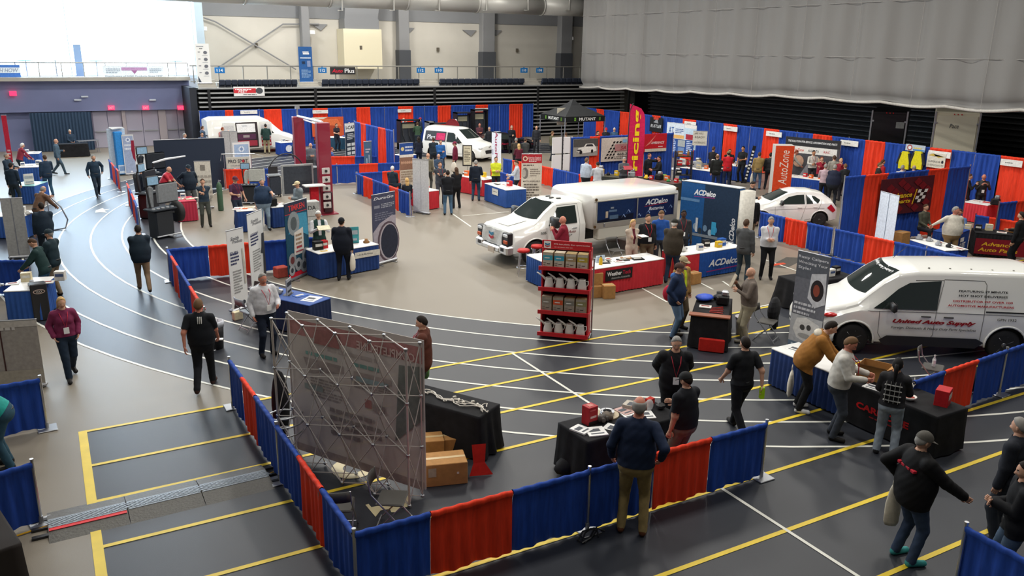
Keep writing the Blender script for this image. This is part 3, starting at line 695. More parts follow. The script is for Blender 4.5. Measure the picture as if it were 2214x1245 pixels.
# ================================================================== VEHICLES
def lerp(a, b, t): return a+(b-a)*t
def interp(tab, x):
    if x <= tab[0][0]: return tab[0][1:]
    for p, q in zip(tab, tab[1:]):
        if x <= q[0]:
            t = (x-p[0])/(q[0]-p[0]); t = t*t*(3-2*t) if False else t
            return tuple(lerp(a, b, t) for a, b in zip(p[1:], q[1:]))
    return tab[-1][1:]
class Car:
    """local frame: nose at x=0, tail at +x, y = 0 centre line, near/driver side y<0. tab rows: x, ztop, wtop, zbelt, wbelt, zbot"""
    def __init__(s, name, label, cat, loc, rz, sc, tab, L, wheels, wr, paint, n=44, crown=.03, edge=.07):
        s.tab = tab; s.crown = crown; s.edge = edge; s.sc = sc
        s.t = thing(name, label, cat, loc, rz); s.t.scale = (sc,)*3
        vs = []; K = 0; st = sorted(set([r[0] for r in tab]+[L*i/n for i in range(n+1)]))
        for x in st:
            ring = s.section(x); K = len(ring); vs += [(x, y, z) for y, z in ring]
        m = len(st); fs = [(i*K+k, i*K+(k+1) % K, (i+1)*K+(k+1) % K, (i+1)*K+k) for i in range(m-1) for k in range(K)]
        fs += [tuple(range(K-1, -1, -1)), tuple(range((m-1)*K, m*K))]
        me = MB().add(vs, fs).mesh('body', paint); fixn(me)
        tmp = bpy.data.objects.new('tmp', me); C.objects.link(tmp); cut = []
        W = max(r[4] for r in tab)
        for wx in wheels:
            cm = MB().cyl((wx, -W-.3, wr), (wx, W+.3, wr), wr+.075, n=28).mesh('c', BLACK); fixn(cm)
            co = bpy.data.objects.new('c', cm); C.objects.link(co); cut.append(co)
            bm_ = tmp.modifiers.new('b', 'BOOLEAN'); bm_.object = co; bm_.operation = 'DIFFERENCE'; bm_.solver = 'EXACT'
        bpy.context.view_layer.update(); dg = bpy.context.evaluated_depsgraph_get()
        me2 = bpy.data.meshes.new_from_object(tmp.evaluated_get(dg))
        for o in cut+[tmp]: bpy.data.objects.remove(o)
        for p in me2.polygons: p.use_smooth = False
        me2.materials.clear(); me2.materials.append(paint); me2.materials.append(BLACK)
        for p in me2.polygons:
            c = p.center; inside = any(math.hypot(c[0]-wx, c[2]-wr) < wr+.071 or (math.hypot(c[0]-wx, c[2]-wr) < wr+.079 and abs(p.normal[1]) < .5 and abs(c[1]) < W-.03) for wx in wheels)
            p.material_index = 1 if inside else 0; p.use_smooth = not inside
        o = bpy.data.objects.new('body', me2); C.objects.link(o); o.parent = s.t
        try:
            me2.set_sharp_from_angle(angle=math.radians(32))
        except Exception: pass
        for wx in wheels:
            for sd in (-1, 1):
                s.wheel(wx, sd*(W-.13), wr, sd)
    def wheel(s, wx, y, r, sd, spokes=7, rim=None):
        w = thing_part('wheel', s.t)
        ob_('tyre', MB().lathe([(r*.62, -.1), (r*.9, -.11), (r, -.07), (r, .07), (r*.9, .11), (r*.62, .1)], n=26, ax='y'), RUBBER, w, True)
        mb = MB().lathe([(r*.64, -.09), (r*.66, .085), (r*.6, .09), (r*.56, .04), (r*.001, .03)], n=22, ax='y')
        for k in range(spokes):
            a = 2*PI*k/spokes; mb.cyl((0, .07, 0), (r*.6*math.cos(a), .08, r*.6*math.sin(a)), r*.09, r*.07, n=5)
        mb.cyl((0, .02, 0), (0, .1, 0), r*.16, n=10)
        o = ob_('wheel_rim', mb, mat('alloy_rim', hexc('b9babd'), .35, .7), w, True)
        w.location = (wx, y, r); w.rotation_euler = (0, 0, 0 if sd > 0 else PI)
    def section(s, x):
        zt, wt, zb, wb, z0 = interp(s.tab, x); e = s.edge; h = [(0, z0), (wb*.86, z0), (wb*.97, z0+.05), (wb, z0+(zb-z0)*.35), (wb, zb-.02*(zb-z0)), (lerp(wb, wt, .06), zb+.02)]
        for t in (.5, 1.0): h.append((lerp(wb, wt, .06+.94*t), lerp(zb+.02, zt-e, t)))
        for q in (.3, .65, 1.0):
            a = q*PI/2; h.append((wt-e*(1-math.cos(a))*1.1, zt-e+e*math.sin(a)*.95))
        w2 = h[-1][0]; zz = h[-1][1]
        for q in (.66, .33, 0): h.append((w2*q, zz+s.crown*(1-q*q)))
        return h+[(-y, z) for y, z in reversed(h[1:-1])]
    def side(s, x, z):
        zt, wt, zb, wb, z0 = interp(s.tab, x)
        if z <= zb: return wb
        return lerp(wb, wt, min(1.05, (z-zb)/max(.05, zt-s.edge-zb)))
    def top(s, x, q):
        zt, wt, zb, wb, z0 = interp(s.tab, x); w2 = wt-s.edge*1.1; y = q*w2
        if abs(q) <= 1: return y, zt-s.edge*.05+s.crown*(1-q*q)
        return y, zt-s.edge*.05
    def sidepatch(s, name, poly, m, off=.018, sd=-1, n=0):
        """a panel following the body side; poly in (x,z)"""
        import mathutils
        pts = []
        for a, b in zip(poly, poly[1:]+poly[:1]):
            k = max(1, int(math.hypot(a[0]-b[0], a[1]-b[1])/.12))
            pts += [(lerp(a[0], b[0], i/k), lerp(a[1], b[1], i/k)) for i in range(k)]
        x0 = min(p[0] for p in pts); x1 = max(p[0] for p in pts); z0 = min(p[1] for p in pts); z1 = max(p[1] for p in pts)
        vs = [(x, s.side(x, z)+off, z) for x, z in pts]; cx = sum(p[0] for p in pts)/len(pts); cz = sum(p[1] for p in pts)/len(pts)
        N_ = len(pts); allv = []; R_ = (1.0, .66, .33)
        for r in R_:
            for x, z in pts:
                xx, zz = cx+(x-cx)*r, cz+(z-cz)*r; allv.append((xx, sd*(s.side(xx, zz)+off), zz))
        allv.append((cx, sd*(s.side(cx, cz)+off), cz)); e = len(allv)-1
        fs = [(k*N_+i, k*N_+(i+1) % N_, (k+1)*N_+(i+1) % N_, (k+1)*N_+i) for k in range(2) for i in range(N_)]+[(2*N_+i, 2*N_+(i+1) % N_, e) for i in range(N_)]
        return ob_(name, MB().add(allv, fs), m, s.t, True)
    def toppatch(s, name, xa, xb, qa, m, off=.012, nx=5, ny=8, bow=0.0, qb=None):
        vs = []; qb = qb or qa
        for i in range(nx+1):
            for j in range(ny+1):
                r = -1+2*j/ny; q = r*lerp(qa, qb, i/nx); x = lerp(xa, xb, i/nx)+bow*(r*r)
                y, z = s.top(x, q); vs.append((x, y, z+off))
        return ob_(name, MB().add(vs, [(i*(ny+1)+j, i*(ny+1)+j+1, (i+1)*(ny+1)+j+1, (i+1)*(ny+1)+j) for i in range(nx) for j in range(ny)]), m, s.t, True)
    def seam(s, pts, m=None, sd=-1, r=.006, name='panel_seam'):
        q = []
        for a, b in zip(pts, pts[1:]):
            for i in range(6): q.append((lerp(a[0], b[0], i/6), lerp(a[1], b[1], i/6)))
        q.append(pts[-1]); return ob_(name, MB().tube([(x, sd*(s.side(x, z)+.002), z) for x, z in q], r, 4), m or cl('6b6b68'), s.t)
    def sidetext(s, name, prints, x0, z0, w, h, off=.02, sd=-1):
        if sd < 0: f = lambda u, v, o: (x0+u, -(s.side(x0+u, z0+v)+off+o), z0+v)
        else: f = lambda u, v, o: (x0+w-u, (s.side(x0+w-u, z0+v)+off+o), z0+v)
        return ob(name, art(prints, w, h, f), None, s.t)
    def handle(s, x, z, sd=-1, m=None):
        ob_('door_handle', MB().box((x, sd*(s.side(x, z)+.03), z), (.2, .03, .03), bev=.01), m or BLACK, s.t)
    def mirror(s, x, z, sd=-1, m=None, k=1.0):
        y = s.side(x, z)+.03
        ob_('side_mirror', MB().box((x, sd*(y+.13*k), z+.05*k), (.1*k, .24*k, .2*k), bev=.03).cyl((x, sd*y, z), (x, sd*(y+.08*k), z+.02), .03, n=6), m or BLACK, s.t, True)
    def arch(s, wx, wr, m, sd=-1, W=None):
        pts = []
        for i in range(15):
            a = -.12+(PI+.24)*i/14; x = wx+(wr+.085)*math.cos(a); z = wr+(wr+.085)*math.sin(a)
            if z > s_z0(s, x): pts.append((x, sd*(s.side(x, z)+.004), z))
        ob_('arch_flare', MB().tube(pts, .022, 6), m, s.t, True)
def s_z0(s, x): return interp(s.tab, x)[4]-.02
def ob_(name, mb, m, parent, smooth=False): return ob(name, mb, m, parent, smooth)
def thing_part(name, parent):
    o = bpy.data.objects.new(name, None); C.objects.link(o); o.parent = parent; o.empty_display_size = .1; return o
LAMPG = mat('clear_lamp_lens', (.7, .72, .74), .12, spec=.9); REDL = mat('red_lamp_lens', hexc('c01512'), .2, coat=.5); AMB = mat('amber_lens', hexc('c8501a'), .25)
# ---- the near white delivery van at the right, nose to the left
vt = [(0, .62, .72, .5, .74, .22), (.1, .8, .76, .55, .85, .2), (.35, .96, .80, .7, .9, .2), (.75, 1.06, .82, .88, .915, .22), (1.0, 1.14, .80, .95, .92, .24), (1.2, 1.32, .765, .98, .92, .25), (1.5, 1.58, .74, 1.0, .92, .25),
      (1.78, 1.76, .73, 1.0, .92, .25), (2.15, 1.82, .73, 1.0, .92, .25), (3.0, 1.845, .74, 1.0, .92, .25), (4.5, 1.84, .74, 1.0, .92, .25), (4.76, 1.8, .72, .98, .9, .26), (4.82, 1.6, .70, .9, .86, .3)]
VROT, VSC = -.60, 1.035; _p = PZ(1842, 754, .33); VLOC = (_p.x-.93*math.cos(VROT)+.45, _p.y-.93*math.sin(VROT)+.40, 0)
c_, s_ = math.cos(VROT), math.sin(VROT)
van = Car('delivery_van', 'large white delivery van with red supply lettering parked at the right', 'van', (VLOC[0]-s_*.92*VSC, VLOC[1]+c_*.92*VSC, 0), VROT, VSC, vt, 4.82, (.93, 3.99), .33, CARW, crown=.045, edge=.11)
van.toppatch('windshield', 1.06, 1.72, .985, GLASS, bow=.09, qb=.94)
W = hexc
van.sidepatch('front_window', [(1.27, 1.03), (1.5, 1.2), (1.76, 1.44), (1.98, 1.57), (2.6, 1.63), (2.53, 1.04)], GLASS)
van.sidepatch('front_window', [(1.27, 1.03), (1.5, 1.2), (1.76, 1.44), (1.98, 1.57), (2.6, 1.63), (2.53, 1.04)], GLASS, sd=1)
ob_('windshield_lettering', art([('t', 'United Auto Supply', .5, .5, .9, .7, 'f2f2f2', .2)], 1.3, .12, lambda u, v, o: (1.68-v*.9+.09*((u-.65)/.65)**2, van.top(1.68, (u-.65)/.68)[0], van.top(1.68-v*.9+.09*((u-.65)/.65)**2, (u-.65)/.68)[1]+.02+o)), None, van.t)
for sd in (-1, 1):
    van.seam([(1.4, .98), (1.42, .5), (1.55, .3), (2.4, .3), (2.52, .5), (2.53, .98), (2.66, 1.64), (2.1, 1.62)], sd=sd)
    van.seam([(2.66, 1.66), (3.45, 1.66), (3.5, 1.58), (3.48, .98), (3.47, .35)], sd=sd)
    van.seam([(1.0, .97), (2.4, .99), (3.6, .99), (4.7, .98)], sd=sd, r=.005)
    van.sidepatch('black_sill_cladding', [(1.45, .36), (1.6, .46), (3.4, .46), (3.55, .38), (3.4, .25), (1.55, .25)], BLACK, sd=sd)
    van.sidepatch('sliding_track', [(3.5, 1.06), (4.75, 1.06), (4.75, 1.03), (3.5, 1.03)], BLACK, sd=sd)
    van.handle(2.33, .9, sd); van.handle(2.78, .9, sd); van.mirror(1.62, 1.06, sd)
    van.arch(.93, .33, CARW, sd); van.arch(3.99, .33, CARW, sd)
    ob_('headlight', MB().ell((.34, sd*.76, .82), (.3, .14, .085)), LAMPG, van.t, True)
    ob_('indicator_lens', MB().ell((.42, sd*.83, .83), (.2, .085, .055)), REDL, van.t, True)
ob_('grille', MB().box((.02, 0, .52), (.06, 1.1, .26), bev=.03), BLACK, van.t); ob_('bumper_lip', MB().box((.06, 0, .3), (.14, 1.5, .12), bev=.04), BLACK, van.t)
ob_('roof_aerial', MB().cyl((1.98, .35, 1.83), (2.25, .38, 2.08), .006, n=5), BLACK, van.t)
van.sidetext('door_lettering', [('t', 'United Auto Supply', .5, .72, .98, .36, '9c1620', .35, 0, .05), ('t', 'Foreign, Domestic & Heavy Duty Parts Specialists', .5, .26, 1.0, .22, '3c3c3c', .25)], 1.66, .56, 1.7, .3)
van.sidetext('panel_lettering', [('t', 'FEATURING 29 MINUTE', .53, .88, .74, .1, '1c1c1c', 0, 0, .03), ('t', 'HOT SHOT DELIVERIES', .53, .66, .74, .1, '1c1c1c', 0, 0, .03), ('t', 'DISTRIBUTOR OF OVER 100', .53, .4, .9, .1, 'b0202a', 0, 0, .03), ('t', 'AUTOMOTIVE MANUFACTURERS', .5, .18, 1.0, .1, 'b0202a', 0, 0, .03)], 2.74, 1.08, 1.3, .42)
van.sidetext('small_lettering', [('t', 'GPN 1932', .5, .5, .9, .8, '55504a')], 3.72, .86, .42, .07)
for k in range(5): ob_('roof_rivet', MB().cyl((2.4+.42*k, -.55, 1.835), (2.4+.42*k, -.55, 1.855), .02, n=6), cl('77776f'), van.t)
# seat seen through the side glass
# ---- white pickup with a service box
tt = [(0, .85, .7, .6, .88, .42), (.08, 1.16, .84, .7, .96, .4), (.2, 1.24, .86, .85, 1.0, .42), (.6, 1.3, .87, 1.0, 1.01, .48), (1.0, 1.36, .86, 1.12, 1.01, .48), (1.15, 1.42, .82, 1.16, 1.0, .48), (1.5, 1.68, .76, 1.2, .99, .48), (1.9, 1.93, .72, 1.2, .98, .48), (2.25, 1.97, .72, 1.2, .98, .48), (2.9, 1.96, .73, 1.2, .98, .48), (3.02, 1.9, .73, 1.2, .97, .48)]
TLOC, TROT, TSC = (11.68, 21.0), .06, .93
c_, s_ = math.cos(TROT), math.sin(TROT)
trk = Car('service_truck', 'white pickup truck with a long white service box and battery advert', 'truck', (TLOC[0]-s_*1.0*TSC, TLOC[1]+c_*1.0*TSC, 0), TROT, TSC, tt, 3.02, (.97,), .41, CARW, n=30, crown=.03, edge=.08)
trk.toppatch('windshield', 1.11, 1.86, .97, GLASS, bow=.1, qb=.93)
trk.toppatch('hood_ridge', .25, 1.0, .55, CARW, off=.02, bow=.02)
for sd in (-1, 1):
    trk.sidepatch('door_window', [(1.5, 1.26), (1.75, 1.5), (1.97, 1.8), (2.7, 1.82), (2.67, 1.26)], GLASS, sd=sd)
    trk.seam([(1.42, 1.2), (1.46, .55), (2.75, .52), (2.78, 1.22), (2.8, 1.86), (1.95, 1.86)], sd=sd)
    trk.arch(.97, .41, CARW, sd); trk.handle(2.55, 1.1, sd, CHROME); trk.mirror(1.6, 1.32, sd, BLACK, 1.7)
    ob_('lamp_housing', MB().box((.04, sd*.79, .95), (.2, .34, .4), bev=.02), BLACK, trk.t); ob_('headlight', MB().box((.0, sd*.8, 1.06), (.18, .28, .12), bev=.03), LAMPG, trk.t); ob_('indicator_lens', MB().box((.0, sd*.82, .85), (.18, .24, .12), bev=.02), AMB, trk.t)
    ob_('bumper_end', MB().box((.02, sd*.75, .58), (.3, .5, .3), bev=.05), CHROME, trk.t); ob_('fog_lamp', MB().box((-.13, sd*.72, .6), (.04, .16, .12), bev=.01), BLACK, trk.t)
    ob_('running_board', MB().box((2.1, sd*.98, .42), (1.2, .16, .06), bev=.02), STEEL, trk.t)
ob_('bumper_bar', MB().box((-.02, 0, .55), (.26, 1.1, .2), bev=.05), CHROME, trk.t); ob_('number_plate', MB().box((-.17, -.1, .5), (.02, .36, .18)), pt('c9b9a8'), trk.t)
ob_('grille', MB().box((.0, 0, .93), (.08, 1.2, .34), bev=.03), STEEL, trk.t)
vs = []; n = 12
for i in range(n+1):
    for j in range(5): vs.append((-.07-.02*math.sin(i*1.1+j), -.62+1.24*i/n, .68+.5*j/4+.01*math.sin(i*2.0)))
ob_('front_cloth_banner', MB().add(vs, [(i*5+j, i*5+5+j, i*5+6+j, i*5+j+1) for i in range(n) for j in range(4)]), cl('d9d9d6'), trk.t, True)
ob('banner_emblem', art([('p', [(.38, .8), (.5, .7), (.62, .8), (.62, .62), (.5, .52), (.38, .62)], '3f86a8'), ('p', [(.38, .55), (.5, .45), (.62, .55), (.62, .4), (.5, .28), (.38, .4)], 'c03a44'), ('t', 'Chevron', .5, .16, .4, .1, '8f9a9a')], 1.2, .5, lambda u, v, o: (-.1-o, .6-u, .68+v)), None, trk.t)
trk.sidetext('fleet_number', [('t', '505', .5, .5, .9, .9, '2e2e2e')], 1.16, 1.0, .24, .1)
trk.sidetext('door_lettering', [('t', 'Limited Auto', .5, .7, .9, .3, '7f1822', .4), ('l', .1, .8, .1, .4, 2, '6a6a6a')], 1.75, .78, .9, .3)
ob('roof_lettering', art([('t', 'Limited Auto Supply', .5, .5, .95, .7, '2b2b2b')], 1.3, .12, lambda u, v, o: (1.95-v*.2, trk.top(2.0, (u-.65)/.75)[0], trk.top(1.95-v*.2, (u-.65)/.75)[1]+.012+o)), None, trk.t)
for k, (x, y) in enumerate(((2.2, -.1), (2.27, .2), (2.35, -.3))): ob_('roof_marker', MB().box((x, y, 2.0), (.16, .08, .05), bev=.01), BLACK, trk.t)
# service box: body shell with rounded top edges, openings with printed panel
BX0, BX1, BZ0, BZ1, BW = 3.12, 6.95, 1.02, 2.22, 1.22
def rrect(w, z0, z1, r, n=5):
    h = [(w, z0)]
    for i in range(n+1):
        a = PI/2*i/n; h.append((w-r+r*math.cos(a), z1-r+r*math.sin(a)))
    return h+[(-y, z) for y, z in reversed(h)]
mb = MB(); secs = []
for x, k in ((BX0, .92), (BX0+.03, .97), (BX0+.12, 1.0), (BX1-.12, 1.0), (BX1-.03, .97), (BX1, .92)):
    secs.append([(x, y*(.96+.04*k), BZ0+(z-BZ0)*k) for y, z in rrect(BW, BZ0, BZ1, .2)])
K = len(secs[0]); mb.add([p for s in secs for p in s], [(i*K+k, i*K+(k+1) % K, (i+1)*K+(k+1) % K, (i+1)*K+k) for i in range(5) for k in range(K)]+[tuple(range(K-1, -1, -1)), tuple(range(5*K, 6*K))])
ob_('service_box', mb, CARW, trk.t, True)
for sd in (-1, 1):
    ob_('roof_gutter', MB().box(((BX0+BX1)/2, sd*(BW+.01), BZ1-.26), (BX1-BX0-.1, .05, .05), bev=.01), pt('c9c6b9'), trk.t)
    ob_('lower_locker', MB().box(((BX0+BX1)/2+.12, sd*(BW-.16), .83), (BX1-BX0-.3, .3, .42), bev=.03), pt('cfccbf'), trk.t)
    ob_('wheel_guard', MB().box((5.75, sd*(BW-.13), .5), (1.1, .26, .3), bev=.05), BLACK, trk.t)
    for k in range(3): ob_('box_latch', MB().box((BX0+.5+1.3*k, sd*(BW+.02), BZ0+.1), (.06, .03, .12), bev=.01), STEEL, trk.t)
    trk.wheel(5.75, sd*.86, .41, sd)
pw, ph = 3.45, .74
ob('side_advert', art([('r', 0, 0, 1, 1, '1b2a58'), ('r', 0, 0, .46, 1, '10152a'), ('p', [(.0, .1), (.46, .3), (.46, 1), (0, 1)], '18305c'), ('t', 'ACDelco', .76, .72, .3, .26, 'eeeeee', .3, 0, .03), ('p', [(.6, .54), (.9, .62), (.9, .59), (.6, .51)], 'a02038'), ('t', 'Batteries', .76, .4, .2, .16, 'e6e6ee', .2)] +
   [('p', [(a, b), (a+.03, b+.15), (a+.05, b+.02), (a+.08, b+.22), (a+.055, b+.06), (a+.032, b+.19)], '9db8e8') for a, b in ((.3, .1), (.36, .3), (.5, .06), (.62, .15), (.84, .1), (.92, .3))] +
   [('r', .1, .2, .13, .5, 'c8b8a0'), ('r', .14, .45, .24, .55, '5f7896'), ('r', .15, .12, .26, .3, '57708c'), ('r', .16, .6, .2, .68, '8c96a4')], pw, ph, lambda u, v, o: (BX0+.18+u, -(BW+.012+o), BZ0+.2+v)), None, trk.t)
ob_('advert_frame', MB().box((BX0+.18+pw/2, -BW-.006, BZ0+.2+ph/2), (pw+.08, .02, ph+.08), bev=.005), pt('a8a69c'), trk.t)
ob_('panel_divider', MB().box((BX0+.18+pw*.5, -BW-.045, BZ0+.2+ph/2), (.03, .02, ph)), pt('9a988f'), trk.t)
for x, z in ((BX0+.08, BZ0+.08), (BX1-.1, BZ1-.1), (BX0+.1, BZ1-.2)): ob_('marker_lamp', MB().cyl((x, -BW-.02, z), (x, -BW-.05, z), .05, n=10), cl('5a4326'), trk.t)
ob_('chassis_rail', MB().box((5.0, 0, .62), (4.0, .9, .22)), BLACK, trk.t)
ob('box_number', art([('t', '505', .5, .5, .9, .9, '50586a')], .3, .12, lambda u, v, o: (BX0+.22+u, -(BW-.13-v*.2), BZ1-.035-v*.05+o)), None, trk.t)
# ---- white hatchback behind the low drapes
ht = [(0, .55, .6, .42, .66, .25), (.12, .74, .68, .5, .8, .2), (.5, .88, .72, .62, .85, .2), (1.05, 1.0, .72, .82, .86, .2), (1.4, 1.15, .66, .88, .86, .2), (1.9, 1.4, .60, .9, .86, .2), (2.3, 1.49, .58, .92, .86, .2), (2.9, 1.48, .58, .96, .86, .2), (3.4, 1.38, .58, 1.0, .85, .22), (3.75, 1.15, .6, 1.0, .84, .24), (3.95, .9, .62, .8, .78, .28), (4.0, .6, .62, .5, .74, .3)]
h = Car('hatchback', 'white hatchback car parked behind the low blue and red drapes', 'car', (23.0, 23.35, 0), -.47, .9, ht, 4.0, (.78, 3.25), .31, CARW, crown=.04, edge=.07)
h.toppatch('windshield', 1.12, 1.84, .96, GLASS, bow=.08, qb=.92); h.toppatch('rear_window', 3.4, 3.72, .85, GLASS)
for sd in (-1, 1):
    h.sidepatch('front_window', [(1.45, .95), (1.9, 1.24), (2.25, 1.32), (2.55, 1.34), (2.55, .98)], GLASS, sd=sd)
    h.sidepatch('rear_window', [(2.63, .98), (2.63, 1.34), (3.0, 1.28), (3.22, 1.14), (3.12, 1.02)], GLASS, sd=sd)
    h.seam([(1.3, .85), (1.35, .35), (2.45, .3), (2.6, .9), (2.6, 1.4)], sd=sd); h.seam([(2.6, .3), (3.0, .4), (3.2, .9), (3.3, 1.15)], sd=sd)
    h.seam([(1.1, .72), (2.0, .76), (3.4, .8)], sd=sd); h.handle(2.35, .84, sd, CARW); h.handle(3.0, .86, sd, CARW); h.mirror(1.55, .98, sd, BLACK)
    h.sidepatch('tail_light', [(3.66, .98), (3.5, .82), (3.78, .62), (3.9, .72)], REDL, sd=sd, off=.02); h.arch(3.25, .31, CARW, sd); h.arch(.78, .31, CARW, sd)
    ob_('headlight', MB().ell((.4, sd*.64, .72), (.3, .12, .08)), LAMPG, h.t, True)
ob_('roof_aerial', MB().cyl((2.95, 0, 1.5), (3.1, 0, 1.62), .01, n=5), BLACK, h.t); ob_('grille', MB().box((.03, 0, .42), (.05, .8, .16), bev=.02), BLACK, h.t)
# ---- small white van with dark Plus panel, centre back
at_ = [(0, .5, .6, .42, .7, .25), (.12, .85, .72, .6, .85, .22), (.5, 1.02, .78, .75, .9, .2), (1.0, 1.12, .8, .9, .91, .2), (1.35, 1.35, .76, .98, .91, .2), (1.9, 1.74, .7, 1.0, .91, .2), (2.2, 1.83, .7, 1.0, .91, .2), (4.2, 1.84, .7, 1.0, .91, .2), (4.4, 1.7, .68, .9, .88, .25)]
av = Car('compact_van', 'small white van with pink and dark side panel facing the aisle', 'van', (22.75, 43.4, 0), math.radians(118), 1.0, at_, 4.4, (.85, 3.6), .32, CARW, n=30, crown=.05, edge=.1)
av.toppatch('windshield', 1.15, 1.84, .97, GLASS, bow=.08, qb=.93)
for sd in (-1, 1):
    av.sidepatch('front_window', [(1.42, 1.03), (1.9, 1.42), (2.12, 1.56), (2.55, 1.58), (2.55, 1.04)], GLASS, sd=sd)
    av.seam([(1.35, .9), (1.4, .4), (2.5, .35), (2.6, 1.0), (2.6, 1.6)], sd=sd); av.mirror(1.55, 1.05, sd); av.arch(.85, .32, CARW, sd); av.arch(3.6, .32, CARW, sd)
    av.sidepatch('dark_side_panel', [(2.65, 1.02), (2.65, 1.6), (4.2, 1.6), (4.2, 1.02)], BLACK, sd=sd)
    av.sidetext('side_lettering', [('r', .55 if sd > 0 else 0, .1, 1.0 if sd > 0 else .45, .9, 'c0205a'), ('t', 'Auto', .78 if sd > 0 else .25, .5, .3, .5, 'd8406a', .2), ('t', 'Plus', .3 if sd > 0 else .7, .4, .4, .5, 'eef0f4')], 2.7, 1.05, 1.45, .5, sd=sd)
    ob_('headlight', MB().ell((.25, sd*.72, .8), (.16, .13, .1)), LAMPG, av.t, True)
ob_('grille', MB().box((.02, 0, .55), (.06, 1.0, .22), bev=.03), BLACK, av.t); ob_('hood_emblem', MB().ell((.06, 0, .86), (.05, .1, .05)), CHROME, av.t)
# ---- black coupe under the back drapes
bt = [(0, .55, .6, .42, .7, .2), (.1, .7, .7, .5, .86, .18), (.6, .85, .74, .64, .92, .18), (1.5, .95, .74, .8, .93, .18), (1.75, 1.02, .68, .85, .93, .18), (2.4, 1.34, .58, .88, .92, .18), (2.9, 1.38, .56, .9, .92, .18), (3.5, 1.28, .56, .92, .93, .18), (4.1, 1.02, .64, .9, .93, .2), (4.65, .95, .68, .8, .9, .24), (4.75, .7, .66, .5, .85, .3)]
BLKP = mat('black_car_paint', (.008, .008, .01), .12, coat=1.0)
bc = Car('coupe', 'glossy black coupe parked below the tall back drapes', 'car', (27.9, 47.6, 0), math.radians(184), .92, bt, 4.75, (.95, 3.8), .34, BLKP, n=30, crown=.03, edge=.06)
bc.toppatch('windshield', 1.8, 2.36, .93, GLASS); bc.toppatch('rear_window', 3.4, 3.9, .85, GLASS)
for sd in (-1, 1):
    bc.sidepatch('side_window', [(1.95, .93), (2.4, 1.2), (2.9, 1.26), (3.5, 1.16), (3.75, .98)], GLASS, sd=sd); bc.arch(.95, .34, BLKP, sd); bc.seam([(1.8, .9), (1.85, .3), (3.1, .3), (3.2, .9)], cl('303030'), sd=sd)
    bc.mirror(2.0, .96, sd)
bc.sidetext('door_lettering', [('t', 'Racing', .5, .5, .9, .7, 'c03050', .3)], 2.2, .5, .9, .25, sd=1)
ob_('stripe_decal', MB().ell((3.0, .3, 1.42), (.3, .1, .01)), WHITE, bc.t)
# ---- far white panel van with its side doors open
wt_ = [(0, .6, .7, .5, .8, .3), (.12, .95, .8, .7, .96, .3), (.6, 1.15, .84, .9, .99, .28), (1.1, 1.3, .84, 1.05, 1.0, .28), (1.45, 1.6, .8, 1.2, 1.0, .28), (2.0, 2.1, .8, 1.25, 1.0, .28), (2.5, 2.32, .82, 1.25, 1.0, .28), (5.6, 2.34, .82, 1.25, 1.0, .28), (5.95, 2.2, .8, 1.2, .98, .3)]
bv = Car('panel_van', 'long white panel van with open side doors by the beige doors', 'van', (14.0, 53.4, 0), PI+.03, .93, wt_, 5.95, (1.0, 4.8), .36, CARW, n=24, crown=.05, edge=.12)
bv.toppatch('windshield', 1.35, 1.98, .95, GLASS)
bv.sidepatch('front_window', [(1.75, 1.28), (2.1, 1.75), (2.6, 1.85), (2.6, 1.28)], GLASS, sd=1); bv.arch(1.0, .36, CARW, 1); bv.arch(4.8, .36, CARW, 1)
bv.sidepatch('door_opening', [(2.8, .42), (2.8, 2.02), (4.2, 2.02), (4.2, .42)], mat('van_interior_dark', hexc('2a1f22'), .8), sd=1)
bv.sidetext('interior_shelving', [('r', .04, .62, .9, .97, 'e6e6e6'), ('r', .05, .32, .9, .55, '55304a'), ('r', .05, .05, .95, .28, 'a03444'), ('r', .3, .4, .6, .5, '9a8f90'), ('l', .3, .6, .86, .9, 1, '6a7a8a')], 2.82, .44, 1.36, 1.54, sd=1)
for x, n_ in ((2.75, 'open_door'), (4.25, 'open_door')):
    s2 = -1 if x < 3 else 1
    mb = MB().box((x+s2*.1, 1.42, 1.2), (.06, .78, 1.6), bev=.02) if False else MB().box((x+s2*.42, 1.12, 1.22), (.8, .07, 1.62), bev=.03)
    o = ob_(n_, mb, CARW, bv.t)
    f = (lambda u, v, of, x=x, s2=s2: (x+s2*.42+.36-u, 1.16+of, .44+v))
    ob('door_shelf_print', art([('r', .06, .04, .94, .42, 'a8303c'), ('r', .1, .3, .9, .38, 'd8c8c8'), ('r', .1, .12, .9, .18, 'd8c8c8'), ('r', .08, .5, .92, .95, 'cfcfcf'), ('e', .5, .62, .08, .08, '7a7f86'), ('r', .05, .43, .95, .48, '8a8f94')], .72, 1.5, f), None, bv.t)
bv.sidetext('side_lettering', [('e', .3, .5, .2, .18, 'c88a8a'), ('l', .1, .9, .1, .35, 1, 'b06a6a')], 4.6, 1.1, .8, .5, sd=1)
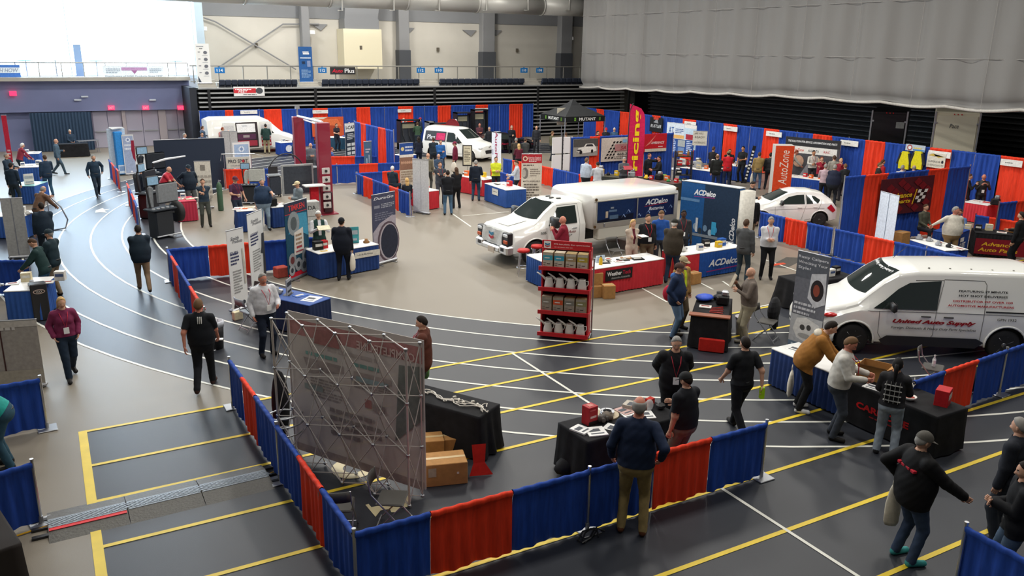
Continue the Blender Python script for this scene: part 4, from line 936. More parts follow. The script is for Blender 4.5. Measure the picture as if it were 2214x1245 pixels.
# ---- trailers standing in the dark behind the right drapes
def trailer(label, px0, px1, yt, yb, Y, m, trim, prints, Lz):
    c = PY((px0+px1)/2, yb, Y); zt = PY((px0+px1)/2, yt, Y).z; w = (px1-px0)/F*math.hypot(c.x, Y)
    t = thing('enclosed_trailer', label, 'trailer', (c.x, Y, 0), -.97)
    ob('trailer_body', MB().box((0, Lz/2, .45+(zt-.45)/2), (w, Lz, zt-.45), bev=.06), m, t)
    ob('rear_door', MB().box((0, -.03, .5+(zt-.6)/2), (w-.24, .05, zt-.72), bev=.01), m, t)
    for s in (-1, 1):
        ob('corner_trim', MB().box((s*(w/2-.04), -.02, .45+(zt-.45)/2), (.07, .07, zt-.45)), trim, t)
        ob('trailer_wheel', MB().lathe([(.1, -.1), (.32, -.1), (.34, 0), (.32, .1), (.1, .1)], c=(s*(w/2-.2), Lz*.6, .34), ax='x'), RUBBER, t, True)
        for z in (.8, zt-.5): ob('hinge', MB().box((s*(w/2-.1), -.06, z), (.1, .04, .08)), STEEL, t)
    for k in range(3): ob('marker_lamp', MB().cyl((-.15+.15*k, -.03, zt-.1), (-.15+.15*k, -.06, zt-.1), .03, n=8), REDL, t)
    if prints: ob('rear_lettering', art(prints, w, zt, flatmap(-w/2, 0, -.06)), None, t)
    return t
trailer('white enclosed trailer with its rear doors shut behind the right drapes', 2022, 2100, 243, 316, 23.6, mat('trailer_white', hexc('d8d0b8'), .5), STEEL, [('t', 'Pace', .45, .84, .2, .05, '5a5a58', .2), ('r', .5, .45, .54, .55, '33332f'), ('r', .04, .06, .2, .1, '5a3020')], 4.6)
trailer('black enclosed trailer beside the white one in the dark', 1884, 1950, 240, 300, 27.2, mat('trailer_black', hexc('101012'), .3), STEEL, [('r', .7, .78, .92, .86, '8a8a88'), ('r', .15, .1, .3, .16, 'b8b6b0')], 3.2)
# ================================================================== PEOPLE
SKIN = [mat('skin_light', hexc('c99a80'), .55, spec=.3), mat('skin_tan', hexc('b5805f'), .55, spec=.3), mat('skin_dark', hexc('4a3024'), .5, spec=.3), mat('skin_ruddy', hexc('c4806a'), .55, spec=.3)]
EYEW = mat('eye_white', (.7, .7, .68), .3); EYED = mat('eye_iris', (.03, .02, .015), .2); LIPS = mat('lip_skin', hexc('a0604f'), .5)
HAIRC = {'grey': '8d8a85', 'white': 'd8d5cf', 'brown': '4a3526', 'dark': '221a15', 'blond': 'c9a46a', 'ltbrown': '6d5238', 'red': '7c3a20', 'black': '121011'}
def quat_to(d):
    d = np.array(d, float); d /= np.linalg.norm(d); return d
def head_grid(nu, nv, scale=1.0):
    """unit head centred at the origin facing -Y, height .23"""
    P = []
    for j in range(nv+1):
        ph = PI*j/nv-PI/2; 
        for i in range(nu):
            th = 2*PI*i/nu
            d = np.array([math.cos(ph)*math.sin(th), -math.cos(ph)*math.cos(th), math.sin(ph)])
            x, y, z = d[0]*.076, d[1]*.096, d[2]*.116
            fr = max(0, -d[1]); lat = abs(d[0])
            if z < -.02:                                    # jaw narrows and comes forward
                t = min(1, (-.02-z)/.09); x *= 1-.28*t; y = y*(1-.22*t)-.012*t*fr if y < 0 else y*(1-.35*t)
            def bump(cx, cz, rx, rz, a): return a*math.exp(-((x-cx)/rx)**2-((z-cz)/rz)**2)*(fr > .2)
            y -= bump(0, -.018, .010, .022, .024)+bump(0, -.030, .014, .010, .010)      # nose
            y += bump(.030, .006, .015, .012, .011)+bump(-.030, .006, .015, .012, .011)  # eye sockets
            y -= bump(.028, .026, .022, .008, .005)+bump(-.028, .026, .022, .008, .005)  # brow
            y -= bump(0, -.056, .020, .009, .006)+bump(0, -.090, .018, .014, .008)       # lips, chin
            P.append((x, y, z, d[0], d[1], d[2]))
    return P
HG = {}
def head_mesh(nu, nv):
    if (nu, nv) in HG: return HG[(nu, nv)]
    P = head_grid(nu, nv); vs = [p[:3] for p in P]; fs = []; lab = []
    for j in range(nv):
        for i in range(nu):
            f = (j*nu+i, j*nu+(i+1) % nu, (j+1)*nu+(i+1) % nu, (j+1)*nu+i); c = np.mean([vs[k] for k in f], 0); dd = np.mean([P[k][3:] for k in f], 0)
            l = 'skin'
            if dd[1] < -.3:
                if abs(c[0]) < .022 and abs(c[2]+.056) < .0065: l = 'lip'
                elif .012 < abs(c[0]) < .048 and abs(c[2]-.029) < .0055: l = 'brow'
            fs.append(f); lab.append(l)
    def ell(c, r, l, n=8, k=5):
        b = len(vs)
        for a in range(k+1):
            for q in range(n):
                t = PI*a/k-PI/2; vs.append((c[0]+r[0]*math.cos(t)*math.cos(2*PI*q/n), c[1]+r[1]*math.cos(t)*math.sin(2*PI*q/n), c[2]+r[2]*math.sin(t)))
        for a in range(k):
            for q in range(n): fs.append((b+a*n+q, b+a*n+(q+1) % n, b+(a+1)*n+(q+1) % n, b+(a+1)*n+q)); lab.append(l)
    for s in (-1, 1):
        ell((s*.030, -.076, .006), (.012, .010, .007), 'eye'); ell((s*.030, -.0835, .006), (.005, .005, .005), 'iris', 6, 4)
        ell((s*.078, .008, -.004), (.010, .018, .032), 'skin')
    HG[(nu, nv)] = (vs, fs, lab); return HG[(nu, nv)]
def hair_geo(kind, nu=24, nv=18):
    P = head_grid(nu, nv); vs = []; keep = []
    for x, y, z, a, b, c in P:
        m = c+.95*b-.12
        if kind in ('long', 'pony'): m = c+1.2*b+.02
        if kind == 'bald': m = min(m, .55-c) if True else m
        if kind == 'thin': m = m+.0
        g = max(-1, min(1, m/.12)); off = .012 if kind not in ('long',) else .017
        if kind == 'thin': off = .006
        o = off*g if g > 0 else .02*g
        if g > 0: o += .002*math.sin(14*a+3*c)*math.sin(11*c)
        s = 1+o/.09; vs.append((x*s, y*s, z*s*(1 if c > 0 else 1))); keep.append(g > -.35)
    fs = []
    for j in range(nv):
        for i in range(nu):
            f = (j*nu+i, j*nu+(i+1) % nu, (j+1)*nu+(i+1) % nu, (j+1)*nu+i)
            if sum(keep[k] for k in f) >= 3: fs.append(f)
    if kind == 'long':
        b = len(vs); n = 12
        rows = [(.07, .03, .02, .05), (.082, .045, .045, -.04), (.085, .04, .06, -.11), (.075, .03, .065, -.19), (.05, .015, .07, -.25)]
        for rx, ry, cy, z in rows:
            for q in range(n): vs.append((rx*math.cos(2*PI*q/n), cy+ry*math.sin(2*PI*q/n), z))
        for r in range(len(rows)-1):
            for q in range(n): fs.append((b+r*n+q, b+r*n+(q+1) % n, b+(r+1)*n+(q+1) % n, b+(r+1)*n+q))
        fs.append(tuple(range(b+(len(rows)-1)*n, b+len(rows)*n)))
    if kind == 'pony':
        b = len(vs); n = 8; rows = [(.03, .09, .03), (.036, .12, .01), (.034, .13, -.08), (.028, .125, -.18), (.01, .12, -.27)]
        for r_, cy, z in rows:
            for q in range(n): vs.append((r_*math.cos(2*PI*q/n), cy+r_*math.sin(2*PI*q/n), z))
        for r in range(len(rows)-1):
            for q in range(n): fs.append((b+r*n+q, b+r*n+(q+1) % n, b+(r+1)*n+(q+1) % n, b+(r+1)*n+q))
    return vs, fs
def cap_geo(brim=True, back=False):
    vs = []; fs = []; n = 20; k = 6
    for j in range(k+1):
        t = PI/2*j/k
        for i in range(n):
            a = 2*PI*i/n; vs.append((.091*math.cos(t)*math.sin(a), .004-.109*math.cos(t)*math.cos(a), .028+.105*math.sin(t)**.9))
    for j in range(k):
        for i in range(n): fs.append((j*n+i, j*n+(i+1) % n, (j+1)*n+(i+1) % n, (j+1)*n+i))
    if brim:
        b = len(vs); m = 10
        for z in (.030, .038):
            for i in range(m+1):
                a = -PI/2.4+PI/1.2*i/m
                vs.append((.09*math.sin(a), .004-.105*math.cos(a), z)); vs.append((.082*math.sin(a), -.03-.155*math.cos(a)**.6 if math.cos(a) > 0 else -.05, z-.012*math.cos(a)))
        e = 2*(m+1)
        for i in range(m):
            fs.append((b+2*i, b+2*i+1, b+2*i+3, b+2*i+2)); fs.append((b+e+2*i, b+e+2*i+2, b+e+2*i+3, b+e+2*i+1)); fs.append((b+2*i+1, b+e+2*i+1, b+e+2*i+3, b+2*i+3))
    return vs, fs
def hand_geo(curl=.5, side=1):
    """hand along -Z from the wrist, palm towards -Y ... fingers of unequal length, thumb on the side"""
    mb = MB()
    vs = []; n = 8
    for z, rx, ry in ((.02, .024, .018), (-.02, .030, .016), (-.06, .040, .014), (-.088, .040, .012)):
        for k in range(n): vs.append((rx*math.cos(2*PI*k/n), ry*math.sin(2*PI*k/n), z))
    mb.add(vs, [(i*n+k, i*n+(k+1) % n, (i+1)*n+(k+1) % n, (i+1)*n+k) for i in range(3) for k in range(n)]+[tuple(range(3*n, 4*n)), tuple(range(n-1, -1, -1))])
    for i, (x, L) in enumerate(((-.030, .060), (-.011, .078), (.009, .083), (.029, .074))):
        a = 0; p = Vector((x*side, 0, -.080)); pts = [p.copy()]
        for k, q in enumerate((.45, .32, .23)):
            a += curl*(.5+.35*k); p = p+Vector((0, -math.sin(a), -math.cos(a)))*L*q; pts.append(p.copy())
        mb.tube(pts, .009, 5, rs=[.0095, .009, .0082, .006])
    p = Vector((.030*side, -.004, -.012)); pts = [p, p+Vector((.022*side, -.010, -.022)), p+Vector((.030*side, -.022, -.050)), p+Vector((.026*side, -.030, -.072))]
    mb.tube(pts, .011, 5, rs=[.013, .0125, .011, .008])
    return mb.v, mb.f
def nets(f, org, h):
    """surface nets on a scalar field"""
    s = f < 0; nx, ny, nz_ = f.shape
    c = np.zeros((nx-1, ny-1, nz_-1), int)
    for i in (0, 1):
        for j in (0, 1):
            for k in (0, 1): c += s[i:nx-1+i, j:ny-1+j, k:nz_-1+k]
    act = (c > 0) & (c < 8); idx = -np.ones(c.shape, int); A = np.argwhere(act); idx[act] = np.arange(len(A))
    acc = np.zeros((len(A), 3)); cnt = np.zeros(len(A)); off = [(i, j, k) for i in (0, 1) for j in (0, 1) for k in (0, 1)]
    for a in off:
        for ax in range(3):
            if a[ax] == 0:
                b = list(a); b[ax] = 1; fa = f[A[:, 0]+a[0], A[:, 1]+a[1], A[:, 2]+a[2]]; fb = f[A[:, 0]+b[0], A[:, 1]+b[1], A[:, 2]+b[2]]
                m = (fa < 0) != (fb < 0); t = np.where(m, fa/(fa-fb+1e-12), 0)
                p = np.tile(np.array(a, float), (len(A), 1)); p[:, ax] += t; acc[m] += p[m]; cnt[m] += 1
    V = (A+acc/cnt[:, None])*h+org; Fs = []
    for ax in range(3):
        o = [(1, 2), (2, 0), (0, 1)][ax]
        sl = [slice(1, -1)]*3; sl[ax] = slice(0, -1); sh = list(sl); sh[ax] = slice(1, None)
        s0 = s[tuple(sl)]; s1 = s[tuple(sh)]; E = np.argwhere(s0 != s1)
        if not len(E): continue
        st = s0[E[:, 0], E[:, 1], E[:, 2]]; E = E.copy()
        for q in range(3):
            if q != ax: E[:, q] += 1
        def id_(d1, d2):
            e = E.copy(); e[:, o[0]] += d1; e[:, o[1]] += d2; return idx[e[:, 0], e[:, 1], e[:, 2]]
        q = np.stack([id_(-1, -1), id_(0, -1), id_(0, 0), id_(-1, 0)], 1); q[~st] = q[~st][:, ::-1]; Fs.append(q)
    return V, np.concatenate(Fs)
def ik(a, b, l1, l2, pole):
    a = np.array(a, float); b = np.array(b, float); d = b-a; L = np.linalg.norm(d); Lm = (l1+l2)*.995
    if L > Lm: b = a+d/L*Lm; d = b-a; L = Lm
    u = d/L; x = (l1*l1-l2*l2+L*L)/(2*L); hgt = math.sqrt(max(0, l1*l1-x*x)); p = np.array(pole, float); p = p-u*(p@u); p /= np.linalg.norm(p)+1e-9
    return a+u*x+p*hgt, b
ARMS = {'down': (.07, .05, -.53), 'slight': (.11, .12, -.47), 'pocket': (.06, .07, -.45), 'fwd': (-.03, .34, -.27), 'fold': (-.17, .27, -.24), 'cross': (-.26, .20, -.14), 'chin': (-.18, .17, .05),
        'reach': (.04, .5, -.12), 'out': (.48, .22, -.20), 'back': (-.06, -.15, -.42), 'paper': (-.07, .3, -.14), 'phone': (-.08, .28, -.05), 'hip': (.10, -.03, -.36), 'table': (.02, .36, -.42), 'swingf': (.06, .25, -.46), 'swingb': (.07, -.2, -.48), 'up': (.0, .3, .1), 'lap': (-.08, .28, -.38)}
NP_ = 0; PEOPLE = []
def person(label, hx, hy, face, top='333333', pants='2a2c33', h=1.76, arms=('down', 'down'), legs='stand', hair='dark', hk='short', cap=None, capbrim=True, sleeve='long', skin=0, lean=0.0, fat=0.0, shoe='1c1a19', lanyard=None, badge=False,
           feet=None, hem=None, nod=0.15, turn=0.0, world=None, woman=False, vest=None, coat=False, shirt=None, extra=None, group=None, seat=.47, hood=None):
    """hx, hy = pixel of the head's top; face = 0 towards the camera, 90 to the picture's right, 180 away"""
    global NP_
    fat += .022+(.015 if coat else 0); NP_ += 1; rr = random.Random(NP_*13); sc = h/1.75; z_top = h if legs != 'sit' else h-(.93-seat)*sc
    z_top -= .25*abs(math.sin(lean))*sc*1.0 if lean else 0
    loc = world if world is not None else PZ(hx, hy, z_top)
    if lean and world is None: pass
    d = math.hypot(loc[0], loc[1]); ref = math.atan2(-loc[0], loc[1]); th = ref+math.radians(face)
    lb = math.sin(lean)*.72*sc
    bx, by = loc[0]-math.sin(th)*lb, loc[1]+math.cos(th)*lb
    if world is not None: bx, by = loc[0], loc[1]
    t = thing('person', label, 'person', (bx, by, 0), th, group)
    cell = .0155 if d < 14 else .020 if d < 24 else .028
    hipz = .93*sc if legs != 'sit' else seat*sc+.08
    cl_, sl = math.cos(lean), math.sin(lean)
    def T(p):                               # upper body point: lean about the hips (forward = -Y)
        x, y, z = p; z0 = .93; y2 = y*cl_-(z-z0)*sl; z2 = (z-z0)*cl_+y*sl
        return np.array([x*sc, y2*sc, hipz+z2*sc])
    wS = .165 if woman else .185; fw = fat
    prim = []                               # (A, B, ra, rb, label, yscale, group)
    up = 'up'
    yk = .70
    prim += [(T((0, .005, .97)), T((0, -.02*fw*10*.5, 1.10)), .150+fw*.9, .146+fw*1.1, 'torso', yk+fw*.9), (T((0, -.01*fw*8, 1.10)), T((0, 0, 1.30)), .146+fw*1.1, .158+fw*.5, 'torso', yk+fw*.5),
             (T((0, 0, 1.30)), T((0, .005, 1.39)), .158+fw*.5, .13, 'torso', yk), (T((-wS*.72, .005, 1.405)), T((wS*.72, .005, 1.405)), .062, .062, 'torso', 1.0), (T((0, .01, 1.42)), T((0, .0, 1.47)), .085, .062, 'torso', 1.0),
             (T((0, .0, 1.46)), T((0, -.015, 1.56)), .055, .053, 'neck', 1.0)]
    if woman: prim += [(T((-.065, -.085, 1.27)), T((.065, -.085, 1.27)), .07, .07, 'torso', 1.0)]
    # arms
    hands = []
    for s, a in ((-1, arms[0]), (1, arms[1])):
        tg = ARMS[a] if isinstance(a, str) else a; sh = T((s*wS, .005, 1.405))
        w = sh+np.array([s*tg[0], -tg[1], tg[2]])*sc
        pole = (s*.55, .8, -.5) if tg[2] < -.3 or True else (s, 0, -1)
        el, w = ik(sh, w, .285*sc, .255*sc, pole); k = 1.0 if sleeve == 'long' else .9
        th_ = .016 if coat else .003
        prim += [(sh, el, .060+th_+fw*.15, .047+th_, 'arm%d' % s, 1.0), (el, w, .046+th_ if sleeve == 'long' else .041, (.034+th_) if sleeve == 'long' else .027, 'fore%d' % s, 1.0)]
        hands.append((s, el, w))
    # legs
    hx_ = .092*sc; hipc = np.array([0, 0, hipz])
    if legs == 'sit': ft = {-1: (-.13, -.45, 0), 1: (.13, -.43, 0)}
    elif legs == 'walk': ft = {-1: (-.08, -.27, 0), 1: (.09, .30, .06)}
    elif legs == 'walk2': ft = {1: (.08, -.27, 0), -1: (-.09, .30, .06)}
    elif legs == 'wide': ft = {-1: (-.2, -.02, 0), 1: (.2, .03, 0)}
    else: ft = {-1: (-.12-.02*rr.random(), -.03+.05*rr.random(), 0), 1: (.12+.02*rr.random(), .05-.08*rr.random(), 0)}
    pw_ = .010
    prim.append((hipc+np.array([-.07*sc, 0, -.02]), hipc+np.array([.07*sc, 0, -.02]), (.108+pw_+fw*.35)*sc, (.108+pw_+fw*.35)*sc, 'pelvis', 1.0))
    toes = []
    for s in (-1, 1):
        a = hipc+np.array([s*hx_, 0, -.03]); b = np.array([ft[s][0]*sc, ft[s][1]*sc, .085*sc+ft[s][2]])
        kn, b = ik(a, b, .43*sc, .42*sc, (s*.05, -1, .02))
        prim += [(a, kn, .088+pw_+fw*.2, .060+pw_, 'leg%d' % s, 1.0), (kn, b, .058+pw_, .046+pw_, 'shin%d' % s, 1.0)]
        tl = np.array([s*.02, -.17, -.05 if ft[s][2] == 0 else -.085]); prim += [(b+np.array([0, .03, -.045]), b+tl, .042, .036, 'shoe%d' % s, 1.0)]
    # field
    R = [(np.array(A), np.array(B), ra*(sc if i < 6 else 1), rb*(sc if i < 6 else 1), l, ys) for i, (A, B, ra, rb, l, ys) in enumerate(prim)]
    lo = np.min([np.minimum(A, B)-max(ra, rb)-.05 for A, B, ra, rb, l, y in R], 0); hi = np.max([np.maximum(A, B)+max(ra, rb)+.05 for A, B, ra, rb, l, y in R], 0)
    dim = np.ceil((hi-lo)/cell).astype(int)+1; f = np.full(dim, .2)
    def dist(P, pr):
        A, B, ra, rb, l, ys = pr; q = P-A; ab = B-A
        if ys != 1.0:
            yb = np.array([0, cl_, sl]) if l == 'torso' else np.array([0, 1, 0.]); comp = q@yb; q = q+np.multiply.outer(comp*(1/ys-1), yb); cb = ab@yb; ab = ab+yb*cb*(1/ys-1)
        tt_ = np.clip((q@ab)/(ab@ab+1e-9), 0, 1); v = q-np.multiply.outer(tt_, ab); return (np.sqrt((v*v).sum(-1))-(ra+(rb-ra)*tt_))*(ys if ys < 1 else 1)
    for pr in R:
        A, B, ra, rb, l, ys = pr; m = max(ra, rb)+.06
        i0 = np.maximum(0, ((np.minimum(A, B)-m-lo)/cell).astype(int)); i1 = np.minimum(dim, ((np.maximum(A, B)+m-lo)/cell).astype(int)+2)
        gx, gy, gz = [lo[q]+cell*np.arange(i0[q], i1[q]) for q in range(3)]
        P = np.stack(np.meshgrid(gx, gy, gz, indexing='ij'), -1); dd = dist(P, pr); sub = f[i0[0]:i1[0], i0[1]:i1[1], i0[2]:i1[2]]
        k = .022 if l[:3] in ('arm', 'for') else .035 if l in ('torso', 'neck', 'pelvis') else .020
        hh = np.clip(.5+.5*(sub-dd)/k, 0, 1); f[i0[0]:i1[0], i0[1]:i1[1], i0[2]:i1[2]] = sub*(1-hh)+dd*hh-k*hh*(1-hh)
    V, Q = nets(f, lo, cell)
    # regions
    cen = V[Q].mean(1); D = np.stack([dist(cen, pr) for pr in R], 1); L_ = np.array([pr[4] for pr in R])[D.argmin(1)]
    hemz = (hem if hem is not None else (.80 if coat else .93))
    ax = np.array([0, -sl, cl_]); up_c = (cen-hipc)@ax/sc+.93
    lab = np.full(len(Q), 'pants', dtype=object)
    isup = np.isin(L_, ['torso', 'neck']) | (np.isin(L_, ['pelvis', 'leg-1', 'leg1']) & (up_c > hemz) & (legs != 'sit')) | ((L_ == 'torso'))
    lab[isup] = 'top'
    lab[(L_ == 'torso') & (up_c < hemz)] = 'pants'
    for s, el, w in hands:
        m = L_ == 'arm%d' % s; lab[m] = 'top'
        if sleeve == 'none': lab[m] = 'skin'
        m = L_ == 'fore%d' % s; lab[m] = 'top' if sleeve == 'long' else 'skin'
        if sleeve == 'short':
            sh = T((s*wS, .005, 1.405)); m = L_ == 'arm%d' % s; u = ((cen-sh)@(el-sh))/((el-sh)@(el-sh)); lab[m & (u > .78)] = 'skin'
        if vest: lab[np.isin(L_, ['arm%d' % s, 'fore%d' % s])] = 'sleeve'
    lab[(L_ == 'neck') & (up_c > 1.49)] = 'skin'
    if shirt: lab[(lab == 'top') & (np.abs(cen[:, 0]) < .035+.02*np.clip(up_c-1.1, 0, 1)) & (cen[:, 1] < -.05) & (up_c > 1.05) & (up_c < 1.49)] = 'shirt'
    lab[np.char.startswith(L_.astype(str), 'shoe')] = 'shoe'
    sk = SKIN[skin]; shoem = cl(shoe, .6); topm = cl(top, .8); pantm = cl(pants, .85); hm = cl(HAIRC.get(hair, hair), .7)
    # straight hems: garment edge vertices move onto the hem plane
    tv = np.zeros(len(V), bool); pv = np.zeros(len(V), bool); tv[Q[lab == 'top'].ravel()] = True; pv[Q[lab == 'pants'].ravel()] = True
    e_ = tv & pv; uv = (V-hipc)@ax/sc+.93; e_ &= np.abs(uv-hemz) < .06
    V[e_] += np.outer((hemz-uv[e_])*sc, ax)
    cols = {'top': topm, 'pants': pantm, 'skin': sk, 'shoe': shoem, 'sleeve': cl(vest, .8) if vest else topm, 'shirt': cl(shirt, .8) if shirt else topm}
    near = d < 17.5
    verts = [V]; faces = [tuple(q) for q in Q.tolist()]; fl = list(lab); nb = len(V)
    if near: fl = ['skin']*len(Q)
    # head and hands join the same body mesh
    hc = T((0, -.02, 1.63)); nodm = lean*.6+nod; cn, sn = math.cos(nodm), math.sin(nodm); ct, st_ = math.cos(turn), math.sin(turn)
    def HT(p, k=1.0):
        x, y, z = [q*sc*k for q in p]; y, z = y*cn-z*sn, z*cn+y*sn; x, y = x*ct-y*st_, x*st_+y*ct; return np.array([hc[0]+x, hc[1]+y, hc[2]+z])
    hv, hf, hl = head_mesh(28, 22) if near else head_mesh(16, 12)
    mp = {'skin': 'skin', 'lip': 'lip', 'brow': 'brow', 'eye': 'eye', 'iris': 'iris'}
    verts.append(np.array([HT(p) for p in hv])); faces += [tuple(i+nb for i in q) for q in hf]; fl += hl; nb += len(hv)
    for s, el, w in hands:
        gv, gf = hand_geo(.55, -s); z_ = el-w; z_ = z_/np.linalg.norm(z_); fr = np.array([-s*.75, -.3, 0.]); y_ = fr-z_*(fr@z_); y_ /= np.linalg.norm(y_); y_ = -y_; x_ = np.cross(y_, z_)
        verts.append(np.array([w+(x_*p[0]+y_*p[1]+z_*p[2])*sc*1.02 for p in gv])); faces += [tuple(i+nb for i in q) for q in gf]; fl += ['skin']*len(gf); nb += len(gv)
    cols.update({'lip': LIPS, 'brow': hm, 'eye': EYEW, 'iris': EYED})
    VV = np.concatenate(verts); me = bpy.data.meshes.new('body'); me.from_pydata(VV.tolist(), [], faces)
    ks = sorted(set(fl)); [me.materials.append(cols[k]) for k in ks]; me.polygons.foreach_set('material_index', [ks.index(x) for x in fl]); me.polygons.foreach_set('use_smooth', [True]*len(faces))
    ob('body', me, None, t)
    if near:      # garments: shells a few millimetres outside the body
        nrm = np.zeros_like(V); a_ = V[Q[:, 1]]-V[Q[:, 0]]; b_ = V[Q[:, 2]]-V[Q[:, 0]]; fn = np.cross(a_, b_)
        for k in range(4): np.add.at(nrm, Q[:, k], fn)
        nrm /= np.linalg.norm(nrm, axis=1)[:, None]+1e-9
        ctr = nrm*.006+V
        wr = .0028*np.sin(V[:, 2]*38+V[:, 0]*30+2*np.sin(V[:, 1]*19+NP_))*np.sin(V[:, 0]*25+V[:, 1]*31+V[:, 2]*13+NP_); ctr = ctr+nrm*wr[:, None]
        for nm, keys, sd_ in ((('jacket' if coat else 'shirt'), ('top', 'sleeve', 'shirt'), 0), ('trousers', ('pants',), 0), ('shoe', ('shoe',), -1), ('shoe', ('shoe',), 1)):
            m = np.isin(lab, keys)
            if sd_: m &= (L_ == 'shoe%d' % sd_)
            q = Q[m]
            if not len(q): continue
            u, inv = np.unique(q, return_inverse=True); me = bpy.data.meshes.new(nm); off = .008 if nm in ('shirt', 'jacket') else 0
            me.from_pydata((ctr[u]+nrm[u]*off).tolist(), [], inv.reshape(-1, 4).tolist())
            kk = [k for k in keys if (lab[m] == k).any()]; [me.materials.append(cols[k]) for k in kk]
            me.polygons.foreach_set('material_index', [kk.index(x) for x in lab[m]]); me.polygons.foreach_set('use_smooth', [True]*len(q)); ob(nm, me, None, t)
    # hair, cap
    if hk != 'none':
        gv, gf = hair_geo(hk, *((28, 20) if near else (16, 12)))
        mb = MB().add([HT(p) for p in gv], gf); ob('hair', mb, hm, t, True)
    if cap:
        gv, gf = cap_geo(capbrim); ob('cap', MB().add([HT(p, 1.0) for p in gv], gf), cl(cap, .8), t, True)
    if hood:
        c = T((0, .085, 1.44)); ob('hood', MB().ell(tuple(c), (.13*sc, .08*sc, .075*sc), 12, 8), cl(hood, .85), t, True)
    if lanyard:
        yf = -.165-fat*.9
        pts = [T((-.06, .03, 1.50)), T((-.085, -.05, 1.47)), T((-.06, yf+.02, 1.36)), T((0, yf-.012, 1.14)), T((.06, yf+.02, 1.36)), T((.085, -.05, 1.47)), T((.06, .03, 1.50)), T((0, .065, 1.51)), T((-.06, .03, 1.50))]
        ob('lanyard', MB().tube(pts, .007, 4), cl(lanyard, .6), t)
    if badge:
        c = T((0, -.18-fat*1.0, 1.08 if badge is True else badge)); b = MB().box(tuple(c), (.095, .012, .12)); ob('badge', b, PAPER, t)
    if coat or near:
        if not woman: ob('belt_line', MB().lathe([((.135+fat*.5)*sc, -.015), ((.135+fat*.5)*sc, .015)], n=16), BLACK, t, True).matrix_local = Matrix.Translation(Vector((0, 0, hipz+.05*sc))) if (legs != 'sit' and not coat and lean < .2) else Matrix.Translation(Vector((0, 0, hipz+.05*sc)))
    _n0 = len(C.objects)
    if extra:
        for e in extra: e(t, T, hands, sc)
    PEOPLE.append((t, [o for o in list(C.objects)[_n0:] if o.parent is None], .27+fat*.6+(.1 if legs == 'sit' else 0)))
    return t, hands
def hold_bag(side=1, label='x', h=.42, w=.3, col=None, dz=0.0):
    def fn(t, T, hands, sc):
        for s, el, wr in hands:
            if s == side:
                p = loc2w(t, (wr[0], wr[1], wr[2]-.13-h+dz)); tote(label, p, t.rotation_euler.z+1.2, h, w, col)
    return fn
def back_mark(cells, hx_):
    def fn(t, T, hands, sc):
        mb = MB()
        for x, z, w, h in cells:
            c = T((x, .15, z)); mb.box(tuple(c), (w, .05, h), bev=.004)
        ob('back_print', mb, cl(hx_, .6), t)
    return fn
def hold_item(side, name, label, cat, dims, m, dz=-.12, dy=-.04, tilt=0):
    def fn(t, T, hands, sc):
        for s, el, wr in hands:
            if s == side:
                v = (wr-el)/np.linalg.norm(wr-el); q = wr+v*.12; p = loc2w(t, (q[0], q[1]+dy, q[2])); o = ob(name, MB().box((0, 0, 0), dims, bev=.004), m, None, loc=p, rz=t.rotation_euler.z); o.rotation_euler[0] = tilt
                tag(o, label, cat)
    return fn
# ================================================================== DRAPES
drape('front booth low drape: blue, red, then three blue and red panels along its long side', (765, 1150), (1658, 913), .93, 'brbbrb', (930, 1108, 1275, 1416, 1538), posts=(1275,))
drape('low drape running back from the front corner beside the popup frame, red panels between blue', (495, 776), (764, 1149), .93, 'brbbrb', (522, 551, 597, 645, 695), posts=(597,), ends=(1, 0))
drape('low drape at the right booth with one red panel, beside the tote bag table', (1977, 823), (2300, 714), .93, 'brbb', (2043, 2115, 2179), posts=(2178,), ends=(0, 1))
A = PZ(2089, 1136, .93)
drape('single low blue drape in the lower right corner held by a man', None, None, .93, 'b', (), wa=A, wb=PZ(2330, 1268, .93), posts=())
drape('single low blue drape at the left edge behind the person in teal', (-120, 852), (86, 817), .93, 'b')
drape('single low blue drape by the dark table in the lower left corner', (-150, 1060), (69, 999), .93, 'b')
drape('low drape of the two banner booth, blue red and blue, facing away from the aisle', (361, 538), (680, 512), .93, 'brb', (449, 541), posts=(619,), amp=.012)
drape('low drape along the left aisle side of the two banner booth with narrow red panels', (361, 538), (441, 667), .93, 'brbr', (370, 383, 410), ends=(0, 1), amp=.012)
drape('low drape along the track behind the wheel balancers, red between blue', (274, 395), (298, 450), .93, 'rbrb', (279, 284, 290), amp=.012)
drape('low drape along the track beside the blue display tower', (235, 345), (257, 370), .93, 'brbr', (240, 247, 251), amp=.012)
drape('low drape across the aisle behind the red lift, red then blue', (713, 338), (830, 337), .93, 'rb', (767,))
drape('low drape behind the red lift and nearer, blue red blue', (700, 357), (864, 351), .93, 'brb', (776, 817), posts=(728,))
drape('low drape with a narrow red panel running toward the dark wheel banner', (770, 374), (886, 417), .93, 'brbrb', (786, 806, 842, 862), amp=.03, pitch=.16)
drape('low drape behind the seated white haired man, blue then red', (772, 374), (864, 368), .93, 'br', (826,))
drape('low blue and red drape below the roll up with club emblem', (1061, 366), (1110, 378), .93, 'rb', (1080,))
drape('low orange red drape left of the service station banner', (1088, 342), (1130, 350), .93, 'br', (1108,), amp=.03)
drape('low bright blue drape behind the white shirted man at the blue table', (1098, 377), (1128, 386), .93, 'br', (1120,), amp=.03)
drape('low drape right of the service station banner, red then two blue panels', (1172, 358), (1258, 377), .93, 'rbbr', (1197, 1225, 1252), posts=(1225,), amp=.03, pitch=.16)
drape('tall blue and red drape divider left of the aisle crossing, with three small posters', (766, 262), (851, 282), 2.44, 'brbrb', (780, 791, 818, 834), posts=(), amp=.04, pitch=.2)
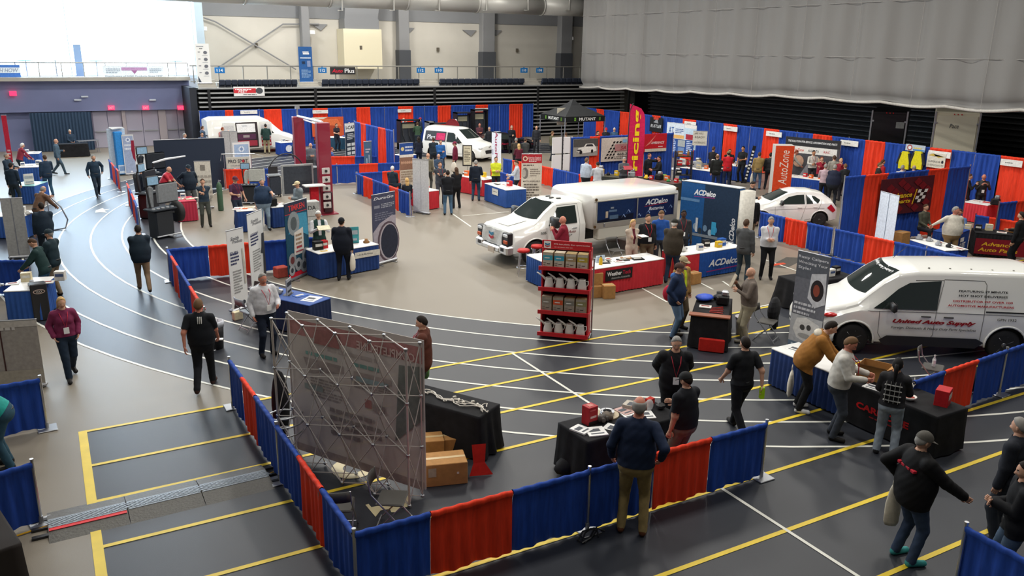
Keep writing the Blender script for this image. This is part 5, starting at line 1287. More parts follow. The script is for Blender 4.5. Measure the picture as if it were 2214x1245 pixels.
# long runs at the back and along the right
Yb = 54.75; Zb = PY(740, 233, Yb).z; Ab = Vector((PY(430, 238, Yb).x, Yb, Zb)); Bb = Vector((PY(1153, 230, Yb).x, Yb, Zb))
drape('tall blue and red drape run along the whole back wall below the bleachers', None, None, Zb, 'brbrbrbrbrbrbrbrb', (486, 504, 570, 608, 676, 708, 770, 800, 860, 893, 946, 975, 1028, 1055, 1101, 1130), posts=(560, 640, 739, 831, 918, 1000, 1080), wa=Ab, wb=Bb, amp=.03, pitch=.22)
Xr = 34.0; Ar = Vector((Xr, PX(1290, 233, Xr).y, 2.44)); Br = Vector((Xr, 12.0, 2.44))
yy = [PX(x, 110+(x-68)*.117, Xr).y for x in (1306, 1341, 1363, 1411, 1429, 1477, 1506, 1565, 1595, 1653, 1686, 1759, 1800, 1872, 1915, 2012, 2059, 2165)]
A0 = Vector((Xr, 50.5, 2.44))
drape('tall blue and red drape run down the whole right side before the dark bleachers', None, None, 2.44, 'brbrbrbrbrbrbrbrbrbr', [1290]+[1306, 1341, 1363, 1411, 1429, 1477, 1506, 1565, 1595, 1653, 1686, 1759, 1800, 1872, 1915, 2012, 2059, 2165], posts=(1434, 1535, 1623, 1724, 1836, 1965, 2110), wa=A0, wb=Br, amp=.045, pitch=.22)
sv = PZ(1234, 297, 2.44); sw = PZ(1448, 286, 2.44)
drape('tall drape carrying the checkered and red banners behind the flag, blue red blue', None, None, 2.44, 'brbrb', (1275, 1297, 1372, 1394), wa=sv, wb=Vector((sw.x, sv.y, 2.44)), posts=(1344,), amp=.03, pitch=.2)
av_ = PZ(1827, 382, 2.44); aw = PZ(2095, 358, 2.44)
drape('tall drape carrying the dark red parts banner, blue at both ends', None, None, 2.44, 'brbrb', (1871, 1921, 2008, 2052), wa=av_, wb=Vector((aw.x, av_.y, 2.44)), posts=(1957,), amp=.03, pitch=.2)
drape('tall blue and red drape at the right edge behind the seated man in blue', (2161, 438), (2300, 424), 1.5, 'br', (2199,), amp=.03)
drape('low drape before the white hatchback, red between blue panels', (1644, 457), (1803, 493), .93, 'brb', (1699, 1746), amp=.035, pitch=.16)
drape('long low drape between the white hatchback booth and the delivery van', (1807, 494), (2300, 600), .93, 'brbbrb', (1871, 1935, 2004, 2090, 2167), posts=(2004,), amp=.025, pitch=.16)
drape('low blue and red drape just behind the delivery van bonnet', (1770, 548), (1912, 581), .93, 'br', (1893,))
drape('low drape behind the black parts table at the right edge', (2110, 464), (2210, 480), .93, 'br', (2140,))
# ================================================================== FOREGROUND BOOTH
a, b = PZ(1216, 928, .76), PZ(1460, 888, .76)
ft = thing('black_cloth_table', 'long table under a black cloth inside the front booth, covered with parts and papers', 'table', (0, 0, 0))
p_fl = PZ(1217, 928, .76); p_nl = PZ(1262, 953, .76); rzT = .04
bpos = Vector((PZ(1342, 905, .76).x, PZ(1342, 905, .76).y, 0))
def cloth_table(t, L, D, h, m, flare=.1, folds=9):
    vs = []; n = 64
    for j, (z, f) in enumerate(((h+.004, -.03), (h, 0), (h-.04, .012), (h*.5, .4), (.03, 1.0))):
        for i in range(n):
            a_ = 2*PI*i/n; ca, sa = math.cos(a_), math.sin(a_); k = 1/max(abs(ca), abs(sa)); x, y = ca*k*L/2, sa*k*D/2
            w = .5+.5*math.sin(a_*folds+1.3)*(1 if f > .1 else 0); e = f*flare*(.35+.65*w) if f > 0 else f
            q = Vector((x/(L/2), y/(D/2))).normalized(); vs.append((x+q.x*e, y+q.y*e, z))
    ob('table_cloth', MB().add(vs, [(j*n+i, j*n+(i+1) % n, (j+1)*n+(i+1) % n, (j+1)*n+i) for j in range(4) for i in range(n)]+[tuple(range(n-1, -1, -1))]), m, t, True)
    ob('tabletop', MB().box((0, 0, h-.03), (L-.02, D-.02, .03)), STEEL, t)
    for s in (-1, 1):
        for q in (-1, 1): ob('leg', MB().cyl((s*(L/2-.15), q*(D/2-.12), 0), (s*(L/2-.15), q*(D/2-.12), h-.04), .016, n=6), STEEL, t)
ft.location = bpos; ft.rotation_euler = (0, 0, rzT); cloth_table(ft, 1.85, .78, .75, BCLOTH)
def on(t, x, y, z): return loc2w(t, (x, y, z))
Z = .757
papers(ft, (-.78, -.02, Z), 'white leaflet stack at the left end of the front booth table', 3, rz=.3)
papers(ft, (-.62, -.18, Z), 'white leaflet with small print nearest the table corner, front booth', 2, rz=-.3, size=(.3, .3))
papers(ft, (-.30, -.2, Z), 'white sheet behind the elbow of the balding man on the front booth table', 1, rz=.5)
papers(ft, (.45, -.1, Z), 'white printed sheet at the right front of the front booth table', 2, rz=-.4)
papers(ft, (.42, .22, Z), 'thick magazine stack at the back right of the front booth table', 10, rz=.5, col=cl('b9b2a6'))
papers(ft, (.62, .26, Z), 'open brochure with brown picture on the front booth table', 3, rz=.7, col=cl('9a7c60'), prints=False)
papers(ft, (.22, .18, Z), 'red and white flyer stack beside the grey haired man, front booth table', 3, rz=.1, col=cl('c9a8a2'))
papers(ft, (.2, .05, Z), 'plain white sheets in the middle of the front booth table', 2, rz=-.2)
t = thing('parts_box', 'upright red product box on the front booth table', 'box', on(ft, -.52, .12, Z), rzT+.1)
ob('box_body', MB().box((0, 0, .15), (.19, .17, .3), bev=.006), cl('a8262c', .5), t); ob('box_print', art([('r', 0, 0, 1, .22, '241a1c'), ('r', .15, .4, .8, .52, 'd8b8b0'), ('r', .1, .8, .7, .88, 'd06060')], .19, .3, flatmap(-.095, 0, -.085)), None, t); ob('box_top_label', MB().box((0, 0, .302), (.1, .09, .003)), cl('c8847c'), t)
t = thing('brake_rotor', 'round pale brake rotor lying on its ring on the front booth table', 'brake rotor', on(ft, -.1, .22, Z))
ob('rotor_disc', MB().lathe([(.10, 0), (.19, 0), (.19, .02), (.10, .02)], n=28), cl('b8a88c', .5), t); ob('rotor_hat', MB().lathe([(.07, .02), (.115, .02), (.115, .075), (.07, .075), (.07, .02)], n=24), STEEL, t)
for k in range(5): ob('stud_hole', MB().cyl((.093*math.cos(k*1.256), .093*math.sin(k*1.256), .07), (.093*math.cos(k*1.256), .093*math.sin(k*1.256), .078), .009), BLACK, t)
def caliper(label, c, rz=0, m=None):
    t = thing('brake_caliper', label, 'car part', c, rz); m = m or cl('4a4440', .5)
    ob('caliper_body', MB().box((0, 0, .06), (.2, .12, .11), bev=.03).cyl((-.05, -.05, .06), (-.05, -.09, .06), .04, n=12).cyl((.05, -.05, .06), (.05, -.09, .06), .04, n=12), m, t, True)
    ob('caliper_bracket', MB().box((0, .07, .05), (.26, .03, .06), bev=.01).cyl((-.12, .03, .04), (-.12, .1, .04), .015).cyl((.12, .03, .04), (.12, .1, .04), .015), STEEL, t); return t
caliper('dark metal brake caliper next to the red product box', on(ft, -.32, .07, Z), .3)
caliper('small caliper behind the elbow on the front booth table', on(ft, -.2, .1, Z), 1.1, cl('6b6157'))
t = thing('small_box', 'small red boxes held together on the right back corner of the front booth table', 'box', on(ft, .78, .22, Z), .3); ob('box_body', MB().box((0, 0, .05), (.14, .1, .1), bev=.004), cl('c03a30'), t)
t = thing('plastic_bag', 'clear plastic bag with small parts on the front booth table', 'bag', on(ft, .6, .03, Z)); ob('bag_body', MB().ell((0, 0, .09), (.08, .05, .1), 10, 7), mat('clear_bag', (.7, .7, .7), .2, alpha=.5), t, True)
t = thing('phone_mount', 'black desk gadget at the right end of the front booth table', 'gadget', on(ft, .8, -.02, Z)); ob('gadget_body', MB().box((0, 0, .05), (.14, .12, .1), bev=.03), BLACK, t)
small('duffel_bag', 'black soft bag lying on the floor left of the front booth table', 'bag', MB().ell((0, 0, .14), (.42, .16, .14), 14, 8), BCLOTH, PZ(1235, 1015), .4, smooth=True)
small('cable_tangle', 'black cable heap on the floor at the foot of the front drape', 'cable', MB().tube([(.25*math.cos(i*.9)*(1-.03*i), .12*math.sin(i*1.1), .02+.01*(i % 3)) for i in range(16)], .012, 5), BLACK, PZ(1275, 1160))
# popup display frame with see-through printed cloth
P0, P1 = PZ(622, 1000, 0), PZ(918, 1080, 0)
fA = PZ(640, 985); fB = PZ(914, 1077)
fr_ = thing('popup_display', 'collapsible popup display seen from behind: crossed metal tubes and sheer printed cloth', 'display', (fA.x, fA.y, 0), rzof(fA, fB))
L = (fB-fA).length; Hh = 2.40; nb, nr = 4, 3; dpt = -.32
ft_ = lambda i, j, y: (L*i/nb, y, .04+(Hh-.04)*j/nr)
TUBE = mat('grey_display_tube', hexc('c4bdb6'), .4, .35)
for i in range(nb+1):
    for j in range(nr+1):
        ob('hub', MB().box(ft_(i, j, 0), (.05, .05, .05), bev=.012), STEEL, fr_); ob('hub', MB().box(ft_(i, j, dpt), (.05, .05, .05), bev=.012), STEEL, fr_)
        if i < nb: ob('cross_strut', MB().tube([ft_(i, j, 0), ft_(i+1, j, dpt)], .008, 5), TUBE, fr_); ob('cross_strut', MB().tube([ft_(i, j, dpt), ft_(i+1, j, 0)], .008, 5), TUBE, fr_)
for i in range(nb+1):
    for j in range(nr):
        if i in (0, nb): ob('upright_tube', MB().tube([ft_(i, j, 0), ft_(i, j+1, 0)], .012, 6), TUBE, fr_); ob('upright_tube', MB().tube([ft_(i, j, dpt), ft_(i, j+1, dpt)], .018, 6), TUBE, fr_)
        ob('cross_strut', MB().tube([ft_(i, j, 0), ft_(i, j+1, dpt)], .008, 5), TUBE, fr_); ob('cross_strut', MB().tube([ft_(i, j, dpt), ft_(i, j+1, 0)], .008, 5), TUBE, fr_)
        if i < nb: ob('cross_strut', MB().tube([ft_(i, j, dpt), ft_(i+1, j+1, dpt)], .008, 5), TUBE, fr_); ob('cross_strut', MB().tube([ft_(i, j+1, dpt), ft_(i+1, j, dpt)], .008, 5), TUBE, fr_)
NET = bpy.data.materials.new('sheer_printed_cloth'); NET.use_nodes = True; b_ = NET.node_tree.nodes['Principled BSDF']; b_.inputs['Base Color'].default_value = (*hexc('d2c9c3'), 1); b_.inputs['Alpha'].default_value = .88; b_.inputs['Roughness'].default_value = .9
ob('printed_cloth', MB().box((L/2+.0, .05, Hh/2+.08), (L+.06, .008, Hh-.1)), NET, fr_)
def backmap(u, v, o): return (L+.0-u, .046-o, .1+v)
def fm(u, v, o): return (u, .046-o, .1+v)
prn = [('r', .0, .88, 1.0, .99, 'b98482'), ('r', 0, 0, 1, .06, 'a89a96'), ('l', .3, .8, .8, .85, 1, 'b5aba6'), ('l', .12, .42, .74, .79, 1, '7fa8a0'), ('p', [(.1, .73), (.42, .73), (.42, .68), (.14, .62)], 'a89c98'), ('l', .15, .4, .45, .6, 7, 'a09692'), ('l', .5, .78, .74, .79, 1, '7fa8a0'), ('r', .5, .68, .78, .72, 'b3a7a2'), ('l', .5, .78, .6, .65, 3, 'a39995'), ('r', .1, .5, .25, .54, '9aa39e'),
       ('p', [(.8, .3), (1, .5), (1, .86), (.84, .84)], '7f8580'), ('r', .58, .48, .63, .54, 'b5807a'), ('r', .64, .47, .73, .52, 'a79c98'), ('l', .3, .7, .2, .42, 4, '9a918d'), ('r', .52, .655, .76, .69, '9fb3b5'), ('p', [(.2, .85), (.4, .85), (.4, .95), (.22, .95)], 'a5726f')]
ob('cloth_print', art(prn, L, Hh-.16, fm, eps=.001), None, fr_)
vs_, fs_, tw, th = text_geo('COMPLETE LINE', 0, .02)
ob('cloth_lettering', MB().add([(L-.12-(.5+x/tw)*L*.42, .03, 2.14+y/th*.13) for x, y in vs_], fs_), cl('d8c0ba'), fr_)
# long black cloth table with cables behind it, cartons below
tb = thing('black_cloth_table', 'black cloth table with white cables and a clear card on it, beside the popup display', 'table', (0, 0, 0))
_d = (fB-fA).normalized(); _n = Vector((-_d.y, _d.x, 0)); c0 = PZ(1033, 904, .76); tb.location = (c0.x-_d.x*.85+_n.x*.36, c0.y-_d.y*.85+_n.y*.36, 0); tb.rotation_euler = (0, 0, math.atan2(_d.y, _d.x)); cloth_table(tb, 1.7, .62, .75, BCLOTH, .13, 11)
s = thing('clear_sign_holder', 'clear acrylic card holder on the black cable table', 'sign', on(tb, -.82, -.05, Z), -.25)
ob('acrylic_card', MB().box((0, 0, .16), (.24, .02, .3)), mat('frosted_acrylic', hexc('a8a39c'), .2, alpha=.75), s); ob('card_print', art([('l', .2, .8, .55, .8, 4, '6a6560')], .24, .3, flatmap(-.12, .01, -.012)), None, s)
for k in range(4):
    rr = random.Random(k+3); pts = []; x = -.8; a_ = rr.random()*6
    for i in range(34):
        a_ += rr.uniform(-.2, .9); x = min(.8, x+.05); pts.append(Vector((x+.09*math.cos(a_), -.02+.02*k+.13*math.sin(a_*.8+k)*math.cos(i*.4), Z+.012+.02*abs(math.sin(i*.9+k)))))
    o = ob('white_cable', MB().tube([on(tb, *p) for p in pts], .009, 5), cl('cfc9bf', .5)); tag(o, ['white cable curling along the back of the black table', 'white cable looping over the middle of the black table', 'thin white cable crossing the black table lengthwise', 'white cable hanging nearest the edge of the black table'][k], 'cable')
for k in range(6): small('plug', 'white cable plug among the cables, black table', 'plug', MB().box((0, 0, .02), (.06, .035, .035), bev=.006), cl('d0cabf'), on(tb, .1+.12*k, .1-.05*(k % 3), Z), k, group='cable plugs on the black table')
cb = PZ(960, 1035)
c1_ = carton('brown shipping carton taped shut on the floor below the black cable table', cb, (.66, .42, .36), -.28, extra=[('r', .1, .45, .28, .85, 'a89a86'), ('r', .75, .5, .8, .6, 'd8d0c0')])
carton('brown carton in the shadow under the black table, next to the popup', PZ(935, 985), (.35, .35, .34), -.3)
carton('second brown carton in the shadow under the black table, farther right', PZ(985, 975), (.4, .35, .3), -.3)
small('red_cloth', 'red cloth strip hanging to the floor under the black table', 'cloth', MB().add([(0, 0, .5), (.22, 0, .5), (.2, -.03, .2), (.32, -.08, .01), (-.05, -.08, .01), (.02, -.03, .2)], [(0, 1, 2, 5), (5, 2, 3, 4)]), cl('c3281e'), PZ(1020, 1025), -.3)
folding_chair('grey folding chair in the front corner, its back to the left drape', PZ(735, 1155), 2.7)
folding_chair('grey folding chair beside it in the front corner, facing the popup', PZ(850, 1140), 1.0)
small('garment_bag', 'black bag hung tall on the left end of the popup display', 'bag', MB().ell((0, 0, .6), (.15, .12, .6), 12, 8), BCLOTH, PZ(640, 965)+Vector((-.1, .45, 0)), smooth=True)
small('cable_coil', 'grey hose coil behind the left end of the popup display', 'hose', MB().tube([(.28*math.cos(i*.5), .28*math.sin(i*.5), .35+.012*i) for i in range(40)], .014, 5), STEEL, PZ(625, 985), smooth=True)
# cable ramp across the aisle
rA, rB = PZ(106, 1176), PZ(596, 1056)
rA2 = PZ(108, 1140)
rp = thing('cable_ramp', 'long ribbed grey cable ramp laid across the aisle floor', 'ramp', ((rA.x+rB.x)/2, (rA.y+rB.y)/2, 0), rzof(rA, rB))
Lr = (rB-rA).length; RM = mat('ramp_rubber', hexc('55534e'), .55, var=.15, scale=30, bump=.4); RM2 = mat('ramp_lid', hexc('7f8890'), .4, .2, var=.12, scale=40, bump=.5)
for k in range(3):
    x0_, x1_ = -Lr/2+Lr*k/3+.005, -Lr/2+Lr*(k+1)/3-.005
    ob('ramp_section', MB().prism([(0, 0), (.30, .055), (.56, .055), (.86, 0)], x0_, x1_, ax='x'), RM, rp)
    ob('lid', MB().box(((x0_+x1_)/2, .43, .057), (x1_-x0_-.02, .24, .008)), RM2, rp)
    for q in range(26):
        xx_ = x0_+(x1_-x0_)*(q+.5)/26; ob('tread_rib', MB().box((xx_, .43, .063), (.02, .2, .006), rz=.6), RM2, rp)
ob('red_edge_tape', MB().box((-Lr/3, .275, .053), (Lr/3-.03, .07, .006)), cl('d8282c', .5), rp, label='bright red tape strip')
for k, y in enumerate((.2, .42, .64)):
    ob('connector_tongue', MB().box((-Lr/2-.09, y, .02), (.2, .07, .03)), BLACK, rp); ob('connector_tongue', MB().box((Lr/2+.07, y, .02), (.16, .05, .03)), BLACK, rp)
o = ob('yellow_cable', MB().tube([loc2w(rp, (-Lr/2-.5, .36, .02)), loc2w(rp, (-Lr/2-.2, .42, .02)), loc2w(rp, (-Lr/2, .43, .03))], .012, 5), cl('c8961e')); tag(o, 'yellow cable entering the left end of the ramp', 'cable')
o = ob('yellow_cable', MB().tube([loc2w(rp, (Lr/2, .43, .03)), loc2w(rp, (Lr/2+.2, .5, .02)), loc2w(rp, (Lr/2+.35, .75, .02))], .012, 5), cl('c8961e')); tag(o, 'yellow cable leaving the right end of the ramp', 'cable')
# dark table lower left with a carton
lt = thing('black_cloth_table', 'dark cloth table cut off by the lower left corner', 'table', PZ(10, 1215)+Vector((-.45, -.5, 0)), .25); cloth_table(lt, 1.2, 1.3, .75, mat('brown_black_cloth', hexc('1f1815'), .9), .06)
carton('opened pale carton on the dark table at the lower left edge', on(lt, .2, -.05, Z), (.25, .2, .16), .6)
# left roll-up behind the woman, its back
banner('wide roll up banner seen from behind at the left edge, dark pole down its middle', (-60, 848), (100, 836), 1.36, [('r', 0, .9, 1, 1, 'c4bdb2'), ('r', .49, 0, .51, 1, '4a2f2c'), ('l', .2, .95, .84, .92, 1, 'cfc9c0'), ('r', 0, 0, 1, .25, 'aba393')], sheet=cl('a29b92'), base='foot')
# ================================================================== BOOTHS
NAMED = {'w': ('white', 'd9d6cf'), 'r': ('red', 'b8242a'), 'b': ('blue', '2a5aa8'), 'k': ('black', '1b1b1d'), 'y': ('yellow', 'd8b02a'), 'o': ('orange', 'd8622a'), 'g': ('green', '2e7a3c'), 'n': ('brown', '8a6238'), 's': ('silver', '9a9ca0'), 'c': ('cream', 'cbbf9e'), 't': ('teal', '3f8f96'), 'p': ('grey', '6e7076')}
def item(kind, ck, label, c, rz=0., k=1.0):
    m = cl(NAMED[ck][1], .5); t = None
    if kind == 'box':
        t = thing('product_box', label, 'box', c, rz); ob('box_body', MB().box((0, 0, .1*k), (.2*k, .15*k, .2*k), bev=.004), m, t); ob('box_print', MB().box((0, -.076*k, .12*k), (.16*k, .004, .06*k)), cl('c9c7c0' if ck != 'w' else '4a5a80'), t)
    elif kind == 'flat':
        t = thing('catalogue', label, 'catalogue', c, rz); ob('pages', MB().box((0, 0, .012*k), (.3*k, .22*k, .024*k), bev=.003), m, t); ob('cover_print', MB().box((0, .02, .026*k), (.2*k, .08*k, .003)), cl('8b3030' if ck == 'w' else 'cfcac0'), t)
    elif kind == 'bottle':
        t = thing('oil_bottle', label, 'bottle', c, rz); ob('bottle_body', MB().lathe([(.045*k, 0), (.05*k, .02), (.05*k, .16*k), (.02*k, .2*k), (.02*k, .22*k)], n=12), m, t, True); ob('bottle_cap', MB().cyl((0, 0, .22*k), (0, 0, .25*k), .022*k, n=10), BLACK, t)
    elif kind == 'part':
        t = thing('metal_part', label, 'car part', c, rz); ob('part_housing', MB().lathe([(.06*k, 0), (.1*k, .02), (.1*k, .07*k), (.05*k, .1*k), (.05*k, .15*k), (.03*k, .15*k)], n=14), m, t, True); ob('part_flange', MB().box((.08*k, 0, .05*k), (.12*k, .08*k, .05*k), bev=.01), STEEL, t)
    elif kind == 'display':
        t = thing('counter_display', label, 'display', c, rz); ob('display_panel', MB().box((0, 0, .2*k), (.34*k, .03, .4*k), bev=.01), m, t); ob('display_print', MB().box((0, -.018, .27*k), (.28*k, .004, .1*k)).box((0, -.018, .1*k), (.24*k, .004, .05*k)), cl('9fa6ad' if ck != 's' else '303338'), t); ob('display_foot', MB().box((0, .02, .01), (.3*k, .16, .02)), BLACK, t)
    elif kind == 'machine':
        t = thing('bench_machine', label, 'machine', c, rz); ob('machine_case', MB().box((0, 0, .14*k), (.36*k, .3*k, .26*k), bev=.03), m, t, False); ob('machine_head', MB().box((.05, 0, .34*k), (.2*k, .2*k, .16*k), bev=.03), STEEL, t); ob('machine_knob', MB().cyl((-.1, -.15*k, .16), (-.1, -.18*k, .16), .03, n=10), BLACK, t)
    elif kind == 'bowl':
        t = thing('bowl', label, 'bowl', c, rz); ob('bowl_body', MB().lathe([(.04, 0), (.1, .05), (.11, .08), (.1, .08), (.05, .02)], n=16), m, t, True); ob('sweets', MB().ell((0, 0, .055), (.08, .08, .03), 8, 5), cl('a04a40'), t)
    elif kind == 'laptop':
        t = thing('laptop', label, 'laptop', c, rz); ob('keyboard_base', MB().box((0, 0, .01), (.33, .23, .02), bev=.004), STEEL, t); ob('screen', MB().box((0, .13, .12), (.33, .02, .22), bev=.004), BLACK, t)
        ob('screen_glow', art([('r', 0, 0, 1, 1, 'a8c8e8')], .3, .19, flatmap(-.15, .03, .12)), mat('screen_lit', (.5, .7, .9), .3, emit=(.5, .72, 1), estr=.8), t)
    return t
WHERE = ['at the left end', 'left of the middle', 'in the middle', 'right of the middle', 'at the right end', 'at the far right corner', 'at the far left corner', 'at the back']
def clutter(t, desc, h, L, D, spec):
    """spec: string of kind+colour pairs laid along the table"""
    K = {'B': 'box', 'F': 'flat', 'O': 'bottle', 'P': 'part', 'D': 'display', 'M': 'machine', 'U': 'bowl', 'L': 'laptop'}; n = len(spec); rr = random.Random(len(desc)+n); seen = {}
    for i, s in enumerate(spec):
        x = -L/2+L*(i+.5)/n; y = D*(-.22+.44*((i*7) % 3)/2); kind = K[s[0]]; nm = {'box': 'product box', 'flat': 'catalogue', 'bottle': 'oil bottle', 'part': 'metal part', 'display': 'display panel', 'machine': 'bench machine', 'bowl': 'bowl of sweets', 'laptop': 'laptop'}[kind]
        cn = NAMED[s[1]][0]; base = '%s %s' % (cn, nm); frac = (i+.5)/n; rank = ['first', 'second', 'third', 'fourth', 'fifth', 'sixth', 'seventh', 'eighth', 'ninth', 'tenth'][i]
        item(kind, s[1], '%s on %s, %s from left' % (base, desc, rank), on(t, x, y, h), t.rotation_euler.z+rr.uniform(-.4, .4), rr.uniform(.85, 1.15)*(1.0 if kind != 'display' else 1.1))
# --- white two-banner booth
SP = lambda hd: [('t', 'Smith', .45, .89, .5, .045, '6d6d74', .3), ('t', 'Products', .6, .85, .6, .04, '6d6d74', .3), ('l', .12, .62, .56, .72, 4, '3b3f66'), ('t', hd, .38, .72, .5, .025, '343a66', 0), ('l', .2, .7, .2, .5, 9, '9a9a98'), ('e', .7, .07, .12, .1, '3a3f46'), ('p', [(.1, .02), (.6, .02), (.15, .09)], '3a2a2c')]
banner('tall white fuel systems banner, the left one of two leaning white banners', (503, 677), (538, 664), 2.05, SP('FUEL')+[('p', [(.8, .75), (.86, .75), (.97, .5), (.95, .3), (.85, .3)], 'c5c0b4')])
banner('tall white cooling systems banner, the right one of two leaning white banners', (533, 465), (565, 452), 2.05, SP('COOLING')+[('p', [(.85, .68), (1, .68), (1, .1), (.85, .1), (.88, .4), (.72, .42), (.8, .5)], '45474c')], top=True)
tbl = table('navy skirted table with papers beside the man in the white shirt', PZ(632, 640, .76), 1.7, .7, .76, rzof(fA, fB), skirt=mat('navy_skirt', hexc('17294f'), .8), top=mat('navy_top', hexc('2c4f94'), .7))
papers(tbl, (.55, .05, Z), 'large white catalogue sheet at the near end of the navy table', 2, size=(.34, .42), rz=.2)
papers(tbl, (-.6, .1, Z), 'white sheet at the far end of the navy table', 2, rz=.6)
item('display', 's', 'silver tilted display stand in the middle of the navy table', on(tbl, -.15, .05, Z), 1.0); item('part', 's', 'silver metal part with white disc on the navy table', on(tbl, -.4, -.1, Z), .4, 1.2)
item('flat', 'b', 'blue catalogue beside the white sheet, navy table', on(tbl, .15, .1, Z), .3)
folding_chair('grey folding chair behind the man in the white shirt', PZ(545, 712), 1.9, seatm=mat('cool_grey_plastic', hexc('7c8790'), .5))
small('leaflet_box', 'small open white box on the floor below the left white banner', 'box', MB().box((0, 0, .1), (.22, .14, .2), bev=.01), cl('cfc8a8'), PZ(514, 690), .3)
t = thing('trash_can', 'black bin lined with a white bag by the walking man', 'bin', PZ(467, 752), .2)
ob('bin_body', MB().lathe([(.16, 0), (.2, .6), (.17, .6), (.14, .05)], n=16), BLACK, t, True); ob('bin_liner', MB().lathe([(.205, .5), (.215, .61), (.17, .62), (.15, .3)], n=18), cl('b9bcc4'), t, True)
# --- bearings banner and its table
banner('dark blue bearings banner with red heading and piled bearings', (624, 611), (671, 590), 2.2, [('r', 0, 0, 1, 1, '1e4a60'), ('r', 0, .86, 1, 1, '2c3348'), ('t', 'TIMKEN', .52, .925, .72, .075, 'd83a3a'), ('r', 0, .85, .97, .858, 'c03038'), ('p', [(.1, .6), (.5, .84), (.95, .82), (1, .5), (.6, .6)], '3f8fae'), ('e', .35, .72, .26, .3, '8a9296'), ('e', .35, .72, .14, .17, '50585c'), ('p', [(.3, .3), (.75, .3), (.75, .64), (.35, .6)], 'cfcac2'), ('l', .4, .68, .42, .58, 3, '8a6a4a'), ('r', .42, .38, .66, .41, 'a03038'), ('r', .38, .33, .72, .35, 'a05058'), ('r', 0, .02, 1, .08, 'd02838')] +
       [('e', a, b, c, c*1.05, d) for a, b, c, d in ((.2, .25, .17, '8f9396'), (.2, .25, .09, '6a3a3a'), (.82, .25, .2, '7d8388'), (.82, .25, .1, '484d52'), (.45, .17, .16, '9a9da0'), (.45, .17, .07, '3a3e42'), (.7, .13, .17, '858a8e'), (.7, .13, .09, '4a4e54'), (.15, .12, .13, 'a0a3a6'), (.15, .12, .06, '40444a'))], sheet=cl('1e4a60'))
NAVY = mat('navy_blue_skirt', hexc('163a78'), .8, var=.15, scale=5)
tb2 = table_px('navy skirted table with a white top between the bearings banner and the dark wheel banner', (689, 549), (818, 528), .8, skirt=NAVY, front=((.15, .45, .85, .18), [('r', 0, 0, 1, 1, 'd8d4c8'), ('t', 'Lube & Marketing', .4, .5, .6, .35, '5a5a60')]))
item('display', 'k', 'dark brochure rack standing on the navy table behind the black coat', on(tb2, .15, .15, Z), 0, 1.2); item('display', 't', 'teal brochure rack beside the dark one on the navy table', on(tb2, .42, .15, Z), -.1, 1.25)
item('box', 'r', 'red box next to the green vest man, navy table', on(tb2, -.55, .12, Z), .2, 1.2); item('box', 'k', 'dark box stacked with yellow tins at the left of the navy table', on(tb2, -.75, .05, Z), .1, 1.3); item('flat', 'y', 'yellow tin tray at the left front of the navy table', on(tb2, -.7, -.2, Z), .1, .7)
item('part', 'n', 'bronze bearing model at the right end of the navy table', on(tb2, .78, -.05, Z), 0, .9)
small('red_crate', 'red crate on the floor behind the bearings banner', 'crate', MB().box((0, 0, .15), (.35, .3, .3), bev=.02), cl('c0564a'), PZ(608, 598), .2)
banner('dark slate banner with a big wheel picture', (808, 576), (857, 562), 2.15, [('r', 0, 0, 1, 1, '4a4c62'), ('t', 'DuraGo', .5, .94, .86, .04, 'e4e4e8', .3), ('r', .08, .8, .32, .84, '8a8c9a'), ('l', .38, .95, .79, .86, 3, 'a6a8b4'), ('l', .1, .9, .62, .74, 4, '787a8c'), ('p', [(.0, .46), (.3, .58), (.8, .66), (1, .66), (1, 0), (0.2, 0), (0, .15)], 'a8a0aa'), ('e', .66, .29, .48, .62, '5a4a54'), ('e', .68, .29, .42, .56, 'b0a8b0'), ('e', .7, .29, .38, .52, '2c3040')], sheet=cl('4a4c62'))
# --- red post lift
LM = mat('maroon_lift_paint', hexc('8a1c34'), .4, coat=.3)
lf = thing('two_post_lift', 'tall maroon two post car lift with white top rails', 'lift', (0, 0, 0))
bl_, br_ = PZ(652, 400), PZ(706, 462); hl = 3.05
for nm, p, pr in (('column', bl_, 0), ('column', br_, 1)):
    ob('column', MB().box((p.x, p.y, 1.6+pr*.17), (.5, .34, 3.2+pr*.34), bev=.02), LM, lf); ob('carriage', MB().box((p.x+.02, p.y-.2, .5), (.34, .14, .8), bev=.02), mat('dark_lift_slot', hexc('3a1420'), .5), lf); ob('base_plate', MB().box((p.x, p.y, .02), (.8, .6, .04)), LM, lf)
ob('top_rail', MB().cyl((bl_.x, bl_.y, 3.22), (br_.x, br_.y, 3.56), .05, n=8), pt('e6e8ee'), lf); ob('top_rail', MB().cyl((bl_.x+.25, bl_.y, 3.05), (br_.x+.2, br_.y, 3.35), .035, n=8), pt('e6e8ee'), lf)
ob('top_sensor_arm', MB().cyl((bl_.x, bl_.y, 3.2), (bl_.x, bl_.y, 3.6), .03).box((bl_.x, bl_.y, 3.6), (.2, .1, .12)), STEEL, lf)
for k in range(5):
    z_ = 1.75-.33*k; s = thing('sample_card', 'white sample card hung on the right lift column, %s from the top' % ['first', 'second', 'third', 'fourth', 'fifth'][k], 'sample', (br_.x-.08, br_.y-.45, z_)); ob('card', MB().box((0, 0, 0), (.3, .04, .24), bev=.01), cl('c9c3bf'), s); ob('card_part', MB().cyl((0, -.02, 0), (0, -.06, 0), .05, n=10), BLACK, s)
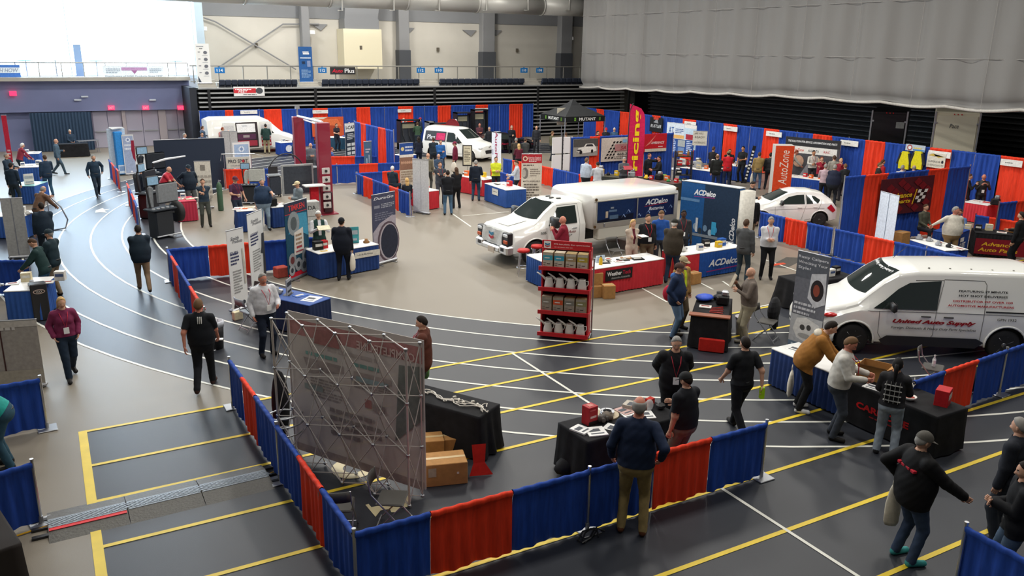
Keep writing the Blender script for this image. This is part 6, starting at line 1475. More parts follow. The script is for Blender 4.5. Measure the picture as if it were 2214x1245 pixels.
rk = thing('sample_stand', 'red and white sample stand beside the right lift column', 'stand', (br_.x-.55, br_.y-.35, 0)); ob('stand_post', MB().box((0, 0, .6), (.3, .2, 1.2)), cl('b81e2a'), rk); ob('stand_tray', MB().box((0, -.05, 1.22), (.8, .5, .04)), WHITE, rk); ob('stand_foot', MB().box((0, 0, .02), (.5, .4, .04)), STEEL, rk)
cbn = thing('tool_cabinet', 'pale grey cabinet with black letters right of the bearings banner', 'cabinet', (*PZ(674, 500).xy, 0), 0)
ob('cabinet_body', MB().box((0, 0, .55), (.55, .4, 1.1), bev=.02), cl('a9aaa8', .4), cbn); ob('cabinet_lettering', art([('t', 'DA', .5, .8, .5, .14, '2e3034')], .55, 1.1, flatmap(-.275, 0, -.2)), None, cbn)
for k in range(3): ob('drawer', MB().box((0, -.21, .18+.26*k), (.48, .02, .22), bev=.005), cl('b8b9b6', .4), cbn)
mo = thing('framed_screen', 'big grey framed screen behind the man in the cap and hoodie', 'screen', (*PZ(648, 462).xy, 0), 0)
ob('screen_frame', MB().box((0, 0, 1.35), (1.25, .08, 1.2), bev=.02), cl('9c9e9e', .4), mo); ob('screen_glass', MB().box((0, -.045, 1.35), (1.1, .01, 1.05)), cl('3f444c', .2), mo); ob('screen_stand', MB().box((0, 0, .38), (.2, .1, .76)).box((0, 0, .02), (.9, .5, .04)), STEEL, mo)
# --- left centre booth
rt = table_px('bright red covered table heaped with papers, left booth', (381, 437), (424, 434), 1.1, skirt=mat('crimson_cloth', hexc('b52a44'), .8), top=mat('crimson_cloth', hexc('b52a44'), .8))
clutter(rt, 'the crimson table', .77, .9, .8, ['Fw', 'Fw', 'Bw', 'Fc', 'Fw'])
tb3 = table_px('small navy table with white top behind the white banners', (512, 457), (561, 454), .8, skirt=NAVY); clutter(tb3, 'the navy table behind the white banners', .77, .9, .6, ['Fw', 'Fo', 'Fc', 'Fw'])
tb4 = table_px('second navy table left of the bearings banner', (588, 449), (618, 446), .8, skirt=NAVY); clutter(tb4, 'the navy table by the bearings banner', .77, .6, .6, ['Mk', 'Py', 'Fw'])
banner('big black rounded back of a display wall in the left booth', (331, 303), (484, 298), 2.3, [], sheet=mat('navy_black_panel', hexc('202c40'), .8), top=True, base='none', name='display_wall', cat='display')
banner('grey upright banner with dark seam beside the black display wall', (480, 284), (512, 284), 2.2, [('r', .48, 0, .51, 1, '8e8e90')], sheet=cl('b9b7b6'), top=True)
banner('pale blue framed banner with round emblem at the edge of the black display wall', (502, 308), (539, 306), 1.9, [('r', .08, .04, .92, .94, '9fb6d4'), ('e', .5, .82, .17, .17, 'd8e2ee'), ('e', .5, .82, .09, .09, '7f98c0'), ('l', .15, .85, .45, .62, 2, 'd8e2ee'), ('r', .49, .05, .51, .9, '7d90ac')], top=True)
banner('white poster board full of small pictures behind the man with crossed arms', (419, 349), (454, 348), 1.9, [('r', .35, .8, .65, .92, '85827a')]+[('r', .08+.24*a, .66-.11*b, .26+.24*a, .70-.11*b, 'a9a69c') for a in range(4) for b in range(5)]+[('l', .1, .9, .08, .2, 3, '8a877e')], sheet=cl('d3d0c4'), top=True, name='poster_board', cat='poster')
drape('low drape under the spot sign in the left booth, red and blue', (483, 366), (580, 364), .93, 'rb', (537,))
pv = PZ(490, 365, .95); pw2 = PZ(543, 364, .95)
s = signboard('white sign reading PRO SPOT hung above the low drape', ((pv.x+pw2.x)/2, pv.y-.06, 1.22), (pw2.x-pv.x), .5, [('t', 'PRO SPOT', .5, .62, .86, .34, '55565a', 0, 0, .03), ('e', .72, .62, .06, .06, 'b03a44'), ('l', .2, .8, .15, .3, 1, '9a9a9a')], 0, cl('c9c6bd'))
ob('sign_post', MB().cyl((-.6, .05, -1.2), (-.6, .05, .4), .015).cyl((.6, .05, -1.2), (.6, .05, .4), .015), CHROME, s)
ob('top_tube', MB().tube([(-.75, .05, .1), (-.7, .05, .4), (.75, .05, .35), (1.2, .05, .2)], .02), CHROME, s)
t = thing('display_tower', 'blue and white display tower with lattice top by the left aisle', 'display', (*PZ(262, 378).xy, 0), .2)
ob('tower_panel', MB().box((0, .1, 1.15), (.85, .06, 2.3), bev=.02), cl('b9c8d6'), t); ob('tower_column', MB().box((.02, -.08, 1.1), (.36, .3, 2.1), bev=.02), cl('3a8fd8'), t)
for k in range(4): ob('lattice_bar', MB().box((.02, -.1+.08*k, 2.3), (.6, .03, .04), rz=.4).box((.02, -.1+.08*k, 2.34), (.6, .03, .04), rz=-.4), WHITE, t)
ob('tower_poster', art([('r', 0, .0, 1, .35, 'c8d8ea'), ('r', .1, .1, .9, .3, '7f9ec8')], .34, 1.2, flatmap(-.15, .1, -.24)), None, t)
banner('grey blue roll up banner with a red figure beside the blue display tower', (272, 379), (297, 377), 2.0, [('r', .06, .03, .94, .97, 'a0aecb'), ('e', .5, .87, .2, .2, 'dfe6f0'), ('e', .5, .87, .1, .1, '7d8fb8'), ('l', .15, .85, .6, .78, 2, 'dfe6f0'), ('p', [(.75, .85), (1, .85), (1, .3), (.8, .4), (.7, .6)], '8c2038'), ('e', .55, .06, .1, .08, 'e8ecf4')])
def balancer(label, c, rz, k=1.0, hoodc='7d8184', wheel=True):
    t = thing('wheel_balancer', label, 'machine', c, rz); t.scale = (k, k, k)
    ob('cabinet', MB().box((0, 0, .42), (.62, .42, .84), bev=.04), mat('machine_black', hexc('20252c'), .4), t); ob('weight_tray', MB().box((0, -.02, .87), (.85, .5, .06), bev=.02), cl('2d3238'), t)
    for q in range(5): ob('tray_cup', MB().cyl((-.32+.16*q, -.15, .9), (-.32+.16*q, -.15, .93), .05, n=8), cl('a7aaac', .4), t)
    ob('hood', MB().tube([(-.15+.02*i, .24+.02*i, .9+.55*math.sin(i*PI/12)) for i in range(7)], .1, 8).box((.38, .12, 1.3), (.75, .1, .62), bev=.05), cl(hoodc, .5), t)
    ob('monitor_arm', MB().tube([(-.2, .15, .85), (-.25, .2, 1.5), (-.15, .15, 1.7)], .03), BLACK, t); ob('monitor', MB().box((-.1, .1, 1.72), (.42, .06, .3), bev=.02), BLACK, t); ob('monitor_glass', MB().box((-.1, .066, 1.72), (.36, .006, .24)), cl('8fb4d0', .1), t)
    ob('spindle', MB().cyl((.3, 0, .7), (.72, 0, .7), .035, n=10), CHROME, t)
    if wheel: ob('mounted_wheel', MB().lathe([(.1, -.1), (.27, -.1), (.32, -.07), (.32, .07), (.27, .1), (.1, .1)], c=(.58, 0, .7), ax='x'), RUBBER, t, True); ob('wheel_rim', MB().lathe([(.02, .02), (.2, .06), (.22, .11)], c=(.58, 0, .7), ax='x'), CHROME, t, True)
    ob('foot_pedal', MB().box((.1, -.3, .05), (.1, .3, .03)), STEEL, t); ob('side_wheel_rail', MB().cyl((-.35, -.25, .08), (.5, -.25, .08), .025), STEEL, t); return t
balancer('black wheel balancer with grey hood nearest the two banner booth', PZ(352, 512), .5, 1.12)
balancer('black tyre machine with chrome parts behind the low drape by the track', PZ(325, 470), .9, 1.1, '2c3138', False)
balancer('dark wheel machine with long white swing arm in the left booth', PZ(325, 425), .3, 1.15, '252b33', False)
o = ob('swing_arm', MB().tube([(0, 0, 0), (.5, 0, .12), (1.3, 0, .2)], .05, 6, rs=[.04, .05, .03]), pt('e8eef4'), loc=PZ(330, 352, 1.7), rz=.1); tag(o, 'white pointed swing arm reaching over the black machines', 'arm'); ob('arm_post', MB().cyl((0, 0, 0), (0, 0, -1.7), .04), BLACK, o)
balancer('grey framed alignment cart behind the man in the maroon shirt', PZ(540, 440), -.3, .9, 'b5b8b2', False)
t = thing('gas_cylinder', 'green gas cylinder beside the black hoses in the left booth', 'cylinder', PZ(478, 455)); ob('cylinder_body', MB().lathe([(.1, 0), (.11, .03), (.11, 1.0), (.05, 1.12), (.03, 1.14)], n=14), cl('44604c', .4), t, True); ob('valve', MB().cyl((0, 0, 1.12), (0, 0, 1.22), .02).box((.03, 0, 1.18), (.1, .04, .04)), CHROME, t)
o = ob('hose_loop', MB().tube([Vector((.9*math.cos(a*.25), 0, .9+.9*math.sin(a*.25)))*1.0 for a in range(-3, 12)], .03, 6), BLACK, loc=PZ(622, 420), rz=.3, smooth=True); tag(o, 'large black hose loop left of the lift', 'hose')
for k, (px, py, rz_) in enumerate(((595, 425, 0), (676, 405, .5), (690, 352, .2))):
    t = thing('machine_cart', ['low grey machine cart behind the navy tables', 'small dark cart with a screen between the lift posts', 'dark cart with monitor right behind the lift'][k], 'cart', PZ(px, py), rz_)
    ob('cart_body', MB().box((0, 0, .5), (.5, .45, .8), bev=.04), cl('343a44', .4), t); ob('cart_top', MB().box((0, 0, .95), (.58, .5, .05)), cl('8f979c', .4), t); ob('cart_screen', MB().box((0, .1, 1.15), (.4, .05, .3)), BLACK, t)
    for s in (-1, 1):
        for q in (-1, 1): ob('caster', MB().cyl((s*.2-.02, q*.17, .05), (s*.2+.02, q*.17, .05), .05, n=8), RUBBER, t)
# --- posters and tables around the crossing
s = thing('wall_poster', 'large orange poster with white corner on the back drapes', 'poster')
facebox(s, 'poster_sheet', 676, 742, 252, 296, 54.55, cl('cc5a34'), [('p', [(0, 1), (.5, 1), (.1, .7), (0, .7)], 'd9d2c2'), ('e', .55, .4, .3, .25, 'a8442c'), ('p', [(.2, .9), (.8, .9), (.95, .5), (.4, .6)], 'dc7044')], .03)
banner('black and white letter sign stand beside the tall blue divider', (748, 341), (771, 337), 2.0, [('r', 0, 0, 1, 1, '2b3444'), ('r', 0, .74, 1, 1, 'dcdfe2'), ('t', 'I-CAR', .5, .87, .84, .11, '2a3038', 0, 0, .03), ('l', .18, .85, .5, .7, 4, 'c3c8d0')]+[('r', .14+.4*a, .05+.13*b, .46+.4*a, .14+.13*b, 'c8ccd0') for a in (0, 1) for b in (0, 1, 2)])
banner('small blue chart poster leaning on the tall divider', (786, 306), (803, 305), 1.75, [('l', .2, .8, .65, .8, 2, 'c8d4de'), ('r', .25, .35, .4, .5, '9cc0d8'), ('r', .55, .35, .7, .6, '9cc0d8'), ('l', .1, .9, .05, .25, 3, 'b88a8a')], sheet=cl('4a708c'), top=True, name='easel_poster', cat='poster')
banner('narrow white and blue poster on the tall divider', (812, 291), (824, 293), 2.0, [('r', 0, .5, 1, .7, 'e4eaf0'), ('r', .1, .78, .9, .95, '8fb0cc')], sheet=cl('5f86ac'), top=True)
banner('grey curved sheet standing at the left of the tall divider', (775, 281), (786, 281), 2.0, [], sheet=cl('aab6c6'), top=True, name='curved_panel', cat='panel')
banner('club roll up with blue head and crowd photo left of the red table', (863, 310), (893, 308), 2.1, [('r', 0, .74, 1, 1, '2d4f94'), ('e', .22, .87, .12, .12, 'd8c890'), ('l', .4, .95, .8, .94, 2, 'cfd8e8'), ('r', 0, .68, 1, .74, 'e4e0d8'), ('r', 0, .4, 1, .68, '8c6a58')]+[('e', .15+.14*k, .56, .07, .09, 'c09a80') for k in range(6)]+[('l', .08, .92, .05, .38, 6, '9a8a78')], sheet=cl('c8bfae'), top=True)
banner('plain grey back of a roll up banner beside the red table', (894, 459), (928, 464), 2.15, [('r', .48, 0, .5, 1, 'c0c0c2')], sheet=cl('cfcfd0'))
banner('red headed club banner with tyre picture left of the truck', (1128, 333), (1172, 333), 2.15, [('r', 0, .82, 1, 1, 'b02a34'), ('e', .18, .91, .12, .12, 'e0c8b0'), ('e', .18, .91, .07, .07, '8a3038'), ('t', 'Service Station', .64, .93, .62, .04, 'f0dcdc'), ('l', .36, .95, .84, .9, 2, 'e8c8c8'), ('r', 0, 0, 1, .82, 'cfc6b8'), ('l', .08, .92, .76, .8, 1, '5a4a48'), ('e', .18, .62, .16, .28, '7a7470'), ('e', .12, .62, .1, .2, 'b0a8a0'), ('l', .42, .92, .55, .72, 4, '8c8278'), ('t', 'MACH AVAILABLE', .5, .46, .84, .035, '5a524c'), ('l', .12, .88, .05, .42, 7, '6c645c')], top=True)
banner('white upright banner with tall vertical lettering in the aisle', (1063, 363), (1083, 367), 1.95, [('t', 'AutoPlus', .5, .52, 2.3, .13, 'a02a50', 0, -PI/2, .02), ('l', .1, .2, .3, .6, 1, '8a8aa0')], sheet=cl('dfe2e8'))
banner('framed notice on an easel behind the dark coated man', (1000, 361), (1021, 361), 1.15, [('r', .1, .06, .9, .95, 'd8d2b8'), ('t', 'Shield', .5, .84, .6, .06, '5a5548', .2), ('l', .2, .8, .2, .75, 7, '6a6455')], sheet=BLACK, z=.35, base='foot', name='easel_poster', cat='poster')
tbb = table_px('blue skirted table with white top and a small hanging card, near the truck', (1048, 396), (1094, 411), .95, skirt=mat('bright_blue_skirt', hexc('1d4a92'), .8, var=.15, scale=5), front=((-.2, .42, .55, .26), [('r', 0, 0, 1, 1, 'd8d5c8'), ('l', .15, .85, .4, .65, 1, '7a766a')]))
clutter(tbb, 'the blue table near the truck', .77, 1.2, .6, ['Fk', 'Fw', 'Br', 'Fw'])
RT = mat('red_table_skirt', hexc('c22430'), .8, var=.12, scale=5)
t5 = table_px('red skirted table with a white top right of the plain grey banner', (925, 414), (949, 411), 1.2, skirt=RT); clutter(t5, 'the red table by the grey banner', .77, .5, .8, ['Fw', 'Ur'])
t6 = table_px('longer red skirted table behind the dark coated man', (992, 380), (1046, 389), .9, skirt=RT); clutter(t6, 'the longer red table', .77, 1.6, .7, ['Bo', 'Fw', 'By', 'Fw'])
t7 = table_px('blue table below the club roll up', (872, 337), (900, 334), .8, skirt=BLUE); t8 = table_px('blue table with round white logo beside the far white van', (607, 309), (640, 307), .8, skirt=BLUE, front=((-.3, .1, .6, .6), [('e', .5, .5, .35, .35, 'd8dce4')])); clutter(t8, 'the blue table beside the far van', .77, .8, .6, ['Bw', 'Fw'])
t9 = table_px('teal covered table before the orange poster', (705, 297), (746, 298), .8, skirt=mat('teal_skirt', hexc('1d4a66'), .8)); clutter(t9, 'the teal table before the orange poster', .77, 1.2, .6, ['Fw', 'Bw', 'Ub'])
# equipment before the back drapes
for k, (px, py, w, h, c_, d_) in enumerate(((884, 322, 1.4, 1.9, '24262c', 'black cabinet machine with a grey screen before the back drapes'), (930, 318, .5, 1.7, '77797c', 'upright silver tank machine before the back drapes'), (953, 318, 1.3, 1.6, '2f3136', 'black hose rack machine before the back drapes'), (1000, 308, 1.2, 2.1, '2a2c34', 'black framed tool cage left of the tall dark cabinet'), (1036, 308, 1.1, 2.3, '1c1c20', 'tall dark open cabinet before the back drapes'))):
    p = PZ(px, py); t = thing('service_machine', d_, 'machine', (p.x, min(p.y, 53.6), 0)); m = cl(c_, .5)
    ob('machine_frame', MB().box((-w/2+.04, 0, h/2), (.08, .6, h)).box((w/2-.04, 0, h/2), (.08, .6, h)).box((0, 0, h-.04), (w, .6, .08)).box((0, 0, .2), (w, .6, .4)), m, t)
    ob('machine_panel', MB().box((0, .1, h*.55), (w*.9, .1, h*.7)), cl('3c4048', .5), t); ob('gauge_panel', MB().box((0, .02, h*.78), (w*.6, .06, h*.15)), cl('a8a48c', .4), t)
    for q in range(3): ob('hose', MB().tube([(-w*.3+w*.3*q, -.05, h*.7), (-w*.32+w*.3*q, -.16, h*.45), (-w*.2+w*.3*q, -.1, h*.25)], .025, 5), BLACK, t)
o = ob('hose_reel', MB().lathe([(.45, -.03), (.55, -.05), (.55, .05), (.45, .03)], c=(0, 0, 1.4), ax='x'), cl('8a2a30'), loc=PZ(962, 318)+Vector((0, -1.2, 0)), rz=.5); tag(o, 'round red hose reel before the back drapes', 'reel'); ob('reel_stand', MB().box((0, 0, .45), (.08, .1, .9)).box((0, 0, .02), (.4, .4, .04)), BLACK, o)
# booth name signs on the drapes
def bsign(label, p0_, p1_, wall, txt=1):
    if wall == 'y':
        a = PY(p0_[0], p1_[1], 54.62); b = PY(p1_[0], p0_[1], 54.62); w = b.x-a.x; h = max(.22, b.z-a.z); c = ((a.x+b.x)/2, 54.62, (a.z+b.z)/2); rz = 0
    else:
        a = PX(p0_[0], (p0_[1]+p1_[1])/2, 33.86); b = PX(p1_[0], (p0_[1]+p1_[1])/2, 33.86); w = abs(a.y-b.y); h = .26; c = (33.86, (a.y+b.y)/2, 2.2); rz = -PI/2
    t = thing('booth_sign', label, 'sign', c, rz); ob('sign_card', MB().box((0, 0, 0), (w, .02, h)), cl('e2e0da'), t); ob('lettering', art([('l', .22, .8, .35, .65, 1, '8a8a88')], w, h, flatmap(-w/2, -h/2, -.01)), None, t)
for k, (a_, b_, d_) in enumerate((((520, 238), (556, 247), 'above the far white van'), ((676, 238), (709, 245), 'above the orange poster'), ((860, 236), (889, 243), 'above the man in light blue'), ((1027, 234), (1055, 240), 'above the tall dark cabinet'))): bsign('white booth name card on the back drape, '+d_, a_, b_, 'y')
for k, (a_, b_, d_) in enumerate((((1480, 262), (1505, 270), 'behind the picture banners'), ((1565, 268), (1595, 280), 'above the men in black'), ((1657, 280), (1691, 290), 'left of the service backdrop'), ((1818, 295), (1857, 306), 'right of the service backdrop'), ((2009, 313), (2058, 326), 'above the lubricants poster'), ((2166, 328), (2214, 343), 'at the right edge'))): bsign('white booth name card on the right drape run, '+d_, a_, b_, 'x')
# --- canopy tent
nc_ = PZ(1222, 263, 2.08); S = 3.0; cx, cy = nc_.x+S/2, nc_.y+S/2
t = thing('canopy_tent', 'black pop up canopy tent with green and white lettering', 'tent', (cx, cy, 0)); TB = mat('tent_black', hexc('26282a'), .7, var=.15); ap = PX(1248, 216, cx).z
vs = [(-S/2, -S/2, 2.35), (S/2, -S/2, 2.35), (S/2, S/2, 2.35), (-S/2, S/2, 2.35)]+[(x*.25, y*.25, 2.35+(3.3-2.35)*.66) for x, y in ((-S/2, -S/2), (S/2, -S/2), (S/2, S/2), (-S/2, S/2))]+[(0, 0, 3.35)]
ob('canopy', MB().add(vs, [(i, (i+1) % 4, 4+(i+1) % 4, 4+i) for i in range(4)]+[(4+i, 4+(i+1) % 4, 8) for i in range(4)]), TB, t)
for k in range(4):
    a = k*PI/2; o = ob('valance', MB().box((0, -S/2, 2.2), (S, .02, .34)), cl('1a1c1d'), t); o.rotation_euler = (0, 0, a)
    ob('tent_leg', MB().cyl((S/2*(1 if k in (0, 1) else -1), S/2*(1 if k in (0, 3) else -1), 0), (S/2*(1 if k in (0, 1) else -1), S/2*(1 if k in (0, 3) else -1), 2.3), .03, n=6), STEEL, t)
for k in (0, 3):
    o = ob('valance_lettering', art([('t', 'MUTANT', .55, .5, .42, .55, 'dfe0dc', 0, 0, .03), ('l', .22, .26, .15, .85, 2, '7ab83a'), ('r', .225, .2, .235, .8, '7ab83a'), ('r', .25, .2, .26, .8, '7ab83a'), ('r', .84, .2, .85, .8, '7ab83a'), ('r', .865, .2, .875, .8, '7ab83a')], S, .34, flatmap(-S/2, 2.03, -S/2-.012)), None, t); o.rotation_euler = (0, 0, 0 if k == 0 else -PI/2)
# --- wall banners, flag
def onwall(label, px0, px1, py0, py1, Y, m, prints, name='wall_banner'):
    s = thing(name, label, 'banner'); a = PY(px0, py1, Y); b = PY(px1, py0, Y); w = b.x-a.x; h = b.z-a.z; s.location = ((a.x+b.x)/2, Y, (a.z+b.z)/2)
    ob('banner_sheet', MB().box((0, 0, 0), (w, .03, h)), m, s); ob('printed_artwork', art(prints, w, h, flatmap(-w/2, -h/2, -.015)), None, s); return s
ys = sv.y-.1
onwall('grey poster photo of a white muscle car on the tall drape', 1239, 1293, 299, 339, ys, cl('8d8a86'), [('r', 0, .55, 1, 1, '4c4a48'), ('p', [(.12, .3), (.2, .5), (.42, .55), (.5, .72), (.8, .72), (.92, .5), (.95, .3), (.8, .22), (.3, .18)], 'd8d5cf'), ('p', [(.48, .56), (.54, .68), (.76, .68), (.82, .55)], '2e2e30'), ('e', .3, .24, .06, .06, '1c1c1e'), ('e', .76, .28, .05, .06, '1c1c1e'), ('r', .15, .32, .32, .4, '3c3c3e')])
onwall('white banner with black checkers and a phone number', 1299, 1368, 296, 350, ys, cl('c9c3b8'), [('p', [(.1+.1*a+.05*b, .12+.13*b), (.16+.1*a+.05*b, .12+.13*b), (.19+.1*a+.05*b, .2+.13*b), (.13+.1*a+.05*b, .2+.13*b)], '1b1b1c') for a in range(3) for b in range(6)]+[('r', .42, .44, 1, .72, 'a87878'), ('t', 'SAVE', .8, .56, .4, .15, 'a01828', .2), ('t', '468-211', .72, .3, .46, .11, '3a3a3a', 0, 0, .02), ('r', .66, .78, .8, .92, '7fb0d0'), ('r', .84, .76, .96, .92, '3a3f4a'), ('l', .4, .98, .08, .22, 2, '6c6660')])
onwall('glossy red banner right of the pricing flag', 1388, 1442, 288, 329, ys, cl('b8202a', .4), [('t', 'AMBIANCE', .62, .5, .56, .14, 'e8d8d8', .3), ('p', [(.1, .3), (.55, .95), (.3, .45)], 'd87a70'), ('r', .1, .0, 1, .17, 'c8bfae'), ('l', .66, .9, .22, .32, 1, 'e8c8c8')])
p = PZ(1370, 416); fl_ = thing('feather_flag', 'tall pink feather flag with yellow vertical lettering', 'flag', p, rzof(Vector((0, 0, 0)), Vector((1, -.25, 0))))
vs = []; n = 16; _v = ray(1372, 224); zt_ = CAMZ+_v[2]*p.xy.length/math.hypot(_v[0], _v[1])
for i in range(n+1):
    t_ = i/n; z = .7+t_*(zt_-.7); w = .78 if t_ < .8 else .78*math.sqrt(max(0, 1-((t_-.8)/.2)**2)); vs += [(-.4, 0, z), (-.4+w, .04*math.sin(t_*9), z)]
ob('flag_cloth', MB().add(vs, [(2*i, 2*i+1, 2*i+3, 2*i+2) for i in range(n)]), cl('c81e50', .7), fl_); ob('flag_pole', MB().tube([(-.42, 0, 0), (-.42, 0, zt_-1), (-.4, 0, zt_-.3), (-.25, 0, zt_+.02)], .02), BLACK, fl_); ob('flag_base', MB().box((-.42, 0, .02), (.5, .5, .04)), STEEL, fl_)
ob('flag_lettering', art([('t', 'Pricing', .5, .45, 4.6, .14, 'f0d020', 0, PI/2, .03)], (.74), zt_-1.1, lambda u, v, o: (-.38+u, -.03-o, .75+v), eps=.01), None, fl_)
# --- tables and stands behind the truck
p = PZ(1214, 378); t = thing('panel_stand', 'four white grid panels on a black stand left of the muscle car poster', 'stand', (*p.xy, 0), 0)
for a in (-1, 1):
    for b in (0, 1): ob('white_panel', MB().box((a*.33, 0, .65+.9*b), (.6, .04, .84), bev=.01), WHITE, t)
ob('centre_pole', MB().box((0, -.02, 1.1), (.05, .06, 2.2)).box((0, 0, .02), (.8, .4, .04)), BLACK, t); ob('cable', MB().tube([(.03, -.06, 2.1-.1*i) if i % 2 else (-.05, -.06, 2.1-.1*i) for i in range(18)], .008, 4), BLACK, t)
s = signboard('cream notice board on a pole by the black coupe', (*PZ(1213, 330).xy, 2.3), 1.0*.75, 1.05, [('l', .15, .85, .2, .85, 8, 'a8a08c')], 0, cl('d3ccba')); ob('sign_pole', MB().cyl((0, .03, -2.3), (0, .03, .5), .02), STEEL, s)
GT = mat('green_grey_cloth', hexc('2c2f2c'), .8)
t10 = table_px('dark table crowded with models behind the truck roof', (1297, 381), (1388, 388), .9, skirt=GT, top=cl('4c4a40')); clutter(t10, 'the dark model table', .77, 2.6, .7, ['My', 'Pk', 'By', 'Pk', 'Ms', 'Fk', 'Py'])
t11 = table_px('dark table with red and green goods before the red banner', (1404, 390), (1456, 398), .9, skirt=GT, top=cl('5a4440')); clutter(t11, 'the dark table before the red banner', .77, 1.9, .7, ['Br', 'Mk', 'Bo', 'Pg', 'Br', 'Bk'])
small('green_bag', 'green and white patterned bag between the dark tables', 'bag', MB().box((0, 0, .25), (.4, .15, .5), bev=.05), cl('9cc06a'), PZ(1434, 398), .2)
banner('pale blue picture banner with skyline, top left of the picture banners', (1443, 264), (1481, 268), .95, [('r', 0, 0, 1, .3, 'd8a860'), ('l', .5, .95, .4, .7, 3, '3f5f98'), ('t', 'AT', .26, .55, .3, .4, '3a5f9c')], sheet=cl('c8d2dc'), top=True, z=1.6)
banner('blue text banner below the skyline picture', (1448, 298), (1500, 304), .85, [('l', .05, .28, .1, .95, 7, 'c8d4ec'), ('l', .72, .95, .1, .95, 7, 'c8d4ec'), ('r', .36, .5, .66, .95, '9aa0a0'), ('r', .38, .1, .64, .45, '6a84ac')], sheet=cl('284a8c'), top=True, z=.9)
banner('red edged picture banner with a lorry photo', (1481, 268), (1507, 272), 1.4, [('r', 0, .85, 1, 1, 'e0dcd8'), ('r', .15, .3, .85, .6, 'a83040'), ('r', .1, .1, .9, .25, '8c8c90')], sheet=cl('b8cede'), top=True, z=1.0)
banner('cream board reading ARE YOU READY above the grey table goods', (1499, 283), (1530, 284), .8, [('t', 'ARE YOU', .4, .84, .62, .13, '6a675c', .2), ('t', 'READY', .5, .58, .7, .15, '6a675c'), ('t', 'HYBRIDS', .5, .2, .8, .14, '8a877c')], sheet=cl('d0ccc0'), top=True, z=1.5)
t12 = table_px('blue table loaded with boards and cases behind the battery backdrop', (1470, 362), (1548, 372), 1.0, skirt=BLUE, top=WHITE); clutter(t12, 'the blue table behind the battery backdrop', .77, 2.6, .8, ['Dw', 'Br', 'Ms', 'Dc', 'Bo', 'Dw', 'Fk', 'Bk'])
t = thing('product_rack', 'tall dark rack of green and red goods before the picture banners', 'rack', (*PZ(1474, 402).xy, 0), -.5)
for z in (.1, .55, 1.0, 1.45): ob('rack_shelf', MB().box((0, 0, z), (.8, .4, .04)), BLACK, t)
for s_2 in (-1, 1): ob('rack_side', MB().box((s_2*.4, 0, .85), (.03, .4, 1.7)), BLACK, t)
for k in range(4):
    for q in range(2): item('bottle' if q else 'box', 'gkrn'[k], '%s %s on the %s shelf of the dark rack' % (NAMED['gkrn'[k]][0], 'bottle' if q else 'box', ['lowest', 'second', 'third', 'top'][k]), loc2w(t, (-.2+.4*q, -.05, .12+.45*k)), -.5, 1.2)
t13 = table_px('blue skirted table with white edge in front of the men in black', (1568, 357), (1624, 362), .8, skirt=BLUE); clutter(t13, 'the blue table of the men in black', .77, 2.0, .6, ['Fw', 'Bw', 'Fw', 'Fr'])
o = ob('leaning_strip', MB().box((0, 0, .95), (.16, .05, 1.9), bev=.01), cl('1c1d22'), loc=PZ(1610, 396)); o.rotation_euler = (-.1, .18, -.7); tag(o, 'black strip banner with white spots leaning at the blue table', 'banner')
for k in range(9): ob('white_print', MB().box((0, -.03, .25+.17*k), (.1, .01, .09)), cl('d8d8d4'), o)
# --- orange column, service backdrop
p = PZ(1683, 428); cp = thing('display_column', 'orange four sided column with white vertical lettering', 'display', (*p.xy, 0), -.62)
ob('column_body', MB().box((0, 0, 1.2), (.82, .7, 2.4), bev=.01), cl('b9b7b2'), cp); ob('front_sheet', MB().box((0, -.36, 1.2), (.8, .02, 2.38)), cl('cc4420'), cp)
ob('column_lettering', art([('t', 'AutoZone', .52, .6, 1.9, .16, 'e8d8cc', .2, PI/2, .0), ('p', [(.2, .05), (.3, .05), (.5, .22), (.4, .22)], 'dca890'), ('p', [(.4, .05), (.5, .05), (.7, .22), (.6, .22)], 'dca890'), ('p', [(.6, .05), (.7, .05), (.8, .15), (.8, .22)], 'dca890')], .8, 2.38, flatmap(-.4, 0, -.37)), None, cp)
a = PZ(1700, 297, 2.24); b = PZ(1818, 308, 2.24); bd = thing('backdrop_banner', 'wide service backdrop with white strip and crowd picture behind the pale shirts', 'banner', ((a.x+b.x)/2, (a.y+b.y)/2, 0), rzof(a, b)); w = (b-a).length
ob('backdrop_sheet', MB().box((0, 0, 1.3), (w, .04, 2.0)), cl('4c4a4e'), bd); ob('support_pole', MB().cyl((-w/2, .03, 0), (-w/2, .03, 2.3), .02).cyl((w/2, .03, 0), (w/2, .03, 2.3), .02), STEEL, bd)
ob('printed_artwork', art([('r', 0, .8, 1, 1, '2c2c2e'), ('t', 'THE SOLUTION FOR SERVICE, INFORMATION AND PARTS', .5, .9, .9, .06, 'e0e0e0', .2, 0, .02), ('r', 0, .62, .96, .79, 'dfdcd6'), ('t', 'AutoZone', .24, .7, .24, .07, 'c8442c', .2, 0, .02), ('t', 'ALLDATA', .54, .7, .2, .06, '3a3a3c', 0, 0, .02), ('t', 'RAC', .78, .7, .12, .06, 'b03038', .2), ('e', .1, .5, .06, .1, 'c8a08c'), ('e', .28, .42, .1, .1, 'c09880'), ('e', .62, .45, .06, .08, 'c8a890'), ('p', [(.3, 0), (.5, .5), (.6, 0)], '8c8a90'), ('p', [(.7, 0), (.78, .5), (.9, 0)], '6a6c74')], w, 2.0, flatmap(-w/2, .3, -.02)), None, bd)
t14 = table_px('blue skirted table under the orange goods before the service backdrop', (1697, 381), (1782, 391), .8, skirt=BLUE); clutter(t14, 'the blue table at the service backdrop', .77, 2.4, .6, ['Fy', 'Fw', 'Br', 'Bo', 'Bo', 'Fw'])
